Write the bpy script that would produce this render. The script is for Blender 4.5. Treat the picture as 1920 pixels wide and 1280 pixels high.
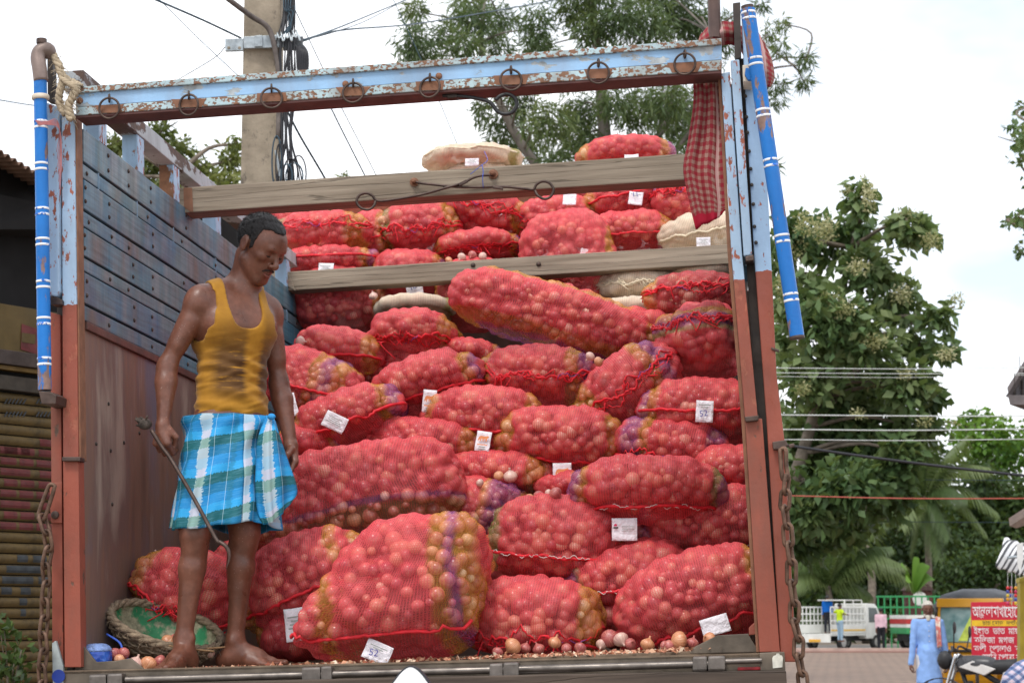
import bpy, math, random
import numpy as np
from mathutils import Vector, Matrix, Euler

random.seed(7)
RNG = np.random.default_rng(7)
for _o in list(bpy.data.objects):
    bpy.data.objects.remove(_o)
SC = bpy.context.scene
COL = SC.collection
R = math.radians

# ---------------------------------------------------------------- camera
FPX = 3605.0                       # focal length in pixels of a 1920 wide picture
CAM_H = 1.5
PITCH = R(7.97)
cam = bpy.data.objects.new('camera', bpy.data.cameras.new('camera'))
COL.objects.link(cam)
cam.location = (0, 0, CAM_H)
cam.rotation_euler = (math.pi / 2 + PITCH, 0, 0)
cam.data.sensor_width = 36
cam.data.lens = FPX / 1920 * 36
cam.data.clip_start = 0.1
cam.data.clip_end = 3000
cam.data.dof.use_dof = True
cam.data.dof.focus_distance = 6.9
cam.data.dof.aperture_fstop = 9.0
SC.camera = cam

# ---------------------------------------------------------------- sky and sun
SUN_EL, SUN_AZ = R(58), R(-25)     # a veiled sun high behind the camera, a little to the left
world = bpy.data.worlds.new('World')
SC.world = world
world.use_nodes = True
_nt = world.node_tree
_bg = _nt.nodes['Background']
_sky = _nt.nodes.new('ShaderNodeTexSky')
_sky.sky_type = 'NISHITA'
_sky.sun_disc = False
_sky.sun_elevation = SUN_EL
_sky.sun_rotation = R(180) + SUN_AZ
_tc = _nt.nodes.new('ShaderNodeTexCoord')
_mp = _nt.nodes.new('ShaderNodeMapping')
_mp.inputs['Scale'].default_value = (1, 1, 2.2)
_nz = _nt.nodes.new('ShaderNodeTexNoise')
_nz.inputs['Scale'].default_value = 3.2
_nz.inputs['Detail'].default_value = 5
_nz.inputs['Roughness'].default_value = 0.5
_rp = _nt.nodes.new('ShaderNodeValToRGB')
_rp.color_ramp.elements[0].position = 0.36
_rp.color_ramp.elements[0].color = (0.36, 0.36, 0.36, 1)
_rp.color_ramp.elements[1].position = 0.58
_rp.color_ramp.elements[1].color = (1, 1, 1, 1)
_mx = _nt.nodes.new('ShaderNodeMix')
_mx.data_type = 'RGBA'
_mx.inputs[7].default_value = (11.0, 11.2, 11.6, 1)      # bright thin overcast
_nt.links.new(_tc.outputs['Generated'], _mp.inputs['Vector'])
_nt.links.new(_mp.outputs['Vector'], _nz.inputs['Vector'])
_nt.links.new(_nz.outputs['Fac'], _rp.inputs['Fac'])
_nt.links.new(_rp.outputs['Color'], _mx.inputs[0])
_nt.links.new(_sky.outputs['Color'], _mx.inputs[6])
_nt.links.new(_mx.outputs[2], _bg.inputs['Color'])
_bg.inputs['Strength'].default_value = 0.10

sun = bpy.data.objects.new('sun', bpy.data.lights.new('sun', 'SUN'))
COL.objects.link(sun)
sun.data.energy = 1.3
sun.data.angle = R(14)
sun.data.color = (1.0, 0.96, 0.9)
_d = Vector((math.sin(SUN_AZ) * math.cos(SUN_EL), -math.cos(SUN_AZ) * math.cos(SUN_EL), math.sin(SUN_EL)))
sun.rotation_euler = _d.to_track_quat('Z', 'Y').to_euler()

SC.view_settings.view_transform = 'Standard'
SC.view_settings.look = 'None'
SC.view_settings.exposure = 0.62
SC.view_settings.gamma = 1.0
SC.view_settings.use_curve_mapping = False
SC.cycles.max_bounces = 8
SC.cycles.transparent_max_bounces = 24
SC.cycles.use_denoising = True

# ---------------------------------------------------------------- frames
# The truck has a frame of its own: x to the right across its tail, y forward along
# the bed, z up from the floor at the tail; it stands slightly tilted on the road.
def _rot(yaw, pit, rol):
    return (Matrix.Rotation(yaw, 3, 'Z') @ Matrix.Rotation(pit, 3, 'X') @ Matrix.Rotation(rol, 3, 'Y'))
TR = _rot(R(6.38957), R(9.06475), R(2.27549))
TC = Vector((2.2497, -6.4307, 0.0310))
WR = Matrix.Rotation(PITCH, 3, 'X')
_A = WR @ TR.transposed()
TM = Matrix.Translation(Vector((0, 0, CAM_H))) @ _A.to_4x4() @ Matrix.Translation(-TC)   # truck -> world
TRn, TCn, TMn = np.array(TR), np.array(TC), np.array(TM)
BED_W, BED_L = 2.30, 4.75

def ray_t(u, v):
    return TRn @ np.array([(u - 960) / FPX, 1.0, (640 - v) / FPX])
def at(u, v, Y):
    """a point on the truck's cross plane y = Y (truck frame)"""
    d = ray_t(u, v)
    return Vector(TCn + d * (Y - TCn[1]) / d[1])
def at_x(u, v, X):
    d = ray_t(u, v)
    return Vector(TCn + d * (X - TCn[0]) / d[0])
def aw(u, v, D):
    """a point of the street at D metres ahead of the viewpoint (world frame)"""
    d = np.array(WR) @ np.array([(u - 960) / FPX, 1.0, (640 - v) / FPX])
    p = d * D / d[1]
    return Vector((p[0], p[1], p[2] + CAM_H))

# ---------------------------------------------------------------- material kit
class NT:
    def __init__(s, name):
        s.m = bpy.data.materials.new(name)
        s.m.use_nodes = True
        s.t = s.m.node_tree
        s.p = s.t.nodes['Principled BSDF']
        s.out = s.t.nodes['Material Output']
        s.tc = None
    def put(s, sock, val):
        if hasattr(val, 'is_output'):
            s.t.links.new(val, sock)
        elif isinstance(val, (tuple, list)):
            sock.default_value = tuple(val) + ((1,) if len(val) == 3 and len(sock.default_value) == 4 else ())
        else:
            sock.default_value = val
    def co(s, which='Object'):
        if s.tc is None:
            s.tc = s.t.nodes.new('ShaderNodeTexCoord')
        return s.tc.outputs[which]
    def mapping(s, vec, scale=(1, 1, 1), rot=(0, 0, 0), loc=(0, 0, 0)):
        n = s.t.nodes.new('ShaderNodeMapping')
        s.t.links.new(vec, n.inputs['Vector'])
        n.inputs['Scale'].default_value = scale
        n.inputs['Rotation'].default_value = rot
        n.inputs['Location'].default_value = loc
        return n.outputs['Vector']
    def noise(s, scale, detail=3, rough=0.55, vec=None, dist=0.0):
        n = s.t.nodes.new('ShaderNodeTexNoise')
        s.t.links.new(vec if vec is not None else s.co(), n.inputs['Vector'])
        n.inputs['Scale'].default_value = scale
        n.inputs['Detail'].default_value = detail
        n.inputs['Roughness'].default_value = rough
        n.inputs['Distortion'].default_value = dist
        return n.outputs['Fac']
    def voronoi(s, scale, vec=None, out='Distance'):
        n = s.t.nodes.new('ShaderNodeTexVoronoi')
        s.t.links.new(vec if vec is not None else s.co(), n.inputs['Vector'])
        n.inputs['Scale'].default_value = scale
        return n.outputs[out]
    def wave(s, scale, vec=None, dist=0.0, dirn='X', dscale=1.0, detail=2):
        n = s.t.nodes.new('ShaderNodeTexWave')
        n.bands_direction = dirn
        s.t.links.new(vec if vec is not None else s.co(), n.inputs['Vector'])
        n.inputs['Scale'].default_value = scale
        n.inputs['Distortion'].default_value = dist
        n.inputs['Detail'].default_value = detail
        n.inputs['Detail Scale'].default_value = dscale
        return n.outputs['Fac']
    def ramp(s, fac, stops, interp='LINEAR'):
        n = s.t.nodes.new('ShaderNodeValToRGB')
        n.color_ramp.interpolation = interp
        els = n.color_ramp.elements
        while len(els) < len(stops):
            els.new(0.5)
        for e, (p, c) in zip(els, stops):
            e.position = p
            e.color = (c, c, c, 1) if not isinstance(c, (tuple, list)) else tuple(c) + (1,)
        s.t.links.new(fac, n.inputs['Fac'])
        return n.outputs['Color']
    def mix(s, fac, a, b, mode='MIX'):
        n = s.t.nodes.new('ShaderNodeMix')
        n.data_type = 'RGBA'
        n.blend_type = mode
        s.put(n.inputs[0], fac)
        s.put(n.inputs[6], a)
        s.put(n.inputs[7], b)
        return n.outputs[2]
    def math(s, op, a, b=0.0, c=None, clamp=False):
        n = s.t.nodes.new('ShaderNodeMath')
        n.operation = op
        n.use_clamp = clamp
        s.put(n.inputs[0], a)
        s.put(n.inputs[1], b)
        if c is not None:
            s.put(n.inputs[2], c)
        return n.outputs[0]
    def sep(s, vec=None):
        n = s.t.nodes.new('ShaderNodeSeparateXYZ')
        s.t.links.new(vec if vec is not None else s.co(), n.inputs[0])
        return n.outputs
    def attr(s, name, out='Color'):
        n = s.t.nodes.new('ShaderNodeAttribute')
        n.attribute_name = name
        return n.outputs[out]
    def rnd(s):
        n = s.t.nodes.new('ShaderNodeObjectInfo')
        return n.outputs['Random']
    def bump(s, h, strength=0.3, dist=0.01):
        n = s.t.nodes.new('ShaderNodeBump')
        n.inputs['Strength'].default_value = strength
        n.inputs['Distance'].default_value = dist
        s.put(n.inputs['Height'], h)
        s.t.links.new(n.outputs['Normal'], s.p.inputs['Normal'])
        return n.outputs['Normal']
    def set(s, color=None, rough=None, metal=None, spec=None, alpha=None, **kw):
        if color is not None: s.put(s.p.inputs['Base Color'], color)
        if rough is not None: s.put(s.p.inputs['Roughness'], rough)
        if metal is not None: s.put(s.p.inputs['Metallic'], metal)
        if spec is not None: s.put(s.p.inputs['Specular IOR Level'], spec)
        if alpha is not None: s.put(s.p.inputs['Alpha'], alpha)
        for k, v in kw.items():
            s.put(s.p.inputs[k.replace('_', ' ')], v)
        return s.m

def plain(name, c, rough=0.6, var=0.25, scale=12, metal=0.0, bump=0.15, bdist=0.004, spec=0.4):
    """one colour with uneven tone and fine relief"""
    n = NT(name)
    f = n.noise(scale, 4)
    lo = tuple(x * (1 - var) for x in c)
    hi = tuple(min(1, x * (1 + var)) for x in c)
    col = n.ramp(f, [(0.3, lo), (0.7, hi)])
    if bump:
        n.bump(n.noise(scale * 5, 3), bump, bdist)
    return n.set(col, n.ramp(n.noise(scale * 0.7), [(0.3, max(0.05, rough - 0.12)), (0.7, min(1, rough + 0.12))]), metal, spec)

def chipped(name, paint, under, amount=0.42, scale=9, rough=0.5, stretch=(1, 1, 0.45), dirt=(0.08, 0.06, 0.045), dirt_amt=0.5, split=None, paint2=None):
    """worn paint with flakes off; split = height (object z) where the paint changes to paint2"""
    n = NT(name)
    v = n.mapping(n.co(), scale=stretch)
    f = n.noise(scale, 6, 0.62, v)
    base = n.ramp(n.noise(3, 3), [(0.25, tuple(x * 0.78 for x in paint)), (0.75, tuple(min(1, x * 1.12) for x in paint))])
    if split is not None:
        z = n.sep()[2]
        zz = n.math('ADD', z, n.math('MULTIPLY', n.noise(40, 2), 0.02))
        low = n.ramp(n.noise(4, 3), [(0.25, tuple(x * 0.7 for x in paint2)), (0.75, tuple(min(1, x * 1.15) for x in paint2))])
        base = n.mix(n.math('GREATER_THAN', zz, split), low, base)
    chip = n.ramp(f, [(amount - 0.015, 1.0), (amount + 0.015, 0.0)])
    und = n.ramp(n.noise(26, 4), [(0.3, tuple(x * 0.6 for x in under)), (0.7, tuple(min(1, x * 1.25) for x in under))])
    c = n.mix(chip, base, und)
    d = n.ramp(n.noise(5, 6, 0.6, n.mapping(n.co(), scale=(1.4, 1.4, 0.5))), [(0.45, 0.0), (0.75, dirt_amt)])
    c = n.mix(d, c, dirt)
    n.bump(n.math('SUBTRACT', n.noise(60, 3), n.math('MULTIPLY', chip, 1.2)), 0.35, 0.003)
    return n.set(c, n.ramp(f, [(0.3, 0.8), (0.6, rough)]), 0.0, 0.4)

# ---------------------------------------------------------------- mesh kit
def mesh_from(name, v, f, mat=None, smooth=False):
    me = bpy.data.meshes.new(name)
    me.from_pydata([tuple(p) for p in v], [], [tuple(int(i) for i in q) for q in f])
    if mat is not None:
        me.materials.append(mat)
    if smooth:
        me.polygons.foreach_set('use_smooth', np.ones(len(me.polygons), bool))
    me.update()
    return me

def fast_mesh(name, v, quads=None, tris=None, mat=None, smooth=True):
    """numpy arrays to a mesh"""
    me = bpy.data.meshes.new(name)
    v = np.asarray(v, np.float32)
    me.vertices.add(len(v))
    me.vertices.foreach_set('co', v.ravel())
    loops, starts, n = [], [], 0
    for arr, k in ((quads, 4), (tris, 3)):
        if arr is not None and len(arr):
            arr = np.asarray(arr, np.int32)
            loops.append(arr.ravel())
            starts.append(n + np.arange(len(arr)) * k)
            n += arr.size
    loops = np.concatenate(loops)
    starts = np.concatenate(starts)
    me.loops.add(len(loops))
    me.loops.foreach_set('vertex_index', loops.astype(np.int32))
    me.polygons.add(len(starts))
    me.polygons.foreach_set('loop_start', starts.astype(np.int32))
    if smooth:
        me.polygons.foreach_set('use_smooth', np.ones(len(starts), bool))
    if mat is not None:
        me.materials.append(mat)
    me.update(calc_edges=True)
    me.validate()
    return me

def link(name, me, parent=None, label=None, cat=None, group=None, kind=None, mw=None):
    o = bpy.data.objects.new(name, me)
    COL.objects.link(o)
    if parent is not None:
        o.parent = parent
    if mw is not None:
        o.matrix_local = mw
    return tag(o, label, cat, group, kind)

def tag(o, label=None, cat=None, group=None, kind=None):
    for k, v in (('label', label), ('category', cat), ('group', group), ('kind', kind)):
        if v: o[k] = v
    return o

def thing(name, label, cat, mw=None, group=None):
    o = bpy.data.objects.new(name, None)
    o.empty_display_size = 0.1
    COL.objects.link(o)
    if mw is not None:
        o.matrix_world = mw
    return tag(o, label, cat, group)

class MB:
    """collects shapes into one mesh"""
    def __init__(s):
        s.v, s.f = [], []
    def add(s, v, f):
        n = len(s.v)
        s.v += [tuple(p) for p in v]
        s.f += [tuple(i + n for i in q) for q in f]
        return s
    def box(s, lo, hi, bev=0.0):
        x0, y0, z0 = lo; x1, y1, z1 = hi
        if bev <= 0:
            s.add([(x0, y0, z0), (x1, y0, z0), (x1, y1, z0), (x0, y1, z0), (x0, y0, z1), (x1, y0, z1), (x1, y1, z1), (x0, y1, z1)],
                  [(3, 2, 1, 0), (4, 5, 6, 7), (0, 1, 5, 4), (1, 2, 6, 5), (2, 3, 7, 6), (3, 0, 4, 7)])
            return s
        import itertools
        idx, v = {}, []
        for sx, sy, sz in itertools.product((0, 1), repeat=3):
            for ax in range(3):
                p = [hi[i] if b else lo[i] for i, b in enumerate((sx, sy, sz))]
                for i, b in enumerate((sx, sy, sz)):
                    if i != ax: p[i] += -bev if b else bev
                idx[(sx, sy, sz, ax)] = len(v); v.append(p)
        # ax = the axis on which the vertex keeps its full reach, so it belongs to that face
        f = []
        for ax in range(3):
            o1, o2 = [i for i in range(3) if i != ax]
            for b in (0, 1):
                q = []
                for c1, c2 in ((0, 0), (1, 0), (1, 1), (0, 1)):
                    k = [0, 0, 0]; k[ax] = b; k[o1] = c1; k[o2] = c2
                    q.append(idx[(*k, ax)])
                f.append(q)
        for a1 in range(3):
            for a2 in range(a1 + 1, 3):
                o = 3 - a1 - a2
                for b1 in (0, 1):
                    for b2 in (0, 1):
                        k0 = [0, 0, 0]; k0[a1] = b1; k0[a2] = b2
                        k1 = list(k0); k1[o] = 1
                        f.append([idx[(*k0, a1)], idx[(*k1, a1)], idx[(*k1, a2)], idx[(*k0, a2)]])
        for sx, sy, sz in itertools.product((0, 1), repeat=3):
            f.append([idx[(sx, sy, sz, a)] for a in range(3)])
        return s.add(v, f)
    def prism(s, pts, vec):
        """planar polygon pts extruded along vec"""
        n = len(pts); vec = Vector(vec)
        p = [Vector(q) for q in pts]
        v = p + [q + vec for q in p]
        return s.add(v, [tuple(range(n)), tuple(range(2 * n - 1, n - 1, -1))] + [(i, n + i, n + (i + 1) % n, (i + 1) % n) for i in range(n)])
    def tube(s, pts, r, seg=8, closed=False, caps=True, flat=1.0):
        p = [Vector(q) for q in pts]
        n = len(p)
        rs = r if isinstance(r, (list, tuple)) else [r] * n
        def tang(i):
            a = p[(i - 1) % n] if closed or i > 0 else p[i]
            b = p[(i + 1) % n] if closed or i < n - 1 else p[i]
            d = b - a
            return d.normalized() if d.length > 1e-9 else Vector((0, 0, 1))
        t = tang(0)
        ref = Vector((0, 0, 1)) if abs(t.z) < 0.9 else Vector((1, 0, 0))
        nx = t.cross(ref).normalized()
        v = []
        for i in range(n):
            t = tang(i)
            nx = (nx - t * nx.dot(t))
            nx = nx.normalized() if nx.length > 1e-6 else t.orthogonal().normalized()
            ny = t.cross(nx)
            for k in range(seg):
                a = 2 * math.pi * k / seg
                v.append(p[i] + (nx * math.cos(a) + ny * math.sin(a) * flat) * rs[i])
        f = []
        for i in range(n if closed else n - 1):
            j = (i + 1) % n
            for k in range(seg):
                l = (k + 1) % seg
                f.append((i * seg + k, i * seg + l, j * seg + l, j * seg + k))
        if caps and not closed:
            f.append(tuple(range(seg - 1, -1, -1)))
            f.append(tuple((n - 1) * seg + k for k in range(seg)))
        return s.add(v, f)
    def ring(s, c, n, r, w, seg=24, sub=6):
        c, n = Vector(c), Vector(n).normalized()
        a = n.orthogonal().normalized(); b = n.cross(a)
        return s.tube([c + (a * math.cos(t) + b * math.sin(t)) * r for t in (2 * math.pi * i / seg for i in range(seg))], w, sub, closed=True)
    def lathe(s, base, axis, prof, seg=16):
        """prof = [(radius, height)] about an axis through base"""
        base, ax = Vector(base), Vector(axis).normalized()
        a = ax.orthogonal().normalized(); b = ax.cross(a)
        v = []
        for r, h in prof:
            for k in range(seg):
                t = 2 * math.pi * k / seg
                v.append(base + ax * h + (a * math.cos(t) + b * math.sin(t)) * max(r, 1e-4))
        f = [(i * seg + k, i * seg + (k + 1) % seg, (i + 1) * seg + (k + 1) % seg, (i + 1) * seg + k) for i in range(len(prof) - 1) for k in range(seg)]
        f.append(tuple(range(seg - 1, -1, -1))); f.append(tuple((len(prof) - 1) * seg + k for k in range(seg)))
        return s.add(v, f)
    def ball(s, c, r, seg=10, rings=6):
        c = Vector(c); rr = r if isinstance(r, (tuple, list)) else (r, r, r)
        v, f = [c + Vector((0, 0, rr[2]))], []
        for i in range(1, rings):
            t = math.pi * i / rings
            for k in range(seg):
                a = 2 * math.pi * k / seg
                v.append(c + Vector((rr[0] * math.sin(t) * math.cos(a), rr[1] * math.sin(t) * math.sin(a), rr[2] * math.cos(t))))
        v.append(c - Vector((0, 0, rr[2])))
        for k in range(seg):
            f.append((0, 1 + k, 1 + (k + 1) % seg))
            for i in range(rings - 2):
                a, b = 1 + i * seg + k, 1 + i * seg + (k + 1) % seg
                f.append((a, a + seg, b + seg, b))
            b = 1 + (rings - 2) * seg
            f.append((len(v) - 1, b + (k + 1) % seg, b + k))
        return s.add(v, f)
    def build(s, name, mat, parent=None, smooth=False, bevel=0.0, label=None, cat=None, group=None, kind=None, mw=None, auto=None):
        me = mesh_from(name, s.v, s.f, mat, smooth)
        import bmesh
        bm = bmesh.new(); bm.from_mesh(me)
        bmesh.ops.recalc_face_normals(bm, faces=bm.faces)
        if bevel > 0:
            es = [e for e in bm.edges if len(e.link_faces) == 2 and e.calc_face_angle(0) > 0.6]
            bmesh.ops.bevel(bm, geom=es, offset=bevel, segments=2, affect='EDGES', profile=0.6, clamp_overlap=True)
        bm.to_mesh(me); bm.free()
        if auto is not None:
            me.polygons.foreach_set('use_smooth', np.ones(len(me.polygons), bool))
            me.set_sharp_from_angle(angle=R(auto))
        return link(name, me, parent, label, cat, group, kind, mw)

def slab(name, px, Y, thick, mat, parent, bevel=0.003, kind=None, label=None):
    """an outline in the truck's cross plane at y = Y, made solid with its own thickness"""
    m = MB().prism([at(u, v, Y) for u, v in px], (0, thick, 0))
    return m.build(name, mat, parent, bevel=bevel, kind=kind, label=label)

def spline(pts, n=6):
    """smooth path through pts (Catmull-Rom)"""
    p = [Vector(q) for q in pts]
    p = [p[0] * 2 - p[1]] + p + [p[-1] * 2 - p[-2]]
    out = []
    for i in range(1, len(p) - 2):
        a, b, c, d = p[i - 1:i + 3]
        for k in range(n):
            t = k / n
            out.append(0.5 * ((2 * b) + (c - a) * t + (2 * a - 5 * b + 4 * c - d) * t * t + (3 * b - a - 3 * c + d) * t ** 3))
    out.append(p[-2])
    return out

def text_obj(name, body, size, mat, parent, mw, extrude=0.0006, align='LEFT', xs=1.0):
    """lettering as a flat mesh; every outline is filled by itself so overlapping strokes stay solid"""
    cu = bpy.data.curves.new(name, 'FONT')
    cu.body = body; cu.size = size; cu.align_x = align; cu.resolution_u = 2
    tmp = bpy.data.objects.new(name + '_tmp', cu)
    COL.objects.link(tmp)
    dg = bpy.context.evaluated_depsgraph_get(); dg.update()
    crv = tmp.evaluated_get(dg).to_curve(dg)
    polys = []
    for sp in crv.splines:
        if sp.type == 'BEZIER':
            q, bp = [], sp.bezier_points
            for i in range(len(bp)):
                a, b = bp[i], bp[(i + 1) % len(bp)]
                for k in range(3):
                    t = k / 3
                    q.append(a.co * (1 - t) ** 3 + a.handle_right * 3 * t * (1 - t) ** 2 + b.handle_left * 3 * t * t * (1 - t) + b.co * t ** 3)
        else:
            q = [Vector(p.co[:3]) for p in sp.points]
        q = [(p.x * xs, p.y) for p in q]
        area = sum(q[i][0] * q[(i + 1) % len(q)][1] - q[(i + 1) % len(q)][0] * q[i][1] for i in range(len(q))) / 2
        polys.append((area, q))
    tmp.evaluated_get(dg).to_curve_clear()
    bpy.data.objects.remove(tmp)
    def inside(pt, q):
        c = False
        for i in range(len(q)):
            (x1, y1), (x2, y2) = q[i], q[i - 1]
            if (y1 > pt[1]) != (y2 > pt[1]) and pt[0] < (x2 - x1) * (pt[1] - y1) / (y2 - y1) + x1:
                c = not c
        return c
    from mathutils.geometry import tessellate_polygon
    big = max(polys, key=lambda a: abs(a[0]))[0] if polys else 1
    sgn = 1 if big > 0 else -1
    v, f = [], []
    lev = 0
    for ar, q in polys:
        if ar * sgn <= 0: continue
        holes = [h for a2, h in polys if a2 * sgn < 0 and inside(h[0], q)]
        loops = [[Vector((x, y, 0)) for x, y in L] for L in [q] + holes]
        flat = [p for L in loops for p in L]
        lev += 1
        n = len(v)
        v += [(p.x, p.y, lev * 0.00004 * size * 10) for p in flat]
        f += [tuple(n + i for i in t) for t in tessellate_polygon(loops)]
    me = mesh_from(name, v, f, mat)
    return link(name, me, parent, mw=mw, kind='stuff' if lev > 2 else None)
# ================================================================ the truck
BLUE_P, RED_P, RUST = (0.36, 0.50, 0.66), (0.30, 0.075, 0.045), (0.17, 0.075, 0.04)
Z570 = at(130, 568, 0)[2]
Z500 = at(1445, 500, 0)[2]
M_post = chipped('post paint', BLUE_P, (0.33, 0.10, 0.06), 0.425, 34, 0.45, split=Z570, paint2=RED_P, dirt_amt=0.35)
M_postR = chipped('plate paint', (0.34, 0.50, 0.70), (0.30, 0.09, 0.055), 0.345, 26, 0.4, split=Z500, paint2=RED_P, dirt_amt=0.25)
M_postR2 = chipped('right post paint', BLUE_P, (0.33, 0.10, 0.06), 0.425, 36, 0.45, split=Z500 - 0.03, paint2=RED_P, dirt_amt=0.3)
M_red = chipped('red oxide paint', RED_P, (0.12, 0.07, 0.05), 0.36, 10, 0.55, dirt_amt=0.6)
M_bluechip = chipped('chipped pale blue', BLUE_P, (0.33, 0.10, 0.06), 0.43, 38, 0.45, dirt_amt=0.3)
M_web = chipped('crossbeam blue', (0.30, 0.50, 0.74), (0.40, 0.44, 0.46), 0.40, 17, 0.4, stretch=(0.5, 1, 1), dirt=(0.2, 0.11, 0.06), dirt_amt=0.35)
M_flange = chipped('flaking flange', (0.42, 0.56, 0.60), (0.22, 0.115, 0.07), 0.485, 85, 0.6, stretch=(0.7, 1, 1), dirt=(0.19, 0.10, 0.055), dirt_amt=0.75)
M_primer = plain('brown primer', (0.22, 0.10, 0.055), 0.7, 0.25, 20)
M_iron = plain('worn iron', (0.085, 0.058, 0.048), 0.5, 0.35, 25, 0.6)
M_dark = plain('dark greasy steel', (0.05, 0.04, 0.034), 0.55, 0.4, 15, 0.4)
M_steel = plain('bare grey steel', (0.16, 0.14, 0.125), 0.42, 0.35, 18, 0.75)
M_blackrod = plain('black enamel rod', (0.018, 0.018, 0.02), 0.35, 0.3, 20)
M_pipe = chipped('bright blue pipe paint', (0.004, 0.165, 0.54), (0.24, 0.15, 0.12), 0.435, 15, 0.35, stretch=(1, 1, 0.3), dirt=(0.02, 0.05, 0.2), dirt_amt=0.3)
M_band = chipped('white band paint', (0.82, 0.83, 0.85), (0.03, 0.16, 0.6), 0.43, 40, 0.5, stretch=(1, 1, 1), dirt_amt=0.1)
M_cream = plain('cream clamp paint', (0.6, 0.52, 0.42), 0.6, 0.2, 20)
M_sill = plain('trodden sill', (0.13, 0.105, 0.08), 0.65, 0.45, 9, 0.3, 0.3)

def wood_mat(name, lo, hi, along='X', crack=0.5):
    n = NT(name)
    sc = {'X': (1.2, 30, 30), 'Y': (30, 1.2, 30)}[along]
    g = n.noise(1.6, 7, 0.6, n.mapping(n.co(), scale=sc))
    big = n.noise(2.4, 3, 0.5, n.mapping(n.co(), scale=(1, 1, 3)))
    c = n.ramp(g, [(0.3, lo), (0.72, hi)])
    c = n.mix(n.ramp(big, [(0.35, 0.0), (0.7, 0.45)]), c, tuple(x * 0.55 for x in lo))
    cr = n.wave(0.9, n.mapping(n.co(), scale=(0.5, 9, 9) if along == 'X' else (9, 0.5, 9)), 9, 'Z', 2.2, 4)
    cr = n.ramp(cr, [(0.0, 1.0), (0.025, 0.0)])
    c = n.mix(n.math('MULTIPLY', cr, crack), c, (0.03, 0.022, 0.015))
    n.bump(n.math('SUBTRACT', g, cr), 0.5, 0.004)
    return n.set(c, 0.75, 0, 0.3)
M_beam = wood_mat('weathered beam', (0.20, 0.155, 0.11), (0.40, 0.33, 0.25))
M_sillwood = wood_mat('dark sill plank', (0.04, 0.03, 0.024), (0.15, 0.11, 0.085))

def plank_mat():
    n = NT('blue stained plank')
    rnd = n.rnd()
    off = n.math('MULTIPLY', rnd, 40)
    cmb = n.t.nodes.new('ShaderNodeCombineXYZ')
    n.put(cmb.inputs[0], off); n.put(cmb.inputs[1], off)
    va = n.t.nodes.new('ShaderNodeVectorMath'); va.operation = 'ADD'
    n.t.links.new(n.co(), va.inputs[0]); n.t.links.new(cmb.outputs[0], va.inputs[1])
    v = va.outputs[0]
    big = n.noise(1.1, 5, 0.6, n.mapping(v, scale=(1, 1.3, 0.8)))
    streak = n.noise(7, 5, 0.65, n.mapping(v, scale=(1, 1.6, 0.22)))
    c = n.ramp(big, [(0.28, (0.068, 0.130, 0.165)), (0.42, (0.045, 0.185, 0.275)), (0.52, (0.105, 0.175, 0.195)), (0.62, (0.045, 0.165, 0.275)), (0.78, (0.15, 0.22, 0.24))])
    c = n.mix(n.ramp(streak, [(0.40, 0.0), (0.66, 0.75)]), c, (0.20, 0.26, 0.29))
    c = n.mix(n.ramp(n.noise(3.1, 5, 0.6, n.mapping(v, scale=(1, 1, 0.3))), [(0.53, 0.0), (0.68, 0.7)]), c, (0.17, 0.095, 0.055))
    c = n.mix(n.ramp(n.noise(2.2, 4, 0.6, n.mapping(v, scale=(1, 0.8, 1.5), loc=(3, 5, 1))), [(0.58, 0.0), (0.7, 0.6)]), c, (0.085, 0.095, 0.17))
    grain = n.noise(2, 6, 0.65, n.mapping(v, scale=(30, 1.5, 40)))
    c = n.mix(n.ramp(grain, [(0.3, 0.55), (0.6, 0.0)]), c, (0.035, 0.035, 0.045))
    n.bump(grain, 0.35, 0.003)
    return n.set(c, n.ramp(streak, [(0.3, 0.62), (0.7, 0.36)]), 0, 0.5)
M_plank = plank_mat()

def panel_mat():
    n = NT('stained brown side panel')
    v = n.mapping(n.co(), scale=(1, 1.4, 0.32))
    f = n.noise(2.6, 7, 0.62, v, 0.4)
    c = n.ramp(f, [(0.28, (0.10, 0.066, 0.053)), (0.45, (0.20, 0.125, 0.088)), (0.56, (0.165, 0.11, 0.092)), (0.68, (0.34, 0.27, 0.215)), (0.8, (0.25, 0.125, 0.068))])
    c = n.mix(n.ramp(n.noise(1.7, 5, 0.6, n.mapping(n.co(), scale=(1, 1.5, 0.5), loc=(4, 2, 8))), [(0.52, 0.0), (0.66, 0.65)]), c, (0.10, 0.13, 0.20))
    c = n.mix(n.ramp(n.noise(5, 5, 0.7, n.mapping(n.co(), scale=(1, 2, 0.25), loc=(1, 9, 3))), [(0.6, 0.0), (0.72, 0.6)]), c, (0.34, 0.31, 0.29))
    n.bump(n.noise(24, 4, 0.6, v), 0.35, 0.004)
    return n.set(c, n.ramp(f, [(0.3, 0.35), (0.7, 0.62)]), 0, 0.5)
M_panel = panel_mat()

def floor_mat():
    n = NT('littered bed floor')
    c = n.ramp(n.noise(9, 6), [(0.3, (0.09, 0.06, 0.04)), (0.7, (0.25, 0.18, 0.12))])
    n.bump(n.noise(50, 4), 0.4, 0.004)
    return n.set(c, 0.85)
M_floor = floor_mat()

truck = thing('truck', 'open goods truck with pale blue and red posts, blue plank side, loaded with onion sacks', 'truck', TM)

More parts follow.
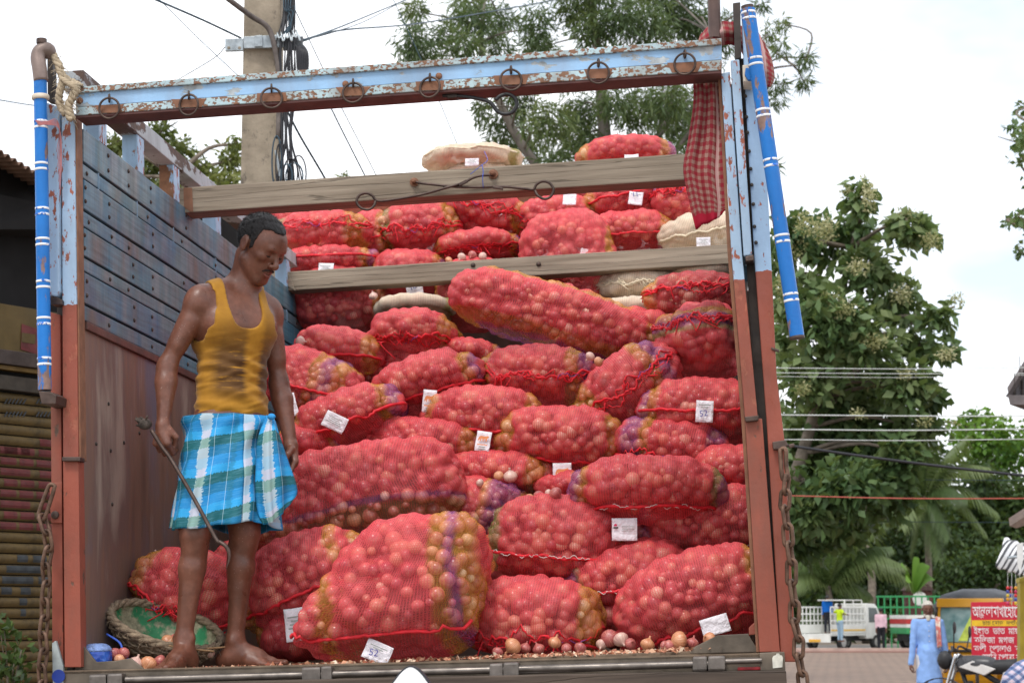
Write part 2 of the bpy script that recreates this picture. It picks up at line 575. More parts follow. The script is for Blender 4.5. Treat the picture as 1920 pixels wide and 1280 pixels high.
# --- bed
for i in range(10):
    y0 = 0.07 + i * 0.47
    MB().box((0.0, y0, -0.06), (BED_W, y0 + 0.464, 0.0)).build('floor_board', M_floor, truck, bevel=0.003)
MB().box((-0.06, BED_L, -0.06), (BED_W + 0.06, BED_L + 0.06, 2.2)).build('headboard', M_panel, truck, bevel=0.004)
for x in (0.55, 1.65):
    MB().box((x, 0.3, -0.33), (x + 0.1, BED_L + 2.2, -0.065)).build('chassis_rail', M_dark, truck, bevel=0.004)

# --- left side: planks, bolts, panel
ZS = [1.941, 1.812, 1.753, 1.638, 1.576, 1.468, 1.413, 1.296, 1.234]
cols = [at_x(px, 500, 0)[1] for px in (163, 208, 245, 282, 346, 405, 455, 520, 556, 572)]
for k in range(8):
    zt, zb = ZS[k], ZS[k + 1]
    x1 = (0.0, -0.004, 0.002, -0.003, 0.001, -0.002, 0.003, -0.001)[k]
    p = MB().box((-0.035, 0.07, zb + 0.006), (x1, BED_L, zt - 0.002)).build('plank', M_plank, truck, bevel=0.004)
    for ci, yb in enumerate(cols):
        h = zt - zb
        if (ci * 7 + k * 3) % 5 == 0 or (ci * 5 + k * 11) % 7 == 0: continue
        for q in ((0.3, 0.74) if h > 0.09 else (0.5,)):
            m = MB().lathe((x1, yb + 0.028 * math.sin(ci * 5.1 + k * 2.7), zb + h * q), (1, 0, 0), [(0.0085, 0.0), (0.0078, 0.0035), (0.003, 0.006)], 8)
            m.build('bolt', M_iron, p, smooth=True)
MB().box((-0.05, 0.07, 1.205), (0.012, BED_L, 1.2335)).build('ledge_angle', plain('ledge paint', (0.10, 0.045, 0.035), 0.5, 0.3), truck, bevel=0.003)
pn = MB().box((-0.035, 0.06, -0.06), (0.0, BED_L, 1.2045)).build('side_panel', M_panel, truck)
for u, v in ((203, 757), (232, 830), (261, 812), (207, 845), (210, 945), (180, 832), (300, 760)):
    MB().lathe(at_x(u, v, 0.0), (1, 0, 0), [(0.008, 0), (0.006, 0.004), (0.002, 0.005)], 7).build('bolt', M_dark, pn, smooth=True)
MB().box((-0.055, 0.07, 0.0), (-0.04, BED_L, 1.93)).build('side_backing', M_dark, truck)

# stakes over the planks and the rail on them
ztop = 1.941
for u in (186, 258, 326, 405, 538):
    y = at_x(u, 300, 0)[1]
    # move along the plank top edge to where that column meets it
    lo, hi = 0.05, 4.6
    for _ in range(40):
        mid = (lo + hi) / 2
        q = TRn.T @ (np.array([0, mid, ztop]) - TCn)
        if 960 + FPX * q[0] / q[1] < u: lo = mid
        else: hi = mid
    y = lo
    s = MB().box((-0.062, y, ztop - 0.25), (-0.002, y + 0.005, ztop + 0.145)).build('stake', chipped('stake paint' + str(u), (0.30, 0.44, 0.60), (0.22, 0.1, 0.05), 0.38 + 0.06 * (u == 326), 9, 0.5, dirt_amt=0.5), truck, bevel=0.0015)
    MB().box((-0.006, y + 0.006, ztop), (-0.001, y + 0.09, ztop + 0.145)).build('stake_flange', M_bluechip, s, bevel=0.001)
MB().box((-0.075, 0.06, ztop + 0.147), (0.004, BED_L - 0.3, ztop + 0.215)).build('top_rail', chipped('top rail paint', (0.42, 0.45, 0.47), (0.1, 0.06, 0.045), 0.48, 7, 0.6, stretch=(1, 0.4, 1)), truck, bevel=0.004)

# right side
MB().box((BED_W + 0.005, 0.09, -0.06), (BED_W + 0.045, BED_L, 1.205)).build('side_panel', M_panel, truck)
for k in range(8):
    MB().box((BED_W + 0.005, 0.09, ZS[k + 1] + 0.006), (BED_W + 0.04, BED_L, ZS[k] - 0.002)).build('plank', M_plank, truck, bevel=0.003)

# --- left post
lp = slab('post', [(118, 864), (147, 864), (152, 1250), (121, 1250)], 0.0, 0.06, M_red, truck)
slab('post_cover', [(115, 212), (139.5, 212), (147, 862), (118, 862)], -0.012, 0.05, M_post, truck, 0.004)
slab('cover_foot', [(116, 856), (150, 856), (150, 864), (116, 864)], -0.022, 0.05, M_iron, truck)
slab('post_side', [(139.9, 212), (143.5, 220), (151.5, 862), (147.4, 862)], -0.004, 0.06, M_primer, truck, 0.001)
slab('outer_plate', [(94, 585), (113, 590), (119, 1250), (98, 1250)], 0.02, 0.05, M_red, truck)
slab('slot_back', [(104, 200), (117, 200), (121, 1250), (112, 1250)], 0.05, 0.02, M_dark, truck, 0)
slab('channel_strip', [(87, 192), (109.5, 200), (111.5, 546), (106, 556), (89, 553)], -0.03, 0.05, M_bluechip, truck, 0.006)
slab('strip_foot', [(91, 555), (107, 557), (116, 562), (116, 571), (95, 571)], -0.035, 0.06, M_iron, truck)
hp = slab('hook_plate', [(92, 905), (116, 903), (116, 980), (95, 980)], 0.008, 0.012, M_red, truck)
MB().lathe(at(104, 965, 0.007), (0, -1, 0), [(0.014, 0), (0.014, 0.008), (0.006, 0.012)], 10).build('bolt', M_iron, hp, auto=40)
slab('corner_board', [(97, 1205), (104, 1200), (118, 1248), (118, 1290), (99, 1290)], -0.005, 0.02, plain('pale corner paint', (0.34, 0.38, 0.38), 0.6, 0.4, 12), truck)
MB().lathe(at(110, 1267, -0.006), (0, -1, 0), [(0.023, 0), (0.023, 0.003)], 20).build('painted_disc', plain('disc blue', (0.01, 0.035, 0.25), 0.5), truck)
bp = MB().tube([at(75.5, 150, -0.09), at(84, 731, -0.09)], 0.0235, 18).build('blue_pipe', M_pipe, truck, auto=40)
def band(pipe, p, axis, r, gap=0.0105, h=0.0085):
    for s in (-1, 1):
        MB().lathe(Vector(p) + Vector(axis).normalized() * (s * gap - h / 2), axis, [(r, 0), (r + 0.0012, 0.001), (r + 0.0012, h - 0.001), (r, h)], 20).build('white_band', M_band, pipe, smooth=True)
pa, pb = at(75.5, 150, -0.09), at(84, 731, -0.09)
for v in (236, 316, 401, 458, 537, 605, 679):
    t = (v - 150) / (731 - 150)
    band(bp, pa.lerp(pb, t), pb - pa, 0.0235)
MB().lathe(pa.lerp(pb, 0.05), pb - pa, [(0.028, 0), (0.031, 0.004), (0.031, 0.014), (0.028, 0.018)], 18).build('clamp_ring', M_cream, bp, smooth=True)
M_elbow = plain('grey brown elbow', (0.20, 0.15, 0.13), 0.5, 0.3, 14, 0.3)
el = MB().tube(spline([at(77, 153, -0.09), at(74, 128, -0.09), at(71, 108, -0.085), at(76, 96, -0.08), at(89, 93, -0.07), at(93, 103, -0.05)], 5), [0.026] * 26, 14)
el.v = el.v; el.build('pipe_elbow', M_elbow, truck, smooth=True)
MB().lathe(at(78, 97, -0.08), (0, 0, 1), [(0.016, 0), (0.016, 0.028), (0.0185, 0.03), (0.0185, 0.046), (0.012, 0.046)], 14).build('pipe_stub', M_iron, truck, auto=40)
slab('pipe_shelf', [(72, 733), (97, 735), (106, 741), (104, 757), (78, 757)], -0.115, 0.14, M_iron, truck)
slab('mast_plate', [(88, 96), (98, 100), (101, 192), (89, 190)], 0.0, 0.04, M_dark, truck)

# --- right post
slab('post', [(1397, 786), (1429, 784), (1462.5, 1221), (1424, 1222)], 0.0, 0.06, M_red, truck)
slab('post_cover', [(1352, 138), (1368.5, 134), (1391, 470), (1421, 783), (1397, 786), (1371, 470)], -0.014, 0.05, M_postR2, truck, 0.004)
slab('cover_foot', [(1396, 781), (1423, 778), (1421, 788), (1398, 790)], -0.025, 0.05, M_iron, truck)
slab('channel_strip', [(1369.5, 113), (1386, 111), (1410, 474), (1408, 478), (1394.5, 480)], -0.03, 0.05, M_bluechip, truck, 0.005)
slab('strip_foot', [(1397, 481), (1413, 477), (1414, 488), (1399, 490)], -0.03, 0.06, M_iron, truck)
slab('slot_back', [(1386, 110), (1398, 110), (1425, 500), (1466, 1220), (1446, 1220), (1400, 500)], 0.06, 0.02, M_dark, truck, 0)
pr = slab('outer_plate', [(1390, 22), (1408, 18), (1441, 380), (1456, 700), (1471, 826), (1493, 1240), (1464, 1240), (1438, 800), (1413.5, 470), (1394, 110)], 0.016, 0.045, M_postR, truck, 0.004)
slab('inner_edge', [(1346, 140), (1351.5, 139), (1370.5, 470), (1396.5, 786), (1423.5, 1222), (1418, 1222), (1390, 786), (1364, 470)], 0.02, 0.07, M_primer, truck, 0.002)
slab('mast_plate', [(1374, 6), (1388, 4), (1390, 108), (1378, 112)], 0.0, 0.05, M_dark, truck)
for u, v in ((1394, 138), (1396, 181), (1398, 220), (1400, 249), (1403, 284), (1406, 317), (1408, 347), (1411, 383), (1413, 425), (1416, 455)):
    MB().lathe(at(u + 1.5, v, 0.015), (0, -1, 0), [(0.0065, 0), (0.0065, 0.006), (0.003, 0.0085)], 6).build('bolt', M_dark, pr)
pa, pb = at(1402, 18, -0.14), at(1494, 630, -0.14)
bp = MB().tube([pa, pb], 0.0245, 20).build('blue_pipe', M_pipe, truck, auto=40)
for v in (31, 119, 217, 311, 452, 560):
    band(bp, pa.lerp(pb, (v - 18) / 612), pb - pa, 0.0245)
MB().lathe(pb, pb - pa, [(0.0245, 0.0002), (0.0255, 0.003), (0.0255, 0.008), (0.02, 0.009)], 18).build('pipe_end', M_iron, bp, auto=40)
MB().lathe(pa, pa - pb, [(0.0215, 0.0002), (0.0215, 0.012), (0.012, 0.015)], 18).build('pipe_end', M_iron, bp, auto=40)
slab('pipe_tab', [(1398, 127), (1409, 128), (1411, 150), (1403, 150), (1396, 140)], -0.115, 0.02, M_pipe, truck)
slab('pipe_bracket', [(1392, 122), (1410, 121), (1414, 154), (1394, 153)], -0.09, 0.1, M_cream, truck)
MB().tube([at(1340, 72, 0.01), at(1338, -30, 0.01)], 0.0215, 16).build('upright_pipe', plain('brown upright', (0.10, 0.06, 0.05), 0.5, 0.3, 12), truck, auto=40)
slab('weld_seam', [(1446, 1066 - 416), (1461, 655), (1461, 661), (1446, 655)], 0.01, 0.008, M_iron, truck)
slab('gusset', [(1292, 1225), (1302, 1212), (1345, 1190), (1404, 1187), (1404, 1190), (1424, 1222)], 0.03, 0.012, M_sill, truck)
slab('gusset', [(143, 1256), (143, 1206), (152, 1205), (166, 1222), (180, 1240), (215, 1238), (245, 1233), (275, 1257)], 0.03, 0.012, M_sill, truck)
slab('corner_fill', [(1404, 1176), (1421, 1160), (1425, 1188), (1404, 1190)], 0.045, 0.012, M_red, truck)

# --- crossbeam with its rings
cb = thing('crossbeam', None, None); cb.parent = truck
def xb(u):   # height of a beam line at column u, from its left and right ends
    return lambda vl, vr: vl + (vr - vl) * (u - 143) / (1352 - 143)
def bar(name, tl, tr_, bl, br, Y, th, mat, bev=0.003):
    return slab(name, [(142, tl), (1353, tr_), (1353, br), (142, bl)], Y, th, mat, cb, bev)
bar('top_flange', 163, 71.5, 174.5, 83.5, -0.055, 0.055, M_flange)
bar('web', 174.8, 83.8, 201, 112, -0.043, 0.03, M_web, 0.001)
bar('bottom_flange', 201.3, 112.3, 216.5, 131.5, -0.055, 0.055, M_flange)
bar('underside', 216.8, 131.8, 221.5, 137, -0.05, 0.11, plain('beam underside', (0.12, 0.055, 0.05), 0.7, 0.3), 0.002)
rings = [(205, 203), (354, 197), (509, 184), (662, 174), (806, 164), (958, 150), (1122, 137), (1284, 120)]
for i, (u, v) in enumerate(rings):
    f = xb(u)
    w1, w2 = 20 + (i % 3) * 4, 27 + (i % 2) * 6
    t_, b_ = f(201.6, 112.6), f(216.2, 131.2)
    pp = slab('primer_patch', [(u - w2, t_ + .4), (u + w2, t_ - 1.2), (u + w1, b_ - .8), (u - w1, b_ + .4)], -0.0566, 0.002, M_primer, cb, 0)
    q = at(u, v - 21, -0.062)
    MB().ring(q + Vector((0, 0, -0.005)), (1, 0.25, 0), 0.0135, 0.0036, 14, 6).build('eyelet', M_iron, cb, smooth=True)
    MB().ring(at(u, v, -0.068), (0.25 * math.sin(i * 2.1), 1, 0.12 * math.cos(i)), 0.0365, 0.0042, 28, 8).build('ring', M_iron, cb, smooth=True)
for u, v in ((648, 158), (823, 143), (150, 189)):
    MB().lathe(at(u, v, -0.044), (0, -1, 0), [(0.012, 0), (0.011, 0.006), (0.004, 0.009)], 10).build('bolt', M_primer, cb, smooth=True)
hk = [(830, 180), (868, 181), (905, 187), (921, 194), (932, 208), (945, 214), (960, 211), (969, 198), (965, 184), (952, 177), (938, 180), (929, 188)]
MB().tube(spline([at(u, v, -0.02 - 0.002 * i) for i, (u, v) in enumerate(hk)], 5), 0.0068, 9).build('looped_hook', M_blackrod, cb, smooth=True)
slab('hook_clip', [(835, 178), (856, 176), (857, 183), (840, 184)], -0.03, 0.04, M_dark, cb)

# --- two wooden crosspieces
b1 = MB().box((-0.055, 1.353, 1.915), (BED_W + 0.045, 1.353 + 0.13, 2.026)).build('wooden_crosspiece', M_beam, truck, bevel=0.006)
b2 = MB().box((-0.01, 3.257, 1.923), (BED_W + 0.045, 3.257 + 0.12, 2.024)).build('wooden_crosspiece', M_beam, truck, bevel=0.006)
Yb = 1.353
slab('end_stain', [(344, 352), (360, 352), (362, 397), (357, 397), (345, 388)], Yb - 0.002, 0.003, M_primer, b1, 0.0005)
def rod(pts, r, parent, name, Y, mat=M_iron):
    return MB().tube(spline([at(u, v, Y + (p[0] if p else 0)) for (u, v, *p) in pts], 5), r, 8).build(name, mat, parent, smooth=True)
rod([(925, 328, -.028), (905, 329, -.03), (888, 333, -.03), (868, 343, -.03), (830, 354, -.03), (790, 365, -.03), (740, 374, -.03), (712, 377, -.03), (703, 373, -.03), (697, 366, -.035), (686, 362, -.04), (673, 367, -.04), (669, 379, -.04), (677, 390, -.04), (691, 393, -.04), (701, 386, -.035), (704, 377, -.03)], 0.0058, b1, 'looped_rod', Yb)
rod([(778, 341, -.02), (792, 344, -.022), (812, 346, -.022), (850, 350, -.022), (890, 351, -.022), (940, 350, -.022), (985, 354, -.022), (1000, 355, -.022), (1006, 346, -.025), (1018, 340, -.03), (1031, 344, -.03), (1038, 356, -.03), (1032, 369, -.03), (1020, 373, -.03), (1009, 367, -.03), (1003, 357, -.022)], 0.0058, b1, 'looped_rod', Yb)
for u, v, r in ((925, 327, 0.021), (777, 342, 0.019)):
    MB().lathe(at(u, v, Yb - 0.001), (0, -1, 0), [(r, 0), (r, 0.006), (r * 0.55, 0.007), (r * 0.55, 0.036), (r * 0.3, 0.040)], 12).build('pivot_bolt', M_primer, b1, auto=35)
slab('clip_plate', [(858, 344), (874, 336), (878, 341), (862, 349)], Yb - 0.04, 0.012, M_iron, b1)
slab('clip_plate', [(922, 348), (943, 351), (943, 356), (924, 353)], Yb - 0.034, 0.012, M_iron, b1)
M_bluestr = plain('blue string', (0.05, 0.12, 0.55), 0.6, 0.1, 20, bump=0)
MB().tube(spline([at(904, 309, Yb - 0.045), at(906, 322, Yb - 0.046), at(905, 334, Yb - 0.046), at(906, 352, Yb - 0.03)], 4), 0.0016, 5).tube(spline([at(904, 309, Yb - 0.044), at(893, 318, Yb - 0.03), at(882, 327, Yb - 0.02)], 4), 0.0014, 5).tube(spline([at(904, 309, Yb - 0.044), at(914, 300, Yb + 0.01), at(908, 284, Yb + 0.03)], 4), 0.0012, 5).build('blue_string', M_bluestr, b1, smooth=True)
Yc = 3.257
for u, v in ((887, 497), (1010, 495)):
    MB().lathe(at(u, v, Yc - 0.001), (0, -1, 0), [(0.013, 0), (0.012, 0.006), (0.004, 0.009)], 9).build('bolt', M_iron, b2, smooth=True)
slab('end_block', [(526, 508), (541, 511), (554, 545), (541, 538)], Yc - 0.006, 0.1, M_beam, b2)

# --- tail sill: step plate, rods, hinges, plank
slab('sill_plate', [(118, 1256.5), (576, 1246), (900, 1238), (1295, 1227.5), (1470, 1222), (1470, 1262), (118, 1292)], 0.0, 0.06, M_sill, truck, 0.004)
MB().prism([at(118, 1256.5, 0.0), at(1470, 1222, 0.0), at(1470, 1222, 0.09), at(118, 1256.5, 0.09)], (0, 0, -0.012)).build('step_edge', M_floor, truck)
def rodx(u0, v0, u1, v1, r):
    MB().tube([at(u0, v0, -0.03), at(u1, v1, -0.03)], r, 12).build('sill_rod', M_steel, truck, auto=40)
rodx(236, 1274, 1360, 1243, 0.0125); rodx(1340, 1240, 1428, 1237.5, 0.0095)
rodx(930, 1262, 1300, 1247, 0.006)
for u0, u1, v in ((166, 199, 1277), (200, 229, 1275), (565, 601, 1263), (601, 622, 1261), (917, 943, 1256), (943, 973, 1254), (1298, 1326, 1243), (1327, 1360, 1242)):
    slab('hinge_block', [(u0, v - 13), (u1, v - 14), (u1, v + 15), (u0, v + 16)], -0.055 + 0.004 * ((u0 // 7) % 3), 0.05, M_steel, truck, 0.008)
slab('red_tail_strip', [(1383, 1250), (1428, 1249), (1428, 1255), (1383, 1256)], -0.02, 0.01, plain('red tail paint', (0.35, 0.02, 0.025), 0.5, 0.4, 30), truck)
slab('end_box', [(1424, 1223), (1471, 1221), (1473, 1256), (1426, 1257)], -0.03, 0.028, M_sill, truck)
slab('painted_pot', [(1449, 1252), (1448, 1233), (1450, 1229), (1455, 1227), (1456, 1224), (1461, 1224), (1462, 1227), (1466, 1228), (1468, 1232), (1467, 1250)], -0.033, 0.002, plain('pot paint', (0.6, 0.58, 0.5), 0.6, 0.3, 30), truck, 0)
slab('tail_plank', [(300, 1280), (600, 1272.5), (1000, 1264), (1474, 1256), (1478, 1330), (300, 1330)], -0.07, 0.05, M_sillwood, truck, 0.005)
slab('tail_plank', [(100, 1291), (297, 1283), (297, 1330), (100, 1330)], -0.065, 0.05, M_sillwood, truck, 0.005)
slab('chain_bracket', [(1448, 828), (1473, 824), (1478, 834), (1466, 842), (1450, 842)], -0.02, 0.045, M_iron, truck)
slab('hook_tongue', [(1478, 833), (1489, 830), (1490, 836), (1479, 840)], 0.0, 0.02, M_iron, truck)
slab('tail_lamp_bracket', [(1470, 1190), (1482, 1180), (1490, 1240), (1472, 1240)], 0.065, 0.02, plain('blue grey bracket', (0.25, 0.32, 0.38), 0.5), truck)

# --- chains
M_chain = plain('rusty chain', (0.13, 0.075, 0.05), 0.55, 0.45, 30, 0.5, 0.4)
def chain(nodes, Y, label, r=0.0068, wid=0.016, first=None):
    t = thing('chain', label, 'chain', TM, 'chains hanging at the truck tail')
    if first is not None:
        MB().tube(spline([at(u, v, Y) for u, v in first], 4), r * 1.1, 8, closed=True).build('long_link', M_chain, t, smooth=True)
    p = [at(u, v, Y - 0.004 * (i % 2)) for i, (u, v) in enumerate(nodes)]
    for i in range(len(p) - 1):
        a, b = p[i], p[i + 1]
        ax = (b - a); L = ax.length; ax.normalize()
        side = Vector((1, 0, 0)); side = (side - ax * side.dot(ax)).normalized()
        fr = ax.cross(side)
        w = (side * (0.9 if i % 2 else 0.45) + fr * (0.45 if i % 2 else -0.9)).normalized() * wid
        half = L / 2 + r * 1.2; st = max(half - wid, 0.004)
        c = (a + b) / 2
        pts = []
        for k in range(10):
            t_ = math.pi * k / 9
            pts.append(c + ax * (st + wid * 0.98 * math.sin(t_)) + w * math.cos(t_))
        for k in range(10):
            t_ = math.pi * k / 9
            pts.append(c - ax * (st + wid * 0.98 * math.sin(t_)) - w * math.cos(t_))
        MB().tube(pts, r, 7, closed=True).build('link', M_chain, t, smooth=True)
    return t
chain([(1476, 893), (1473, 922), (1471, 952), (1476, 986), (1479, 1020), (1484, 1053), (1484, 1092), (1490, 1130), (1489, 1164), (1498, 1197), (1497, 1229), (1504, 1262), (1508, 1300)], -0.05,
      'heavy rusty chain hanging down the right red post of the truck', first=[(1463, 842), (1473, 842), (1474, 870), (1477, 893), (1470, 899), (1466, 890), (1464, 866)])
chain([(79, 968), (88, 998), (92, 1028), (85, 1060), (88, 1093), (84, 1126), (84, 1158), (80, 1190), (83, 1220), (78, 1250), (80, 1280), (79, 1310)], -0.04,
      'heavy rusty chain hanging down the left red post of the truck', first=[(103, 910), (93, 909), (84, 930), (72, 965), (78, 975), (86, 965), (99, 925)])

# --- rope and strings at the top of the left post
M_rope = plain('frayed jute rope', (0.36, 0.29, 0.20), 0.9, 0.35, 40, bump=0.6, bdist=0.004)
rope = thing('rope', 'frayed jute rope knotted round the top of the left truck post', 'rope', TM)
_r = random.Random(3)
def strand(path, r, off, ph, name='strand'):
    pts = spline(path, 7); q = []
    for i, p in enumerate(pts):
        a = i * 0.75 + ph
        q.append(p + Vector((math.cos(a), math.sin(a) * .8, math.sin(a) * .5)) * off + Vector((_r.gauss(0, .0015), 0, _r.gauss(0, .0015))))
    MB().tube(q, r, 7).build(name, M_rope, rope, smooth=True)
A_ = [at(88, 90, -0.05), at(101, 105, -0.06), at(112, 128, -0.07), at(118, 150, -0.08), at(112, 172, -0.085), at(112, 196, -0.085), at(124, 214, -0.085)]
B_ = [at(118, 148, -0.085), at(130, 156, -0.09), at(143, 166, -0.09), at(136, 182, -0.092), at(128, 202, -0.092), at(134, 224, -0.09)]
C_ = [at(105, 110, -0.05), at(118, 140, -0.055), at(137, 152, -0.05), at(152, 160, -0.06)]
for ph in (0, 2.1, 4.2):
    strand(A_, 0.0085, 0.0075, ph); strand(B_, 0.0095, 0.008, ph)
strand(C_, 0.007, 0.004, 0); strand(C_, 0.006, 0.006, 3)
hb = MB()
for i in range(170):
    P = _r.choice((A_, B_)); k = _r.randrange(len(P) - 1); p = P[k].lerp(P[k + 1], _r.random())
    d = Vector((_r.gauss(0, 1), _r.gauss(0, .6), _r.gauss(-.3, 1))).normalized()
    hb.tube([p + d * 0.008, p + d * 0.02 + Vector((0, 0, -.003)), p + d * 0.034 + Vector((0, 0, -.012))], 0.0008, 3, caps=False)
hb.build('frayed_fibre', M_rope, rope, kind='stuff')
M_pink = plain('faded red thread', (0.5, 0.2, 0.2), 0.8, 0.2, 20, bump=0)
th = MB()
for i in range(7):
    th.tube(spline([at(66 + i, 226 + i * 1.5, -0.12), at(88, 228 + i, -0.10), at(105 + i, 224 + 3 * i, -0.07), at(112 + i * .6, 245 + 8 * i, -0.05), at(106 + i, 285 + 14 * i, -0.045)], 5), 0.0013, 4)
tag(th.build('thread', M_pink, None, smooth=True, mw=TM), 'tangle of faded red threads tied round the left blue pipe', 'thread')
# ================================================================ onion sacks
def net_material(name, alpha_f, alpha_g):
    """knitted net: threads that let the onions show through, thicker to the eye at a grazing view because the knit stands up from the surface"""
    n = NT(name)
    col = n.attr('net')
    fine = n.noise(9, 4)
    c = n.mix(n.ramp(fine, [(0.4, 0.0), (0.8, 0.22)]), col, (0.70, 0.33, 0.30))
    uv = n.co('UV')
    w1 = n.wave(0.5, uv, 0.25, 'X', 3.0)
    w2 = n.wave(0.5, uv, 0.25, 'Y', 3.0)
    grid = n.math('MAXIMUM', w1, n.math('MULTIPLY', w2, 0.8))
    lw = n.t.nodes.new('ShaderNodeLayerWeight')
    lw.inputs['Blend'].default_value = 0.42
    face = n.math('POWER', lw.outputs['Facing'], 0.85)
    a = n.math('ADD', alpha_f, n.math('MULTIPLY', face, alpha_g - alpha_f))
    a = n.math('ADD', a, n.math('MULTIPLY', n.math('SUBTRACT', grid, 0.5), 0.42))
    a = n.math('ADD', a, n.math('MULTIPLY', n.math('SUBTRACT', n.noise(5, 3), 0.5), 0.45), clamp=True)
    a = n.math('MULTIPLY', a, n.attr('net', 'Alpha'))
    tr = n.t.nodes.new('ShaderNodeBsdfTranslucent')
    n.put(tr.inputs['Color'], c)
    n.set(c, 0.55, 0, 0.35)
    n.bump(grid, 0.5, 0.002)
    mixs = n.t.nodes.new('ShaderNodeMixShader')
    mixs.inputs[0].default_value = 0.25
    n.t.links.new(n.p.outputs[0], mixs.inputs[1]); n.t.links.new(tr.outputs[0], mixs.inputs[2])
    tp = n.t.nodes.new('ShaderNodeBsdfTransparent')
    fin = n.t.nodes.new('ShaderNodeMixShader')
    n.t.links.new(a, fin.inputs[0])
    n.t.links.new(tp.outputs[0], fin.inputs[1]); n.t.links.new(mixs.outputs[0], fin.inputs[2])
    n.t.links.new(fin.outputs[0], n.out.inputs['Surface'])
    return n.m
M_net = net_material('red onion net', 0.35, 0.86)
M_netw = net_material('cream onion net', 0.70, 0.92)

def onion_mat():
    n = NT('onion skin')
    t = n.attr('tone', 'Fac')
    c = n.ramp(t, [(0.0, (0.26, 0.03, 0.055)), (0.35, (0.46, 0.075, 0.095)), (0.62, (0.60, 0.16, 0.14)), (0.85, (0.70, 0.33, 0.20)), (1.0, (0.82, 0.62, 0.46))])
    st = n.noise(55, 3, 0.6)
    c = n.mix(n.ramp(st, [(0.45, 0.0), (0.72, 0.45)]), c, (0.72, 0.42, 0.30))
    n.bump(st, 0.15, 0.002)
    return n.set(c, 0.22, 0, 0.7)
M_onion = onion_mat()
M_seam = plain('red net seam', (0.66, 0.018, 0.03), 0.6, 0.25, 40, bump=0.5, bdist=0.003)
M_seamw = plain('cream net seam', (0.68, 0.58, 0.42), 0.7, 0.2, 40, bump=0.5, bdist=0.003)
M_cord = plain('white cord', (0.70, 0.62, 0.58), 0.7, 0.15, 40, bump=0.2)
M_purple = plain('purple thread', (0.20, 0.07, 0.28), 0.7, 0.2, 40, bump=0.2)
M_paper = plain('paper tag', (0.80, 0.76, 0.80), 0.7, 0.05, 12, bump=0.8, bdist=0.012, spec=0.2)
M_ink = plain('blue pen ink', (0.06, 0.06, 0.30), 0.7, 0.1, 10, bump=0)
M_inkg = plain('grey print', (0.30, 0.32, 0.30), 0.7, 0.1, 10, bump=0)
M_orange = plain('orange print', (0.70, 0.26, 0.10), 0.7, 0.1, 10, bump=0)
M_redink = plain('red print', (0.6, 0.03, 0.10), 0.7, 0.1, 10, bump=0)

def ico(sub):
    t = (1 + 5 ** 0.5) / 2
    v = [(-1, t, 0), (1, t, 0), (-1, -t, 0), (1, -t, 0), (0, -1, t), (0, 1, t), (0, -1, -t), (0, 1, -t), (t, 0, -1), (t, 0, 1), (-t, 0, -1), (-t, 0, 1)]
    f = [(0, 11, 5), (0, 5, 1), (0, 1, 7), (0, 7, 10), (0, 10, 11), (1, 5, 9), (5, 11, 4), (11, 10, 2), (10, 7, 6), (7, 1, 8), (3, 9, 4), (3, 4, 2), (3, 2, 6), (3, 6, 8), (3, 8, 9), (4, 9, 5), (2, 4, 11), (6, 2, 10), (8, 6, 7), (9, 8, 1)]
    v = [np.array(p) / np.linalg.norm(p) for p in v]
    for _ in range(sub):
        cache, nf = {}, []
        def mid(a, b):
            k = (min(a, b), max(a, b))
            if k not in cache:
                m = v[a] + v[b]; v.append(m / np.linalg.norm(m)); cache[k] = len(v) - 1
            return cache[k]
        for a, b, c in f:
            ab, bc, ca = mid(a, b), mid(b, c), mid(c, a)
            nf += [(a, ab, ca), (b, bc, ab), (c, ca, bc), (ab, bc, ca)]
        f = nf
    return np.array(v), np.array(f)
ICO_V, ICO_F = ico(1)

def lumps(d, seed, amp):
    """smooth low-frequency unevenness over directions d (N,3)"""
    r = np.random.default_rng(seed)
    out = np.zeros(len(d))
    for fr, am in ((1.3, 1.0), (2.3, 0.7), (3.7, 0.45)):
        for _ in range(3):
            k = r.normal(size=3); k = k / np.linalg.norm(k) * fr
            out += am * np.sin(d @ k * 2 + r.uniform(0, 6.28))
    return 1 + amp * out / 3

YEL, PUR, GRN, PINK, CREAM = (0.68, 0.33, 0.035), (0.33, 0.10, 0.30), (0.30, 0.36, 0.10), (0.80, 0.088, 0.105), (0.80, 0.70, 0.54)
_cnt = [0]
SACKS = []

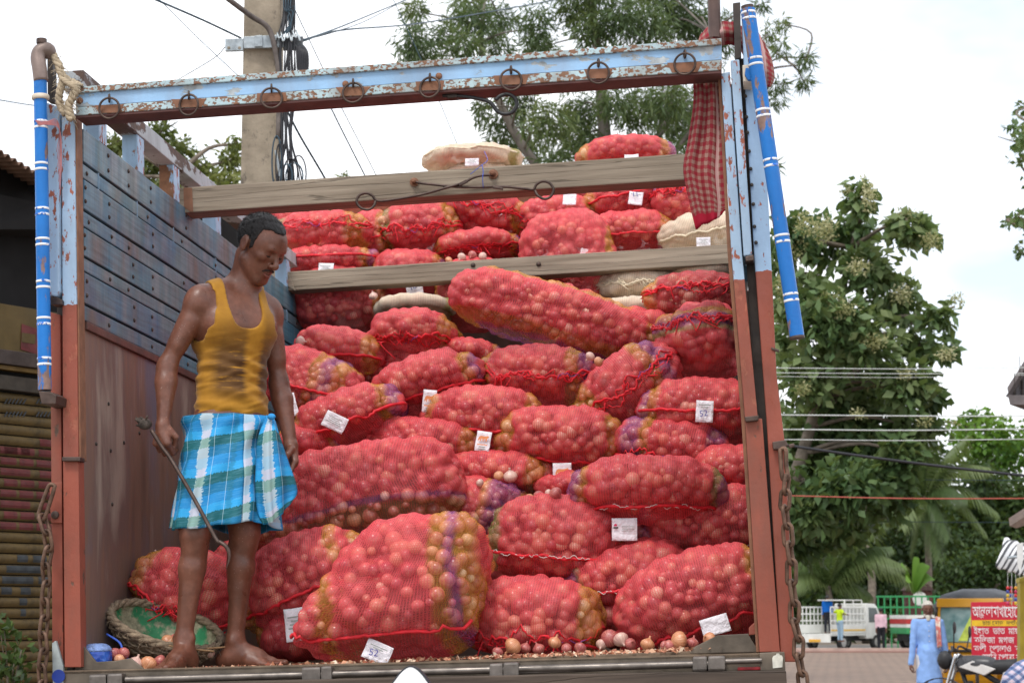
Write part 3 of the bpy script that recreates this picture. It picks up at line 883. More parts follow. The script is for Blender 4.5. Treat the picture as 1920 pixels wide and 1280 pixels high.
def sack(u, v, w, h, ang, Y, label, depth=None, seam=0.0, seam_kind='line', bands=(), tags=(), white=False, p=2.5, yaw=0.0, taper=0.0, ears=0.16, base=PINK, onion_r=0.0262, sag=0.0, shear=0.0, tz=0.0, lump=0.055, pitch=0.0):
    """u,v,w,h: where the sack shows and how large (1920 px); ang: its tilt; Y: how far its front lies up the bed"""
    Y *= 1.106
    _cnt[0] += 1
    sd = _cnt[0] * 17 + 3
    rng = np.random.default_rng(sd)
    c = depth if depth else 0.31
    k = FPX / (6.43 + Y + 0.8 * c)
    cen = at(u, v, Y + c * 0.85)
    # the outline one sees also holds some of the depth of the sack: take it off
    qd = (p + 0.25) / (p - 0.75)
    def own(half, an):
        hh, cs = half - onion_r * 0.45, abs(c * math.sin(an))
        return max(hh ** qd - cs ** qd, (0.52 * hh) ** qd) ** (1 / qd) / max(0.5, math.cos(an))
    a = own(w * 1.03 / 2 / k, math.atan2(cen.x - TCn[0], cen.y - TCn[1]))
    b = own(h * 1.05 / 2 / k, math.atan2(cen.z - TCn[2], cen.y - TCn[1]) + R(pitch))
    p = p + 0.25
    def radius(d):
        e = (np.abs(d[:, 0] / a) ** p + np.abs(d[:, 1] / c) ** p + np.abs(d[:, 2] / b) ** p) ** (-1 / p)
        e = e * lumps(d, sd, lump)
        # gathered corners at both ends of the seam
        for s in (-1, 1):
            ax = np.array([s * a, -0.35 * c, seam * b * 0.9]); ax = ax / np.linalg.norm(ax)
            e = e * (1 + ears * np.exp(-((1 - d @ ax) / 0.035)))
        return e
    def surf(d):
        q = d * radius(d)[:, None]
        if shear or tz:
            zz_ = q[:, 2] / b
            q[:, 0] = q[:, 0] * (1 - tz * zz_) + shear * q[:, 2]
        if taper:
            q[:, 2] *= 1 + taper * q[:, 0] / a
        if sag:
            q[:, 2] -= sag * b * (q[:, 0] / a) ** 2
        return q
    # net grid, poles at the two ends
    per = 2.6 * (b + c) * 1.25
    step = 0.0135 if w > 150 else 0.0155
    nphi = int(np.clip(per / step, 36, 130))
    nth = int(np.clip((2 * a + 0.8 * (b + c)) / step, 24, 96))
    th = np.linspace(0, np.pi, nth + 2)[1:-1]
    ph = np.linspace(0, 2 * np.pi, nphi, endpoint=False)
    T, Pp = np.meshgrid(th, ph, indexing='ij')
    def dirs(T, Pp):
        d = np.stack([np.cos(T) * a, np.sin(T) * np.cos(Pp) * c, np.sin(T) * np.sin(Pp) * b], -1).reshape(-1, 3)
        return d / np.linalg.norm(d, axis=1)[:, None]
    D = dirs(T, Pp)
    D = np.concatenate([D, [[1.0, 0, 0], [-1.0, 0, 0]]])
    body = surf(D)
    idx = np.arange(nth * nphi).reshape(nth, nphi)
    nx = np.roll(idx, -1, 1)
    quads = np.stack([idx[:-1], nx[:-1], nx[1:], idx[1:]], -1).reshape(-1, 4)
    N0, N1 = nth * nphi, nth * nphi + 1
    tris = np.concatenate([np.stack([nx[0], idx[0], np.full(nphi, N0)], -1), np.stack([idx[-1], nx[-1], np.full(nphi, N1)], -1)])
    def normals(q, d):
        e = q / np.array([a, c, b]); g = np.sign(e) * np.abs(e) ** (p - 1) / np.array([a, c, b])
        return g / (np.linalg.norm(g, axis=1)[:, None] + 1e-9)
    bn = normals(body, D)
    # onions spread over the skin
    area = 4 * np.pi * (((a * b) ** 1.6 + (a * c) ** 1.6 + (b * c) ** 1.6) / 3) ** (1 / 1.6) * 1.12
    n_on = int(area / (onion_r ** 2 * 3.1))
    i = np.arange(n_on) + 0.5
    zz = 1 - 2 * i / n_on
    az = np.pi * (1 + 5 ** 0.5) * i
    d0 = np.stack([zz * a, np.sqrt(1 - zz ** 2) * np.cos(az) * c, np.sqrt(1 - zz ** 2) * np.sin(az) * b], -1)
    d0 += rng.normal(size=d0.shape) * onion_r * 0.34
    d0 /= np.linalg.norm(d0, axis=1)[:, None]
    oc = surf(d0); on = normals(oc, d0)
    orad = onion_r * rng.choice([0.6, 0.8, 0.95, 1.05, 1.2], n_on) * rng.uniform(0.9, 1.1, n_on)
    odrop = orad * rng.uniform(0.3, 0.62, n_on)
    oc = oc - on * odrop[:, None]
    # net drapes over the crests
    hmax = np.full(len(body), -1.0)
    for s in range(0, len(body), 4096):
        q = body[s:s + 4096]
        dv = q[:, None, :] - oc[None]
        along = np.einsum('ijk,ik->ij', dv, bn[s:s + 4096])
        lat2 = np.maximum((dv ** 2).sum(-1) - along ** 2, 0)
        hh = np.where(lat2 < (orad * 0.98)[None] ** 2, np.sqrt(np.maximum((orad + 0.0035)[None] ** 2 - lat2, 0)) - along, -1.0)
        hh = np.where(np.abs(along) < 0.09, hh, -1.0)
        hmax[s:s + 4096] = hh.max(1)
    hmax = np.maximum(hmax, -0.002)
    g = hmax[:N0].reshape(nth, nphi)
    g2 = g.copy(); g2[1:-1] = np.maximum(g[1:-1], (g[:-2] + g[2:]) / 2 * 0.96)
    g2 = np.maximum(g2, (np.roll(g, 1, 1) + np.roll(g, -1, 1)) / 2 * 0.96)
    hmax[:N0] = g2.ravel()
    hmax[N0:] = onion_r * 0.5
    net = body + bn * hmax[:, None]
    # tilt the sack
    Ra = np.array(Matrix.Rotation(R(-ang), 3, 'Y') @ Matrix.Rotation(R(-pitch), 3, 'X') @ Matrix.Rotation(yaw, 3, 'Z'))
    mw = TM @ Matrix.Translation(cen) @ Matrix(Ra).to_4x4()
    me = fast_mesh('onion_sack', net, quads, tris, M_netw if white else M_net)
    # thread colours woven into the net
    dens = np.ones(len(net))
    colr = np.tile(np.array(CREAM if white else base), (len(net), 1)) * (1 + rng.normal(size=(len(net), 1)) * 0.05)
    e = body / np.array([a, c, b])
    bl = list(bands) if bands else ([('x', -0.97, 0.12, YEL), ('x', 0.97, 0.12, YEL), ('x', 1.05, 0.06, PUR)] if not white else [('x', 0.95, 0.06, GRN)])
    for ax, pos, wd, cc in bl:
        t = e[:, 0 if ax == 'x' else 2] + 0.03 * np.sin(e[:, 2 if ax == 'x' else 0] * 5 + sd)
        m = np.clip(1.5 - np.abs(t - pos) / wd * 1.0, 0, 1)[:, None]
        m = np.clip(m * 2, 0, 1)
        colr = colr * (1 - m) + np.array(cc) * m
        dens = dens * (1 - m[:, 0]) + (0.60 if cc == YEL else 0.66) * m[:, 0]
    at_ = me.attributes.new('net', 'FLOAT_COLOR', 'POINT')
    at_.data.foreach_set('color', np.concatenate([np.clip(colr, 0, 1), dens[:, None]], 1).astype(np.float32).ravel())
    # thread coordinates in units of one mesh, from the lengths of the skin
    uvl = me.uv_layers.new(name='UVMap')
    vi = np.empty(len(me.loops), np.int32); me.loops.foreach_get('vertex_index', vi)
    tu = np.concatenate([(T / np.pi * (2 * a + 0.8 * (b + c)) / 0.0085).ravel(), [0, 80]])
    pv = np.concatenate([(Pp / (2 * np.pi) * round(per / 0.0085)).ravel(), [0, 0]])
    uv = np.stack([tu[vi], pv[vi]], -1)
    starts = np.empty(len(me.polygons), np.int32); me.polygons.foreach_get('loop_start', starts)
    tot = np.empty(len(me.polygons), np.int32); me.polygons.foreach_get('loop_total', tot)
    per_n = round(per / 0.0085)
    for k_ in (3, 4):
        ss = starts[tot == k_]
        if len(ss) == 0: continue
        ii = ss[:, None] + np.arange(k_)
        vv = uv[ii, 1]
        fix = (vv.max(1) - vv.min(1)) > per_n / 2
        vv = np.where(fix[:, None] & (vv < per_n / 2), vv + per_n, vv)
        uv[ii, 1] = vv
    uvl.data.foreach_set('uv', (uv * 0.628).astype(np.float32).ravel())
    root = link('onion_sack', me, None, label, 'sack', 'onion sacks piled in the truck', mw=mw)
    # onions that can be seen from behind or above the truck
    nw = (on @ Ra.T)
    keep = (nw @ np.array([0, -0.95, 0.3]) > 0.0) | ((nw[:, 2] > 0.55) & (nw[:, 1] < 0.45))
    oc_, or_ = oc[keep], orad[keep]
    m_ = len(oc_)
    sc = np.stack([or_, or_, or_ * rng.uniform(0.82, 1.02, m_)], -1)
    V = ICO_V[None] * sc[:, None]
    # each onion turned its own way
    qx = rng.uniform(0, 6.28, (m_, 2))
    ca, sa, cb_, sb = np.cos(qx[:, 0]), np.sin(qx[:, 0]), np.cos(qx[:, 1]), np.sin(qx[:, 1])
    x, y, z = V[..., 0], V[..., 1], V[..., 2]
    x, y = x * ca[:, None] - y * sa[:, None], x * sa[:, None] + y * ca[:, None]
    y, z = y * cb_[:, None] - z * sb[:, None], y * sb[:, None] + z * cb_[:, None]
    V = np.stack([x, y, z], -1) + oc_[:, None]
    F = ICO_F[None] + (np.arange(m_) * len(ICO_V))[:, None, None]
    om = fast_mesh('onions', V.reshape(-1, 3), None, F.reshape(-1, 3), M_onion)
    tone = np.repeat(np.clip((0.86 + 0.14 * rng.random(m_)) if white else rng.beta(2.2, 2.0, m_) + (rng.random(m_) < 0.07) * 0.3, 0, 1), len(ICO_V))
    at2 = om.attributes.new('tone', 'FLOAT', 'POINT'); at2.data.foreach_set('value', tone.astype(np.float32))
    link('onions', om, root, kind='stuff')
    # seam across the front
    def front(xn, zn):
        """a point on the front of the skin at normalised x, z"""
        tx = np.clip(abs(xn) ** p + abs(zn) ** p, 0, 0.985)
        yy = -c * (1 - tx) ** (1 / p)
        d = np.array([[xn * a, yy, zn * b]]); d /= np.linalg.norm(d)
        q = surf(d)[0]
        return Vector(q + normals(q[None], d)[0] * onion_r * 0.62)
    if seam_kind and seam is not None:
        ms = M_seamw if white else M_seam
        xs = np.linspace(-1.0, 1.0, 44)
        f0 = rng.uniform(0, 6.28)
        wig = {'line': 0.035, 'chain': 0.03, 'messy': 0.10}[seam_kind]
        def path(offz, wg, nn=44):
            pts = []
            kn = rng.normal(size=12) * wg
            fine_ = rng.normal(size=nn) * wg * 0.35
            for i_, x_ in enumerate(np.linspace(-0.99, 0.99, nn)):
                z_ = seam + offz + float(np.interp((x_ + 1) / 2 * 11, np.arange(12), kn)) + fine_[i_] - 0.12 * (1 - x_ * x_) * (1 if seam > -0.3 else 0.3) + (0.25 * seam * -1) * abs(x_) ** 4
                pts.append(front(x_, np.clip(z_, -0.95, 0.95)))
            return pts
        r0 = 0.0058 if seam_kind != 'messy' else 0.0048
        pts = path(0, wig)
        rr = [r0 * (0.8 + 0.5 * abs(math.sin(q_ * 1.7 + f0))) for q_ in range(len(pts))]
        sm = MB().tube(pts, rr, 6)
        if seam_kind == 'messy':
            sm.tube(path(0.07, 0.13, 60), [r0 * (0.4 + 0.5 * abs(math.sin(q_ * 2.3))) for q_ in range(60)], 5)
            sm.tube(path(-0.08, 0.11, 60), [r0 * (0.3 + 0.5 * abs(math.sin(q_ * 1.9 + 1))) for q_ in range(60)], 5)
            for q_ in range(9):
                x_ = rng.uniform(-0.75, 0.75)
                P0 = front(x_, np.clip(seam - 0.1, -0.9, 0.9))
                sm.tube(spline([P0, P0 + Vector((rng.normal() * .012, -0.012, rng.normal() * .015)), P0 + Vector((rng.normal() * .03, -0.006, -abs(rng.normal()) * .03))], 4), 0.0028, 4)
        sm.build('seam', ms, root, smooth=True)
        if seam_kind == 'chain':
            q2 = path(0, wig, 110)
            MB().tube([q_ + Vector((0, -0.005, 0.007 * math.sin(i_ * 0.62 + 1.4 * math.sin(i_ * .21 + sd)) * (0.4 + 0.6 * math.sin(i_ * .13 + sd) ** 2))) for i_, q_ in enumerate(q2)], 0.0017, 5).build('white_cord', M_cord, root, smooth=True)
        if seam_kind == 'messy':
            q2 = path(0.0, 0.07, 70)
            k0 = int(rng.integers(8, 56))
            MB().tube([q_ + Vector((0, -0.008, 0.01 * math.sin(i_ * 0.6))) for i_, q_ in enumerate(q2[k0:k0 + 12])], 0.0016, 5).build('purple_thread', M_purple, root, smooth=True)
    inv = mw.inverted() @ TM
    for tg in tags:
        paper(root, inv, k, Y, *tg)
    SACKS.append(root)
    return root

def paper(root, inv, k, Y, u, v, w, h, rot, what, dy=0.0):
    """a paper slip hanging on the seam, in the tilt and place where it hangs"""
    W, H = w / k, h / k
    r = random.Random(int(u * 7 + v))
    nx_, nz_ = 7, 8
    vs, fs = [], []
    bow, curl = r.uniform(0.0, 0.006), r.uniform(0.001, 0.004)
    for j in range(nz_):
        for i in range(nx_):
            x, z = i / (nx_ - 1) - 0.5, j / (nz_ - 1) - 0.5
            y = bow * (1 - 4 * x * x) - curl * (0.5 - z) ** 2 * 2 + 0.002 * math.sin(9 * z + 4 * x + u)
            vs.append((x * W, y, z * H))
    fs = [(j * nx_ + i, j * nx_ + i + 1, (j + 1) * nx_ + i + 1, (j + 1) * nx_ + i) for j in range(nz_ - 1) for i in range(nx_ - 1)]
    # find where the net surface is under the slip
    loc = at(u, v, Y)
    o_ = TCn; d_ = ray_t(u, v)
    me = root.data
    co = np.empty(len(me.vertices) * 3, np.float32); me.vertices.foreach_get('co', co)
    M4 = np.array(inv.inverted())
    pw = co.reshape(-1, 3) @ M4[:3, :3].T + M4[:3, 3]
    q = (pw - TCn) @ TRn
    pu, pv = 960 + FPX * q[:, 0] / q[:, 1], 640 - FPX * q[:, 2] / q[:, 1]
    near = (np.abs(pu - u) < w * 0.55 + 4) & (np.abs(pv - v) < h * 0.55 + 4)
    yf = pw[near, 1].min() if near.any() else Y
    loc = at(u, v, yf - 0.012 + dy)
    m = inv @ Matrix.Translation(loc) @ Matrix.Rotation(R(-rot), 4, 'Y') @ Matrix.Rotation(r.uniform(-0.18, 0.1), 4, 'X')
    me = mesh_from('paper_tag', vs, fs, M_paper, True)
    t = link('paper_tag', me, root, mw=m)
    sol = t.modifiers.new('thick', 'SOLIDIFY'); sol.thickness = 0.0008
    tm = lambda x, z, s: Matrix.Translation((x * W, -0.0115, z * H)) @ Matrix.Rotation(math.pi / 2, 4, 'X')
    if what in ('52', '16', '12', '11'):
        s = min(W, H) * 0.5
        text_obj('handwriting', {'52': '52', '16': '16', '12': '12', '11': '11'}[what], s, M_ink, t, tm(-0.26, -0.28 if what == '52' else 0.05, 0) @ Matrix.Rotation(0.2, 4, 'Z'))
        lines(t, W, H, 0.25, 2, M_inkg)
    elif what == 'animal':
        mark_animal(t, W, H)
        lines(t, W, H, -0.22, 3, M_inkg, M_orange)
    elif what == 'logo':
        m_ = MB()
        m_.prism([(-0.42 * W, -0.0105, 0.14 * H), (-0.30 * W, -0.0105, 0.14 * H), (-0.28 * W, -0.0105, 0.20 * H), (-0.33 * W, -0.0105, 0.26 * H), (-0.40 * W, -0.0105, 0.22 * H)], (0, 0.0006, 0))
        m_.build('print_mark', M_redink, t)
        m2 = MB(); m2.box((-0.43 * W, -0.0105, 0.04 * H), (-0.24 * W, -0.0099, 0.11 * H)); m2.build('print_mark', M_dark, t)
        for i in range(4):
            zz = (0.13 - 0.07 * i) * H
            MB().box((-0.10 * W, -0.0105, zz), ((0.40 - 0.1 * (i == 3)) * W, -0.0099, zz + 0.02 * H)).build('print_line', M_inkg, t)
    elif what == 'scribble':
        lines(t, W, H, 0.2, 4, M_inkg)
    return t

def lines(t, W, H, z0, n, mat, mat0=None):
    for i in range(n):
        zz = (z0 - 0.11 * i) * H
        wv = 0.34 - 0.07 * ((i * 5) % 3)
        MB().box((-wv * W, -0.0112, zz), (wv * W, -0.0106, zz + 0.045 * H)).build('print_line', mat0 if (mat0 and i == 0) else mat, t)

def mark_animal(t, W, H):
    """small orange four-legged beast printed on the slip"""
    P = [(-.30, .10), (-.26, .20), (-.18, .26), (.08, .25), (.20, .27), (.28, .30), (.34, .24), (.30, .17), (.24, .14), (.23, -.02), (.17, -.02), (.16, .10), (.05, .10), (.04, -.02), (-.02, -.02), (-.03, .10), (-.12, .11), (-.13, -.02), (-.19, -.02), (-.20, .10), (-.24, .02), (-.30, -.02), (-.32, .04)]
    MB().prism([(x * W * 1.1, -0.0112, z * H * .9) for x, z in P], (0, 0.0006, 0)).build('print_mark', M_orange, t)

NB = 'x'
Y1, P1, G1 = YEL, PUR, GRN
RIGHT_BAND = [('x', 0.62, 0.07, Y1), ('x', 0.80, 0.08, P1), ('x', 0.95, 0.08, Y1)]
# ---- lowest layer, nearest the tail
sack(766, 1104, 296, 262, 3, 0.10, 'plump red sack beside the man, slumped at the tail, with wide yellow and purple bands', depth=0.27, seam=-0.95, p=4.4, shear=0.48, tz=0.20, lump=0.025, pitch=16, bands=[('x', 0.60, 0.09, Y1), ('x', 0.76, 0.055, P1), ('x', 0.93, 0.09, Y1), ('x', -0.97, 0.07, Y1)], tags=[(708, 1222, 50, 36, -25, '52', -0.02)], ears=0.08)
sack(590, 1098, 262, 196, 17, 0.50, 'red sack leaning behind the man\'s leg, with a faintly printed slip hanging below its seam', depth=0.30, seam=-0.45, pitch=9, bands=[('x', 0.62, 0.06, Y1), ('x', 0.97, 0.09, Y1), ('x', -0.97, 0.09, Y1)], tags=[(556, 1170, 42, 60, 6, 'scribble', -0.03)])
sack(668, 938, 405, 205, 9, 0.80, 'longest red sack, lying across above the plump one, brown band and purple line below', depth=0.30, seam_kind=None, p=3.4, pitch=8, bands=[('z', -0.80, 0.20, (0.34, 0.17, 0.04)), ('z', -0.47, 0.035, P1)], ears=0.05)
sack(350, 1102, 205, 142, -20, 0.46, 'red sack between the wall and the man\'s legs, gathered at its yellow left end', depth=0.2, seam=-0.55, seam_kind='messy', bands=[('x', -0.72, 0.12, Y1), ('x', -0.97, 0.06, P1)], taper=0.25)
sack(560, 1192, 140, 90, 0, 0.52, 'small dark red sack low under the faintly printed slip', depth=0.25, seam_kind=None)
sack(470, 1085, 150, 150, 0, 0.95, 'red sack half hidden right behind the man\'s knees', depth=0.26, seam_kind=None)
sack(1006, 1160, 250, 148, -5, 0.36, 'low red sack at the sill by loose onions, tied with white string', depth=0.30, seam=-0.5, seam_kind='messy', bands=[('x', 0.86, 0.12, Y1), ('x', -0.97, 0.08, Y1)])
sack(1310, 1128, 290, 178, 14, 0.34, 'fat red sack in the tail corner by the right post, with a crooked blank slip', depth=0.30, seam=-0.72, pitch=9, bands=[('x', 0.80, 0.07, Y1), ('x', 0.95, 0.07, P1)], tags=[(1341, 1172, 50, 32, 14, None, -0.02)], p=2.3)
sack(1052, 1012, 248, 160, -6, 0.74, 'red sack with a chain-stitched white cord, under the sack with the printed slip', depth=0.3, seam=-0.42, seam_kind='chain', bands=[('x', -0.95, 0.09, G1), ('x', 0.97, 0.07, Y1)])
sack(1214, 922, 285, 130, -2, 0.72, 'smooth red sack with a purple left end and a square printed slip', depth=0.3, pitch=6, seam=-0.68, seam_kind='chain', bands=[('x', -0.80, 0.05, Y1), ('x', -0.95, 0.09, P1), ('x', 0.90, 0.05, G1), ('x', 0.98, 0.05, P1)], tags=[(1171, 992, 46, 41, -2, 'logo', -0.02)], p=2.1, ears=0.1)
sack(1330, 980, 260, 130, 3, 0.90, 'red sack against the right post, chain-stitched along its bottom, purple left corner', depth=0.3, seam=-0.75, seam_kind='chain', bands=[('x', -0.92, 0.1, P1)])
sack(1178, 1085, 230, 128, 8, 0.72, 'dark red sack with a purple pointed end, wedged under the square printed slip', depth=0.3, seam=-0.25, seam_kind='chain', bands=[('x', -0.72, 0.04, G1), ('x', -0.90, 0.14, P1)], taper=0.2)
sack(912, 958, 175, 125, -14, 1.02, 'pale red sack end with a broad purple patch, beside the longest sack', depth=0.36, seam_kind=None, bands=[('x', 0.15, 0.07, Y1), ('x', 0.55, 0.28, P1), ('x', 0.93, 0.08, Y1)])
sack(985, 1078, 125, 80, -20, 0.95, 'small red sack end with yellow stripes between two bigger sacks', depth=0.3, seam_kind=None, bands=[('x', 0.1, 0.08, Y1), ('x', 0.8, 0.1, P1)])
sack(1152, 1165, 110, 90, 0, 0.75, 'dark red sack deep in the gap behind the loose onions', depth=0.25, seam_kind=None)
# ---- middle layers
sack(1054, 827, 230, 125, -6, 1.22, 'red sack with an orange beast slip hanging straight below its seam', depth=0.3, seam=-0.72, bands=[('x', -0.88, 0.12, Y1), ('x', 0.90, 0.1, Y1)], tags=[(1054, 889, 34, 42, -2, 'animal', -0.03)])
sack(912, 785, 222, 118, -3, 1.32, 'red sack with orange threads at its left end and a folded beast slip', depth=0.3, seam=-0.55, bands=[('x', -0.83, 0.06, Y1), ('x', 0.90, 0.1, Y1)], tags=[(906, 827, 27, 38, -10, 'animal', -0.03)])
sack(797, 722, 222, 110, 14, 1.46, 'pinkish sack sloping up to the right, a narrow beast slip under its seam', depth=0.3, seam=-0.52, bands=[('x', -0.80, 0.05, Y1), ('x', -0.97, 0.07, P1), ('x', 0.86, 0.07, Y1), ('x', 0.99, 0.05, P1)], tags=[(805, 752, 25, 42, -8, 'animal', -0.03)], p=2.1)
sack(590, 722, 195, 135, -20, 1.36, 'red sack just right of the man\'s elbow, pinched by a yellow and purple band', depth=0.32, seam=-0.2, bands=[('x', 0.28, 0.08, Y1), ('x', 0.50, 0.09, P1), ('x', 0.72, 0.1, Y1)], tags=[(543, 760, 27, 44, 14, '52', -0.03)])
sack(658, 783, 218, 105, 17, 1.20, 'red sack with a tilted square slip lying on top of it', depth=0.3, seam=-0.45, bands=[('x', -0.92, 0.1, Y1), ('x', 0.78, 0.08, Y1), ('x', 0.93, 0.07, P1)], tags=[(628, 791, 44, 30, -28, 'scribble', -0.02)])
sack(812, 832, 215, 95, -8, 1.26, 'red sack mostly buried, its yellow end under the folded beast slip', depth=0.28, seam=-0.6, bands=[('x', 0.80, 0.12, Y1), ('x', 0.97, 0.06, P1)])
sack(1012, 707, 210, 122, -4, 1.56, 'rounded pink sack with ragged red stitching and a purple-yellow right end', depth=0.3, seam=-0.15, seam_kind='messy', bands=[('x', 0.70, 0.09, Y1), ('x', 0.90, 0.09, P1), ('x', -0.92, 0.1, Y1)])
sack(1178, 735, 200, 140, 34, 1.46, 'lumpy sack tilted steeply, knotted red strings running diagonally over it', depth=0.3, seam=-0.05, seam_kind='messy', bands=[('x', 0.75, 0.12, P1), ('x', 0.55, 0.08, Y1), ('x', -0.80, 0.16, Y1)])
sack(1320, 772, 215, 125, -3, 1.28, 'red sack by the right post with a slip marked in blue pen', depth=0.3, seam=-0.1, bands=[('x', -0.88, 0.1, Y1), ('x', -0.99, 0.05, P1)], tags=[(1321, 771, 31, 40, -6, '52', -0.02)])
sack(1262, 842, 200, 105, -10, 1.22, 'lumpy sack with pale purple left end and knotted strings, below the pen-marked slip', depth=0.28, seam=-0.55, seam_kind='messy', bands=[('x', -0.72, 0.14, P1), ('x', -0.50, 0.07, Y1), ('x', 0.8, 0.12, P1)])
sack(1368, 882, 135, 92, 0, 1.10, 'small red sack end squeezed against the right post', depth=0.26, seam=-0.8, seam_kind='messy', bands=[('x', 0.85, 0.12, Y1)])
sack(1316, 646, 160, 146, 0, 1.56, 'round bulging sack end gathered in a knot, purple and green threads, by the right post', depth=0.40, seam=0.42, seam_kind='messy', bands=[('z', 0.30, 0.18, P1), ('z', 0.58, 0.09, Y1), ('z', 0.1, 0.05, G1)], p=2.2, onion_r=0.034)
sack(1302, 563, 170, 104, 0, 2.15, 'dull dark red sack with ragged stitching, above the knotted round end', depth=0.26, seam=0.25, seam_kind='messy', base=(0.50, 0.05, 0.055))
sack(1046, 600, 385, 128, -19, 1.98, 'long bright sack lying aslant below the lower wooden crosspiece, yellow line along it', depth=0.30, seam_kind=None, p=2.9, bands=[('z', -0.72, 0.13, Y1), ('z', -0.98, 0.09, P1), ('z', 0.93, 0.05, Y1), ('x', 0.96, 0.03, Y1)], ears=0.05)
sack(1206, 622, 125, 85, -8, 2.10, 'small bright sack end peeping out behind the long slanting sack', depth=0.26, seam_kind=None)
sack(784, 634, 166, 104, -3, 1.86, 'plump sack with ragged stitches low on it, left of the long slanting sack', depth=0.38, seam=-0.45, seam_kind='messy', bands=[('x', 0.88, 0.1, Y1)])
sack(645, 666, 172, 104, -10, 1.72, 'plump sack by the blue planks, red seam dipping to its yellow right corner', depth=0.36, seam=-0.25, bands=[('x', 0.92, 0.12, Y1)], tags=[(620, 690, 16, 20, -10, None, -0.005)])
sack(892, 668, 110, 70, -10, 1.92, 'shaded sack end under the lower end of the long slanting sack', depth=0.3, seam_kind=None)
sack(945, 888, 200, 85, -6, 1.20, 'flat sack with onions spilled on it, left of the hanging beast slip', depth=0.28, seam_kind=None, bands=[('x', 0.7, 0.12, Y1)])
sack(588, 835, 130, 75, 0, 1.20, 'sack end just above the left end of the longest sack', depth=0.28, seam_kind=None)
sack(1072, 918, 120, 66, 0, 1.12, 'small shaded sack directly behind the hanging beast slip', depth=0.28, seam_kind=None, bands=[('x', 0.5, 0.2, Y1)])
# ---- upper layers, behind the lower crosspiece
sack(645, 572, 179, 141, 0, 3.10, 'dark boxy sack under the left end of the lower crosspiece', depth=0.36, seam_kind=None, p=3.4, bands=[('x', 0.97, 0.05, Y1)], ears=0.04)
sack(722, 588, 88, 121, 0, 3.25, 'narrow yellowish sack side right of the dark boxy one', depth=0.4, seam_kind=None, bands=[('x', 0.1, 0.5, (0.5, 0.22, 0.06))])
sack(776, 520, 144, 106, 0, 3.18, 'red sack behind the crosspiece with a slip numbered in pencil', depth=0.4, seam=-0.2, tags=[(778, 545, 31, 27, 8, '16', -0.02)])
sack(788, 586, 150, 56, 0, 2.86, 'cream sack under the slip numbered in pencil', depth=0.4, seam_kind=None, white=True)
sack(893, 552, 146, 143, 0, 3.08, 'dark red sack hanging below the middle of the lower crosspiece', depth=0.42, seam_kind=None, p=3.0)
sack(1072, 508, 179, 216, 4, 3.10, 'tall slumped sack crossing behind the middle of the lower crosspiece', depth=0.36, seam_kind=None, p=2.9, bands=[('x', 0.94, 0.05, Y1)], taper=0.0)
sack(905, 472, 161, 84, 2, 3.32, 'sack with a torn top and loose peel, resting on the lower crosspiece', depth=0.42, seam=-0.5, seam_kind='messy')
sack(613, 440, 175, 92, -2, 3.22, 'sack beside the man\'s face with a deep red seam and green left corner', depth=0.26, seam=0.15, seam_kind='messy', bands=[('x', -0.92, 0.08, G1), ('x', 0.80, 0.16, Y1)])
sack(620, 497, 177, 73, 0, 3.16, 'flattened sack on the left end of the lower crosspiece, slip over the wood', depth=0.26, seam=0.1, tags=[(611, 505, 29, 25, -4, 'scribble', -0.02)], p=3.0)
sack(702, 450, 99, 108, 0, 3.42, 'sack with an olive right corner behind the ragged-seamed sack', depth=0.26, seam=-0.15, bands=[('x', 0.7, 0.2, Y1)])
sack(793, 430, 152, 108, 0, 3.36, 'round sack with star-shaped stitches and two olive corners', depth=0.26, seam=-0.2, seam_kind='messy', bands=[('x', -0.88, 0.12, G1), ('x', 0.85, 0.14, Y1)])
sack(910, 402, 156, 101, -14, 3.46, 'coarse dark sack below the looped rods, big onions showing', depth=0.26, seam=0.1, seam_kind='messy', onion_r=0.034, base=(0.6, 0.03, 0.045))
sack(1043, 410, 150, 86, 4, 3.50, 'flat sack hung with a white slip just below the upper crosspiece', depth=0.26, seam=-0.6, seam_kind='messy', tags=[(1068, 374, 25, 22, -6, None, -0.02)])
sack(1185, 376, 166, 92, 8, 3.50, 'sack under the upper crosspiece with a rising seam and a pen-marked slip', depth=0.26, seam=-0.05, tags=[(1192, 372, 26, 25, -10, '11', -0.02)])
sack(1180, 437, 158, 84, 0, 3.32, 'neat oval sack resting on the lower crosspiece, straight red seam', depth=0.26, seam=-0.4, bands=[('x', 0.9, 0.1, Y1)])
sack(1272, 388, 99, 108, 0, 3.40, 'sack end with a purple patch beside the checked cloth', depth=0.26, seam=0.35, seam_kind='messy', bands=[('z', 0.62, 0.18, P1), ('z', 0.85, 0.1, Y1)])
sack(1318, 442, 146, 86, 6, 3.22, 'cream sack with a stitched seam, below the tip of the checked cloth', depth=0.26, seam=-0.2, white=True, tags=[(1319, 454, 26, 18, -2, 'scribble', -0.02)])
sack(1206, 541, 156, 76, 0, 3.02, 'cream sack with looped stitches showing below the lower crosspiece', depth=0.26, seam=-0.05, seam_kind='messy', white=True)
sack(1330, 512, 135, 70, 0, 3.0, 'cream sack end by the right post, just under the lower crosspiece', depth=0.26, seam_kind=None, white=True)
sack(1196, 584, 135, 58, 0, 2.74, 'cream sack lowest of the pale ones, beside the slanting sack', depth=0.26, seam_kind=None, white=True)
sack(1176, 303, 166, 97, 0, 3.92, 'topmost red sack standing above the upper crosspiece', depth=0.42, seam_kind=None, tags=[(1184, 293, 26, 8, 0, None, -0.01)])
sack(893, 312, 175, 77, -2, 3.92, 'topmost cream sack with a green corner and a slip, above the upper crosspiece', depth=0.42, seam=0.25, white=True, tags=[(885, 304, 26, 15, -4, 'scribble', -0.01)])
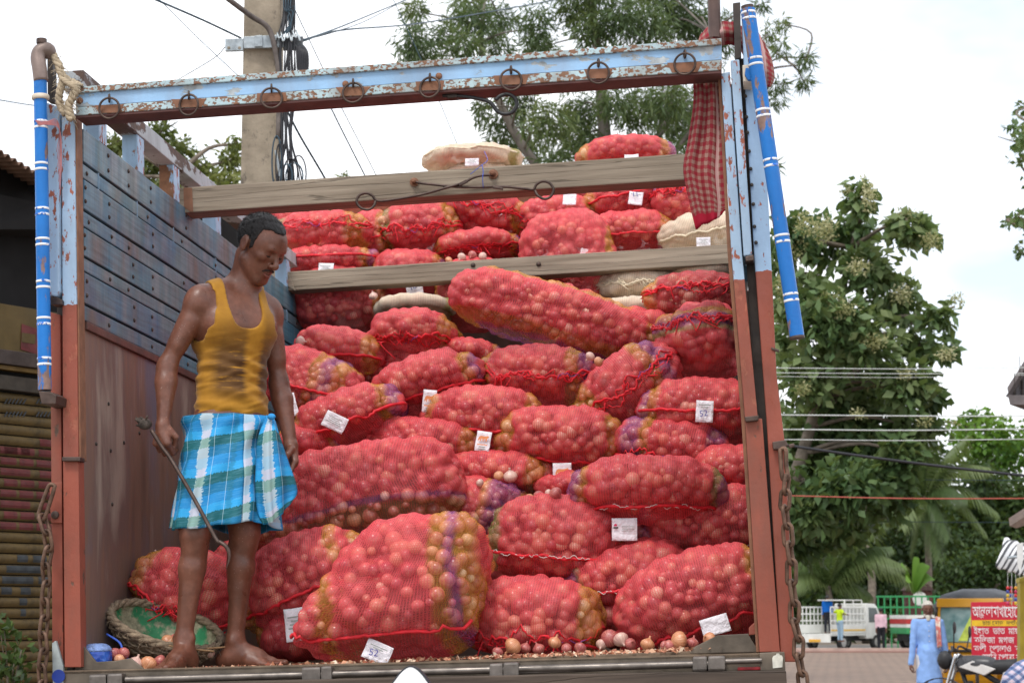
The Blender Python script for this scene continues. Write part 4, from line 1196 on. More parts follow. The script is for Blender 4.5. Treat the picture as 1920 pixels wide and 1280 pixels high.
sack(1036, 366, 179, 59, 3, 3.84, 'cream sack with frayed corners right under the upper crosspiece', depth=0.42, seam=0.0, white=True)
sack(722, 398, 158, 70, 2, 3.90, 'dull cream sack under the left looped rod', depth=0.42, seam_kind=None, white=True)
sack(815, 388, 94, 66, 0, 4.00, 'brownish cream sack end with a small slip between the looped rods', depth=0.4, seam_kind=None, white=True, tags=[(812, 377, 14, 10, -8, None, -0.005)])
sack(905, 350, 156, 77, 0, 4.02, 'cream sack hidden mostly behind the crossed rods', depth=0.4, seam_kind=None, white=True)
# ---- sacks of the row behind, seen only through the gaps
sack(690, 470, 190, 110, 0, 3.75, 'shaded red sack in the gap below the olive-cornered sack', depth=0.3, seam_kind=None)
sack(850, 440, 190, 110, 0, 3.85, 'shaded red sack in the gap under the coarse dark sack', depth=0.3, seam_kind=None)
sack(1000, 455, 180, 110, 0, 3.85, 'shaded red sack behind the top of the tall slumped sack', depth=0.3, seam_kind=None)
sack(1125, 410, 170, 110, 0, 3.95, 'shaded red sack in the gap left of the neat oval sack', depth=0.3, seam_kind=None)
sack(1245, 440, 170, 120, 0, 3.80, 'shaded red sack between the neat oval sack and the cream one', depth=0.3, seam_kind=None)
sack(870, 372, 180, 70, 0, 4.25, 'shaded cream sack behind the crossed rods, right of the brownish one', depth=0.3, seam_kind=None, white=True)
sack(1130, 345, 150, 80, 0, 4.2, 'shaded red sack behind the upper crosspiece, left of the topmost red one', depth=0.3, seam_kind=None)
sack(560, 430, 120, 100, 0, 3.8, 'red sack hidden mostly behind the man\'s forehead', depth=0.3, seam_kind=None)
sack(1110, 560, 150, 120, 0, 3.4, 'shaded red sack beside the cream sacks under the lower crosspiece', depth=0.3, seam_kind=None)
sack(1130, 660, 190, 90, 0, 2.2, 'shaded red sack filling the space above the single tan onion', depth=0.3, seam_kind=None)
sack(740, 700, 190, 110, 0, 1.95, 'shaded red sack between the two plump ones by the planks', depth=0.3, seam_kind=None)
# ================================================================ people
import openvdb

def sd_cone(P, a, b, ra, rb):
    a, b = np.asarray(a, float), np.asarray(b, float)
    ba = b - a
    t = np.clip(((P - a) @ ba) / max(ba @ ba, 1e-12), 0, 1)
    return np.linalg.norm(P - a - t[..., None] * ba, axis=-1) - (ra + (rb - ra) * t)
def sd_ell(P, c, axes, r):
    """ellipsoid with axes (rows) and radii"""
    q = (P - np.asarray(c)) @ np.asarray(axes).T
    r = np.asarray(r)
    k0 = np.linalg.norm(q / r, axis=-1)
    k1 = np.linalg.norm(q / r ** 2, axis=-1)
    return k0 * (k0 - 1.0) / np.maximum(k1, 1e-9)
def smin(a, b, k):
    h = np.clip(0.5 + 0.5 * (b - a) / k, 0, 1)
    return b + (a - b) * h - k * h * (1 - h)
def smax(a, b, k):
    return -smin(-a, -b, k)

class Field:
    """a distance field on a grid, shapes blended into one surface"""
    def __init__(s, lo, hi, vox):
        s.lo, s.vox = np.array(lo, float), vox
        s.n = np.ceil((np.array(hi) - s.lo) / vox).astype(int) + 1
        s.d = np.full(s.n, 0.2, np.float32)
    def _sub(s, lo, hi):
        i0 = np.clip(((np.array(lo) - s.lo) / s.vox).astype(int) - 1, 0, s.n - 1)
        i1 = np.clip(((np.array(hi) - s.lo) / s.vox).astype(int) + 3, 1, s.n)
        sl = tuple(slice(a, max(b, a + 1)) for a, b in zip(i0, i1))
        ax = [s.lo[i] + s.vox * np.arange(sl[i].start, sl[i].stop) for i in range(3)]
        G = np.meshgrid(*ax, indexing='ij')
        return sl, np.stack(G, -1)
    def add(s, prims, k=0.015, off=0.0, ki=0.008, cut=False):
        """prims: ('c',a,b,ra,rb) cones and ('e',c,axes,r) ellipsoids; merged with ki among themselves, then with k to the rest"""
        los, his = [], []
        for q in prims:
            if q[0] == 'c':
                m = max(q[3], q[4]) + 0.05 + off
                los.append(np.minimum(q[1], q[2]) - m); his.append(np.maximum(q[1], q[2]) + m)
            else:
                m = max(q[3]) + 0.05 + off
                los.append(np.array(q[1]) - m); his.append(np.array(q[1]) + m)
        sl, P = s._sub(np.min(los, 0), np.max(his, 0))
        g = None
        for q in prims:
            d = sd_cone(P, *q[1:]) if q[0] == 'c' else sd_ell(P, *q[1:])
            g = d if g is None else smin(g, d, ki)
        g = g - off
        s.d[sl] = smax(s.d[sl], -g, k) if cut else smin(s.d[sl], g, k)
        return s
    def clip(s, fn, k=0.003):
        """keep where fn(P) < 0"""
        sl, P = s._sub(s.lo, s.lo + s.vox * s.n)
        s.d = smax(s.d, fn(P).astype(np.float32), k).astype(np.float32)
        return s
    def mesh(s):
        g = openvdb.FloatGrid(0.2)
        g.copyFromArray(np.clip(s.d, -0.2, 0.2).astype(np.float32))
        pts, quads = g.convertToQuads(isovalue=0.0)
        pts = np.asarray(pts, float) * s.vox + s.lo
        return pts, np.asarray(quads)[:, ::-1]

def vnormals(p, q):
    fn = np.cross(p[q[:, 2]] - p[q[:, 0]], p[q[:, 3]] - p[q[:, 1]])
    n = np.zeros_like(p)
    for k in range(4):
        np.add.at(n, q[:, k], fn)
    return n / (np.linalg.norm(n, axis=1)[:, None] + 1e-12)
def relax(p, q, it=2, w=0.5):
    e = np.concatenate([q[:, [0, 1]], q[:, [1, 2]], q[:, [2, 3]], q[:, [3, 0]]])
    for _ in range(it):
        acc = np.zeros_like(p); cnt = np.zeros(len(p))
        np.add.at(acc, e[:, 0], p[e[:, 1]]); np.add.at(cnt, e[:, 0], 1)
        np.add.at(acc, e[:, 1], p[e[:, 0]]); np.add.at(cnt, e[:, 1], 1)
        p = p * (1 - w) + w * acc / np.maximum(cnt, 1)[:, None]
    return p
def wrinkle(p, seed, fr, amp):
    r = np.random.default_rng(seed)
    out = np.zeros(len(p))
    for _ in range(5):
        k = r.normal(size=3) * fr
        out += np.sin(p @ k + r.uniform(0, 6.28) + 1.3 * np.sin(p @ (r.normal(size=3) * np.array(fr) * 0.6) + r.uniform(0, 6)))
    return amp * out / 5

def skin_mat(name, c, dust=0.12, gloss=0.42):
    n = NT(name)
    f = n.noise(14, 5)
    col = n.ramp(f, [(0.3, tuple(x * 0.72 for x in c)), (0.7, tuple(x * 1.28 for x in c))])
    col = n.mix(n.ramp(n.noise(50, 4), [(0.5, 0.0), (0.75, 0.3)]), col, tuple(min(1, x * 1.9 + .02) for x in c))
    sp = n.voronoi(95)
    d = n.math('MULTIPLY', n.ramp(sp, [(0.10, 1.0), (0.16, 0.0)]), n.ramp(n.noise(7, 2), [(0.55, 0.0), (0.62, 1.0)]))
    col = n.mix(n.math('MULTIPLY', d, dust * 4), col, (0.55, 0.42, 0.35))
    n.bump(n.math('ADD', n.noise(130, 3), n.math('MULTIPLY', n.noise(38, 4), 1.6)), 0.22, 0.003)
    return n.set(col, n.ramp(f, [(0.3, gloss - 0.1), (0.7, gloss + 0.2)]), 0, 0.5, Subsurface_Weight=0.06, Subsurface_Radius=(0.02, 0.008, 0.005), Subsurface_Scale=0.4)
M_skin = skin_mat('brown skin', (0.150, 0.056, 0.033), 0.1, 0.36)
M_hair = plain('short black hair', (0.012, 0.010, 0.010), 0.55, 0.4, 60, bump=0.9, bdist=0.006)
M_brow = plain('eyebrow hair', (0.016, 0.011, 0.009), 0.7, 0.3, 80, bump=0.5)

def vest_mat():
    n = NT('mustard vest cloth, sweat-wet')
    base = n.ramp(n.noise(18, 4), [(0.3, (0.31, 0.140, 0.010)), (0.7, (0.42, 0.20, 0.018))])
    # ragged wet streaks across belly and chest, dry down the middle
    uv = n.sep(n.attr('vest', 'Vector'))
    hor = n.noise(1.0, 6, 0.68, n.mapping(n.attr('vest', 'Vector'), scale=(9, 85, 1), loc=(3, 1, 0)))
    cen = n.math('ABSOLUTE', n.math('ADD', uv[0], -0.035))
    side = n.ramp(n.math('ADD', cen, n.math('MULTIPLY', hor, 0.06)), [(0.052, 0.0), (0.075, 1.0), (0.15, 0.9), (0.19, 0.0)])
    vert = n.ramp(uv[1], [(-0.0, 0.0), (0.12, 0.5), (0.20, 1.0), (0.31, 1.0), (0.37, 0.0)])
    wet = n.math('MULTIPLY', n.ramp(hor, [(0.36, 0.0), (0.43, 0.97)]), n.math('MULTIPLY', side, vert))
    c = n.mix(wet, base, (0.085, 0.038, 0.013))
    n.bump(n.noise(300, 2), 0.15, 0.001)
    return n.set(c, 0.78, 0, 0.25, Sheen_Weight=0.15)
M_vest = vest_mat()

def lungi_mat():
    n = NT('checked blue lungi cloth')
    uv = n.co('UV')
    wob = n.noise(26, 4, 0.6, n.mapping(uv, scale=(0.5, 6, 1)))
    s = n.sep(uv)
    u = n.math('ADD', s[0], n.math('MULTIPLY', n.math('SUBTRACT', wob, 0.5), 0.03))
    wob2 = n.noise(30, 4, 0.6, n.mapping(uv, scale=(6, 0.5, 1)))
    v = n.math('ADD', s[1], n.math('MULTIPLY', n.math('SUBTRACT', wob2, 0.5), 0.02))
    fu = n.math('FRACT', n.math('MULTIPLY', u, 1 / 0.165))
    fv = n.math('FRACT', n.math('MULTIPLY', v, 1 / 0.135))
    hb = n.ramp(fv, [(0.0, (0.010, 0.22, 0.52)), (0.26, (0.02, 0.31, 0.64)), (0.48, (0.005, 0.10, 0.12)), (0.74, (0.004, 0.15, 0.31))], 'CONSTANT')
    wb = n.ramp(fv, [(0.0, (0.30, 0.46, 0.58)), (0.26, (0.48, 0.50, 0.60)), (0.48, (0.20, 0.33, 0.29)), (0.74, (0.36, 0.45, 0.50))], 'CONSTANT')
    m1 = n.math('LESS_THAN', fu, 0.24)
    m2 = n.math('MULTIPLY', n.math('GREATER_THAN', fu, 0.70), n.math('LESS_THAN', fu, 0.80))
    c = n.mix(m1, hb, wb)
    c = n.mix(n.math('MULTIPLY', m2, 0.35), c, (0.01, 0.12, 0.13))
    fine = n.math('FRACT', n.math('MULTIPLY', s[0], 1 / 0.055))
    c = n.mix(n.math('MULTIPLY', n.math('LESS_THAN', fine, 0.03), 0.55), c, (0.5, 0.65, 0.7))
    c = n.mix(n.ramp(n.noise(60, 4, 0.7, n.mapping(uv, scale=(0.35, 5, 1))), [(0.5, 0.0), (0.75, 0.35)]), c, (0.25, 0.55, 0.75))
    n.bump(n.noise(90, 3), 0.2, 0.002)
    return n.set(c, 0.7, 0, 0.3)
M_lungi = lungi_mat()

def frame_axes(fwd, up):
    f = np.array(fwd, float); f /= np.linalg.norm(f)
    u = np.array(up, float); u = u - f * (u @ f); u /= np.linalg.norm(u)
    l = np.cross(u, f)
    return f, l, u

def head_prims(c, F, L, U, s=1.0):
    """returns (solid groups, cut groups): a head about its centre; F forward, L its left, U up"""
    A = np.stack([F, L, U])
    P = lambda f, l, u: np.asarray(c) + s * (f * F + l * L + u * U)
    e = lambda f, l, u, r: ('e', P(f, l, u), A, np.array(r) * s)
    k = lambda a, b, ra, rb: ('c', P(*a), P(*b), ra * s, rb * s)
    skull = [e(-.014, 0, .035, (.096, .075, .082)), e(.030, 0, -.028, (.060, .060, .088)), e(.045, 0, .030, (.046, .060, .055))]
    jaw = [k((.0, .050, -.055), (.062, .016, -.103), .020, .017), k((.0, -.050, -.055), (.062, -.016, -.103), .020, .017), k((.066, -.010, -.106), (.066, .010, -.106), .016, .016)]
    brow = [k((.084, .034, .026), (.086, .010, .022), .0095, .0085), k((.084, -.034, .026), (.086, -.010, .022), .0095, .0085), e(.062, .043, -.012, (.024, .018, .018)), e(.062, -.043, -.012, (.024, .018, .018))]
    nose = [k((.090, 0, .014), (.111, 0, -.028), .0075, .0105), k((.111, 0, -.028), (.110, 0, -.033), .0115, .011)]
    wing = [e(.098, .0125, -.034, (.0115, .0075, .008)), e(.098, -.0125, -.034, (.0115, .0075, .008))]
    lips = [k((.090, .0, -.060), (.082, .021, -.064), .0065, .003), k((.090, .0, -.060), (.082, -.021, -.064), .0065, .003), k((.089, .0, -.0745), (.081, .018, -.070), .0075, .0035), k((.089, .0, -.0745), (.081, -.018, -.070), .0075, .0035)]
    muz = [e(.062, 0, -.064, (.026, .030, .028))]
    ears = []
    for sg in (1, -1):
        ears.append([e(-.010, sg * .079, .004, (.020, .008, .029)), e(-.004, sg * .077, -.018, (.012, .0075, .013))])
    sockets = [e(.094, sg * .030, .006, (.014, .017, .0105)) for sg in (1, -1)]
    lids = [e(.0735, sg * .0305, .005, (.0135, .0155, .0115)) for sg in (1, -1)]
    earcut = [e(-.004, sg * .090, .004, (.012, .006, .018)) for sg in (1, -1)]
    return P, A, dict(skull=skull, jaw=jaw, brow=brow, nose=nose, wing=wing, lips=lips, muz=muz, ears=ears, sockets=sockets, lids=lids, earcut=earcut)

def put_head(fl, hp):
    fl.add(hp['skull'], 0.02, ki=0.03)
    fl.add(hp['jaw'], 0.022, ki=0.02)
    fl.add(hp['brow'], 0.014, ki=0.01)
    fl.add(hp['muz'], 0.02)
    fl.add(hp['sockets'], 0.012, cut=True, ki=0.004)
    fl.add(hp['nose'], 0.009, ki=0.006)
    fl.add(hp['wing'], 0.005, ki=0.003)
    fl.add(hp['lids'], 0.004, ki=0.002)
    fl.add(hp['lips'], 0.004, ki=0.002)
    for e_ in hp['ears']:
        fl.add(e_, 0.006, ki=0.006)
    fl.add(hp['earcut'], 0.004, cut=True, ki=0.003)

def hair_mesh(c, F, L, U, s, fn, vox=0.005, name='hair', mat=None, parent=None, mw=None, thick=0.010, seed=1, rough=0.003):
    A = np.stack([F, L, U])
    c = np.asarray(c)
    fl = Field(c - 0.15 * s, c + 0.15 * s, vox)
    P = lambda f, l, u: c + s * (f * F + l * L + u * U)
    fl.add([('e', P(-.014, 0, .035), A, np.array((.096, .075, .082)) * s + thick), ('e', P(.045, 0, .030), A, np.array((.046, .060, .055)) * s + thick * 0.8)], 0.02, ki=0.03)
    def cut(Q):
        q = (Q - c) @ A.T / s
        return fn(q[..., 0], q[..., 1], q[..., 2]) * s
    fl.clip(cut, 0.006)
    p, q = fl.mesh()
    n = vnormals(p, q)
    p = relax(p, q, 1)
    p = p + n * wrinkle(p, seed, (160, 160, 160), rough)[:, None]
    me = fast_mesh(name, p, q, None, mat)
    return link(name, me, parent, mw=mw)

def fist(wrist, palm_dir, back, side, s=1.0, curl=1.0, thumb=1):
    """hand prims: wrist point, direction to the knuckles, outward direction of its back, direction to the index side"""
    d = np.array(palm_dir, float); d /= np.linalg.norm(d)
    n = np.array(back, float); n -= d * (n @ d); n /= np.linalg.norm(n)
    t = np.array(side, float); t -= d * (t @ d) + n * (t @ n); t /= np.linalg.norm(t)
    W = np.asarray(wrist)
    pr = [('c', W + d * .012 * s, W + d * .075 * s + t * .024 * s, .021 * s, .0145 * s), ('c', W + d * .012 * s, W + d * .078 * s + t * .003 * s, .021 * s, .0145 * s),
          ('c', W + d * .012 * s, W + d * .070 * s - t * .022 * s, .020 * s, .0135 * s)]
    fg = []
    lens = [(.043, .026, .020), (.047, .029, .021), (.043, .027, .020), (.034, .021, .018)]
    for i, (l1, l2, l3) in enumerate(lens):
        o = (.027, .0095, -.0085, -.0255)[i]
        b = W + d * ((.084, .087, .083, .075)[i]) * s + t * o * s
        a1, a2, a3 = 0.35 + 1.0 * curl, 0.6 + 2.1 * curl, 0.8 + 3.0 * curl
        dirf = lambda a: d * math.cos(a) - n * math.sin(a)
        p1 = b + dirf(a1) * l1 * s; p2 = p1 + dirf(a2) * l2 * s; p3 = p2 + dirf(a3) * l3 * s
        r = (.0092, .0095, .009, .008)[i] * s
        fg.append([('c', b - d * .012 * s, p1, r * 1.12, r), ('c', p1, p2, r, r * .92), ('c', p2, p3, r * .92, r * .8)])
    th0 = W + d * .025 * s + t * .024 * s - n * .006 * s
    th1 = th0 + (d * .62 + t * .5 - n * .5) * .036 * s
    th2 = th1 + (d * .8 - t * (.15 + .3 * curl) - n * .5) * .032 * s
    th3 = th2 + (d * .7 - t * .5 * curl - n * .35) * .024 * s
    tb = [('c', th0, th1, .0145 * s, .0115 * s), ('c', th1, th2, .0115 * s, .0098 * s), ('c', th2, th3, .0098 * s, .0082 * s)]
    return pr, fg, tb
def put_hand(fl, h, k=0.014):
    pr, fg, tb = h
    fl.add(pr, k, ki=0.012)
    for f in fg:
        fl.add(f, 0.0035, ki=0.003)
    fl.add(tb, 0.006, ki=0.004)

def foot(ankle, fdir, s=1.0, side=1):
    """bare foot on the floor z = 0; side = +1 when the big toe lies to the left of fdir"""
    d = np.array([fdir[0], fdir[1], 0.0]); d /= np.linalg.norm(d)
    l = np.array([-d[1], d[0], 0.0]) * side
    a = np.array([ankle[0], ankle[1], 0.0]); Z = np.array([0, 0, 1.0])
    q = lambda f, m, z: a + (d * f + l * m) * s + Z * z
    main = [('c', q(-.045, 0, .030), q(-.02, 0, .035), .030, .034), ('c', q(-.02, 0, .042), q(.075, .008, .036), .036, .027), ('c', q(.0, 0, .075), q(.08, .008, .042), .033, .026),
            ('c', q(.075, .012, .030), q(.130, .020, .019), .029, .019), ('c', q(.06, -.014, .026), q(.112, -.024, .016), .025, .016)]
    toes = [('c', q(.13, .027, .016), q(.178, .026, .0135), .0145, .0125)]
    for i, (f, m) in enumerate(((.172, .005), (.162, -.011), (.150, -.025), (.135, -.037))):
        toes.append(('c', q(.115 - .006 * i, m * .9 + .001, .015), q(f, m, .0105), .011, .0088))
    return main, toes

# ---------------------------------------------------------------- the man on the tail
def build_man():
    J = lambda u, v, Y: np.array(at(u, v, Y))
    root = thing('person', 'barefoot man in a mustard vest and blue checked lungi, looking down at the truck tail', 'person', TM)
    Yc = 0.36
    fwd = np.array([0.62, -0.78, 0.0]); fwd /= np.linalg.norm(fwd)
    tl = np.array([-fwd[1], fwd[0], 0.0]); tl = -np.cross(fwd, [0, 0, 1.0])      # his left
    up = np.array([0.02, 0.02, 1.0]); up /= np.linalg.norm(up)
    F, L, U = frame_axes(fwd, up)
    T = np.stack([F, L, U])
    Wv = lambda c, f, l, u: np.asarray(c) + f * F + l * L + u * U
    neck0 = J(452, 540, Yc + .03)
    shR, shL = J(374, 563, .255), J(503, 586, .475)
    elR, wrR = J(314, 684, .235), J(306, 794, .20)
    elL, wrL = J(523, 715, .50), J(545, 832, .46)
    chest = (shR + shL) / 2 + np.array([0, 0, -.085])
    pelvis = J(432, 800, Yc)
    belly = (chest * 0.42 + pelvis * 0.58)
    # head, bowed and turned to his left
    hy, hpz = R(59), R(35)
    hf = np.array([math.sin(hy) * math.cos(hpz), -math.cos(hy) * math.cos(hpz), -math.sin(hpz)])
    hF, hL, hU = frame_axes(hf, (0.02, 0, 1))
    hc = J(489, 463, Yc - .03)
    P, A, hp = head_prims(hc, hF, hL, hU, 0.99)
    torso = [('e', chest, T, (.104, .146, .155)), ('e', belly, T, (.090, .126, .17)), ('e', pelvis, T, (.105, .142, .12)),
             ('c', (shR + neck0) / 2 + [0, 0, -.04], (shL + neck0) / 2 + [0, 0, -.04], .062, .062),
             ('e', Wv(chest, .055, .062, .005), T, (.055, .072, .055)), ('e', Wv(chest, .055, -.062, .005), T, (.055, .072, .055)),
             ('e', Wv(chest, -.05, .07, .01), T, (.06, .07, .11)), ('e', Wv(chest, -.05, -.07, .01), T, (.06, .07, .11))]
    traps = [('c', neck0 + [0, 0, .005], shR + (neck0 - shR) * .12 + [0, 0, .012], .046, .040), ('c', neck0 + [0, 0, .005], shL + (neck0 - shL) * .12 + [0, 0, .012], .046, .040)]
    neck = [('c', neck0 + [0, 0, -.05], P(-.035, 0, -.055), .056, .052), ('c', neck0 + F * .02 + [0, 0, -.03], P(.0, 0, -.085), .045, .040)]
    lo, hi = np.array([J(240, 700, .2)[0], -.05, -.01]), np.array([J(590, 700, .4)[0], .85, J(480, 370, .3)[2]])
    fl = Field(lo, hi, 0.0043)
    fl.add(torso, 0.02, ki=0.05)
    fl.add(traps, 0.04, ki=0.03)
    fl.add(neck, 0.035, ki=0.02)
    put_head(fl, hp)
    for sh, el, wr, sg in ((shR, elR, wrR, -1), (shL, elL, wrL, 1)):
        ax = (el - sh)
        fl.add([('e', sh + [0, 0, -.012] + L * sg * .008, np.eye(3), (.048, .048, .056)), ('c', sh, el, .041, .032)], 0.035, ki=0.03)
        fl.add([('c', sh + ax * .35 + F * .016, sh + ax * .68 + F * .014, .034, .030), ('c', sh + ax * .3 - F * .016, sh + ax * .62 - F * .012, .032, .028)], 0.02, ki=0.02)
        fa = wr - el
        fl.add([('c', el, el + fa * .3, .034, .0365), ('c', el + fa * .3, wr, .0355, .0235), ('c', el + fa * .1 - F * .008, el + fa * .5, .033, .026)], 0.02, ki=0.02)
        fl.add([('e', el - F * .022, np.eye(3), (.022, .022, .025))], 0.015)
    handR = fist(wrR, (-0.03, -0.22, -1), (-0.25, -1, 0.1), (1.0, -0.15, 0), 1.02, 0.85)
    handL = fist(wrL, (0.17, -0.1, -1), (0.8, 0.35, 0.1), (-0.25, -1, 0), 1.0, 0.32)
    put_hand(fl, handR); put_hand(fl, handL)
    kR, anR = J(366, 1008, .19), J(345, 1196, .20)
    kL, anL = J(458, 1004, .33), J(441, 1199, .36)
    for hip, kn, an, fd, sd_ in ((Wv(pelvis, 0, -.085, -.02), kR, anR, (-.22, -1), 1), (Wv(pelvis, 0, .085, -.02), kL, anL, (1, -.12), 1)):
        cf = np.array([fd[0], fd[1], 0]); cf = cf / np.linalg.norm(cf)
        fl.add([('c', hip, kn + [0, 0, .04], .070, .054), ('c', kn + [0, 0, .05], kn, .052, .046)], 0.03, ki=0.03)
        sh_ = an - kn
        fl.add([('c', kn, kn + sh_ * .3, .043, .044), ('c', kn + sh_ * .3, an, .042, .029), ('c', kn + sh_ * .12 - cf * .022, kn + sh_ * .48 - cf * .012, .036, .028), ('c', kn + cf * .012, kn + cf * .010 - [0, 0, .03], .040, .036)], 0.02, ki=0.025)
        fl.add([('e', an + np.cross(cf, [0, 0, 1]) * .028, np.eye(3), (.014, .014, .016)), ('e', an - np.cross(cf, [0, 0, 1]) * .028, np.eye(3), (.014, .014, .016))], 0.012)
        mainf, toes = foot(an, fd, 1.0, sd_)
        fl.add([('c', an, np.array([an[0], an[1], .06]), .032, .034)] + mainf, 0.02, ki=0.02)
        for tt in toes:
            fl.add([tt], 0.004)
    p, q = fl.mesh()
    p = relax(p, q, 1, 0.4)
    p[:, 2] = np.maximum(p[:, 2], 0.001)
    body = link('body', fast_mesh('body', p, q, None, M_skin), root)
    # --- face details
    def stroke(pts, r, name, mat, flat=1.0):
        q_ = spline([P(*t) for t in pts], 5)
        n_ = len(q_)
        MB().tube(q_, [r * (0.35 + 0.65 * math.sin(math.pi * (i + .5) / n_)) for i in range(n_)], 7, flat=flat).build(name, mat, root, smooth=True)
    for sg in (1, -1):
        stroke([(.0885, sg * .012, .0285), (.0915, sg * .024, .0325), (.0865, sg * .037, .0315), (.0765, sg * .048, .0255)], .0043, 'eyebrow', M_brow)
        stroke([(.0830, sg * .018, .0005), (.0872, sg * .027, -.0035), (.0855, sg * .036, -.0025), (.0785, sg * .044, .0005)], .0023, 'eyelash', M_brow)
        stroke([(.1005, sg * .003, -.0510), (.0970, sg * .012, -.0525), (.0920, sg * .021, -.0560), (.0845, sg * .028, -.0640)], .0034, 'moustache', M_brow)
    M_lip = plain('lips', (0.20, 0.06, 0.045), 0.4, 0.2, 30)
    stroke([(.0835, .020, -.0695), (.0945, .008, -.0755), (.0955, 0, -.0765), (.0945, -.008, -.0755), (.0835, -.020, -.0695)], .0042, 'lower_lip', M_lip)
    stroke([(.0845, .021, -.0660), (.0950, .006, -.0645), (.0955, 0, -.0655), (.0950, -.006, -.0645), (.0845, -.021, -.0660)], .0028, 'upper_lip', M_lip)
    # goatee: short tufts on the chin
    gb = MB(); rr = random.Random(5)
    for i in range(170):
        a = rr.uniform(-1, 1); b = rr.uniform(0, 1)
        b0 = np.array(P(.080 - .010 * abs(a) - .012 * b, a * .022, -.100 - .022 * b))
        d = -hU * .010 + hF * .006 + hL * a * .004
        gb.tube([Vector(b0 - hF * .004), Vector(b0 + d * rr.uniform(.5, 1.1))], [.0013, .0004], 3, caps=False)
    gb.build('goatee', M_brow, root, kind='stuff')
    def hairline(f, l, u):
        al = np.abs(l)
        h = np.interp(f, [-.12, -.085, -.03, .0, .03, .055, .10], [-.055, -.05, -.012, .014, .045, .078, .092])
        h = h + np.where(f > .03, np.clip((al - .022) * 0.9, 0, .03), 0)
        side = np.where((al > .055) & (f > .012) & (f < .034), h - .045, h)
        return side - u
    hair_mesh(hc, hF, hL, hU, 0.99, hairline, 0.0035, 'hair', M_hair, root, thick=0.0055, rough=0.004)
    hs = MB()
    for i in range(2600):
        v_ = np.array([rr.gauss(0, 1), rr.gauss(0, 1), rr.gauss(0, 1)]); v_ /= np.linalg.norm(v_)
        pt = np.array([-.014, 0, .035]) + v_ * np.array([.101, .080, .087])
        if v_[0] > 0.35: pt = np.array([.045, 0, .030]) + v_ * np.array([.052, .066, .061])
        if hairline(pt[0:1], pt[1:2], pt[2:3])[0] > -.004: continue
        b0 = Vector(P(*pt)); nrm = Vector(v_[0] * hF + v_[1] * hL + v_[2] * hU)
        d = (nrm + Vector(hF) * .5 + Vector((rr.gauss(0, .3), rr.gauss(0, .3), rr.gauss(0, .3)))).normalized()
        side_ = d.orthogonal().normalized() * .0012
        hs.add([b0 - side_ , b0 + side_, b0 + d * rr.uniform(.006, .013)], [(0, 1, 2)])
    me = mesh_from('hair_strand', hs.v, hs.f, M_hair)
    link('hair_strand', me, root, kind='stuff')
    # --- vest
    fv = Field(np.min([chest, pelvis, shR, shL], 0) - .24, np.max([chest, pelvis, shR, shL], 0) + .2, 0.0055)
    fv.add(torso, 0.02, off=0.009, ki=0.05)
    fv.add(traps, 0.04, off=0.008, ki=0.03)
    top = (shR + shL) / 2
    hem = J(432, 808, Yc)[2]
    def cutv(Q):
        q_ = (Q - top) @ T.T
        f, l, u = q_[..., 0], q_[..., 1], q_[..., 2]
        nd = np.where(f > 0.0, 0.098, 0.04)
        neckc = 1 - (np.abs(l / .066) ** 3.2 + np.abs((u - .055) / (nd + .055)) ** 3.2) ** (1 / 3.2)
        hole = np.minimum(1 - np.sqrt(((f - .012) / .078) ** 2 + ((u + .035) / .108) ** 2), (np.abs(l) - .106) * 9)
        out = np.maximum(neckc * .07, hole * .07)
        arm_out = (np.abs(l) - .118 - np.clip(-(u + .09), 0, .1) * 1.4)
        out = np.maximum(out, np.where(u > -.16, arm_out, -1))
        hm = hem - Q[..., 2] + 0.012 * np.sin(9 * l + 2) * 0.6
        return np.maximum(out, hm)
    fv.clip(cutv, 0.004)
    pv, qv = fv.mesh()
    pv = relax(pv, qv, 2, 0.5)
    nv = vnormals(pv, qv)
    loc = (pv - top) @ T.T
    lowr = np.clip((-loc[:, 2] - .10) / .12, 0, 1)
    wr_ = wrinkle(np.stack([loc[:, 1] * .22, loc[:, 0] * .22, loc[:, 2] + .25 * loc[:, 1]], 1), 11, (48, 48, 85), 0.0095)
    wr2 = np.abs(wrinkle(np.stack([loc[:, 1] * .3, loc[:, 0] * .3, loc[:, 2] - .35 * loc[:, 1]], 1), 12, (60, 60, 190), 0.008))
    bulge = 0.014 * np.exp(-((loc[:, 2] + (top[2] - hem) - .035) / .03) ** 2)
    pv = pv + nv * ((wr_ - wr2) * lowr + bulge + 0.001)[:, None]
    vm = fast_mesh('vest', pv, qv, None, M_vest)
    at3 = vm.attributes.new('vest', 'FLOAT_VECTOR', 'POINT')
    at3.data.foreach_set('vector', np.stack([loc[:, 1], -loc[:, 2], loc[:, 0]], -1).astype(np.float32).ravel())
    link('vest', vm, root)
    # --- lungi: a wrapped cloth with folds, longer at the hem
    na, nh = 120, 44
    wc, hc2 = J(430, 784, Yc), J(417, 990, .285)
    V, UVs = [], []
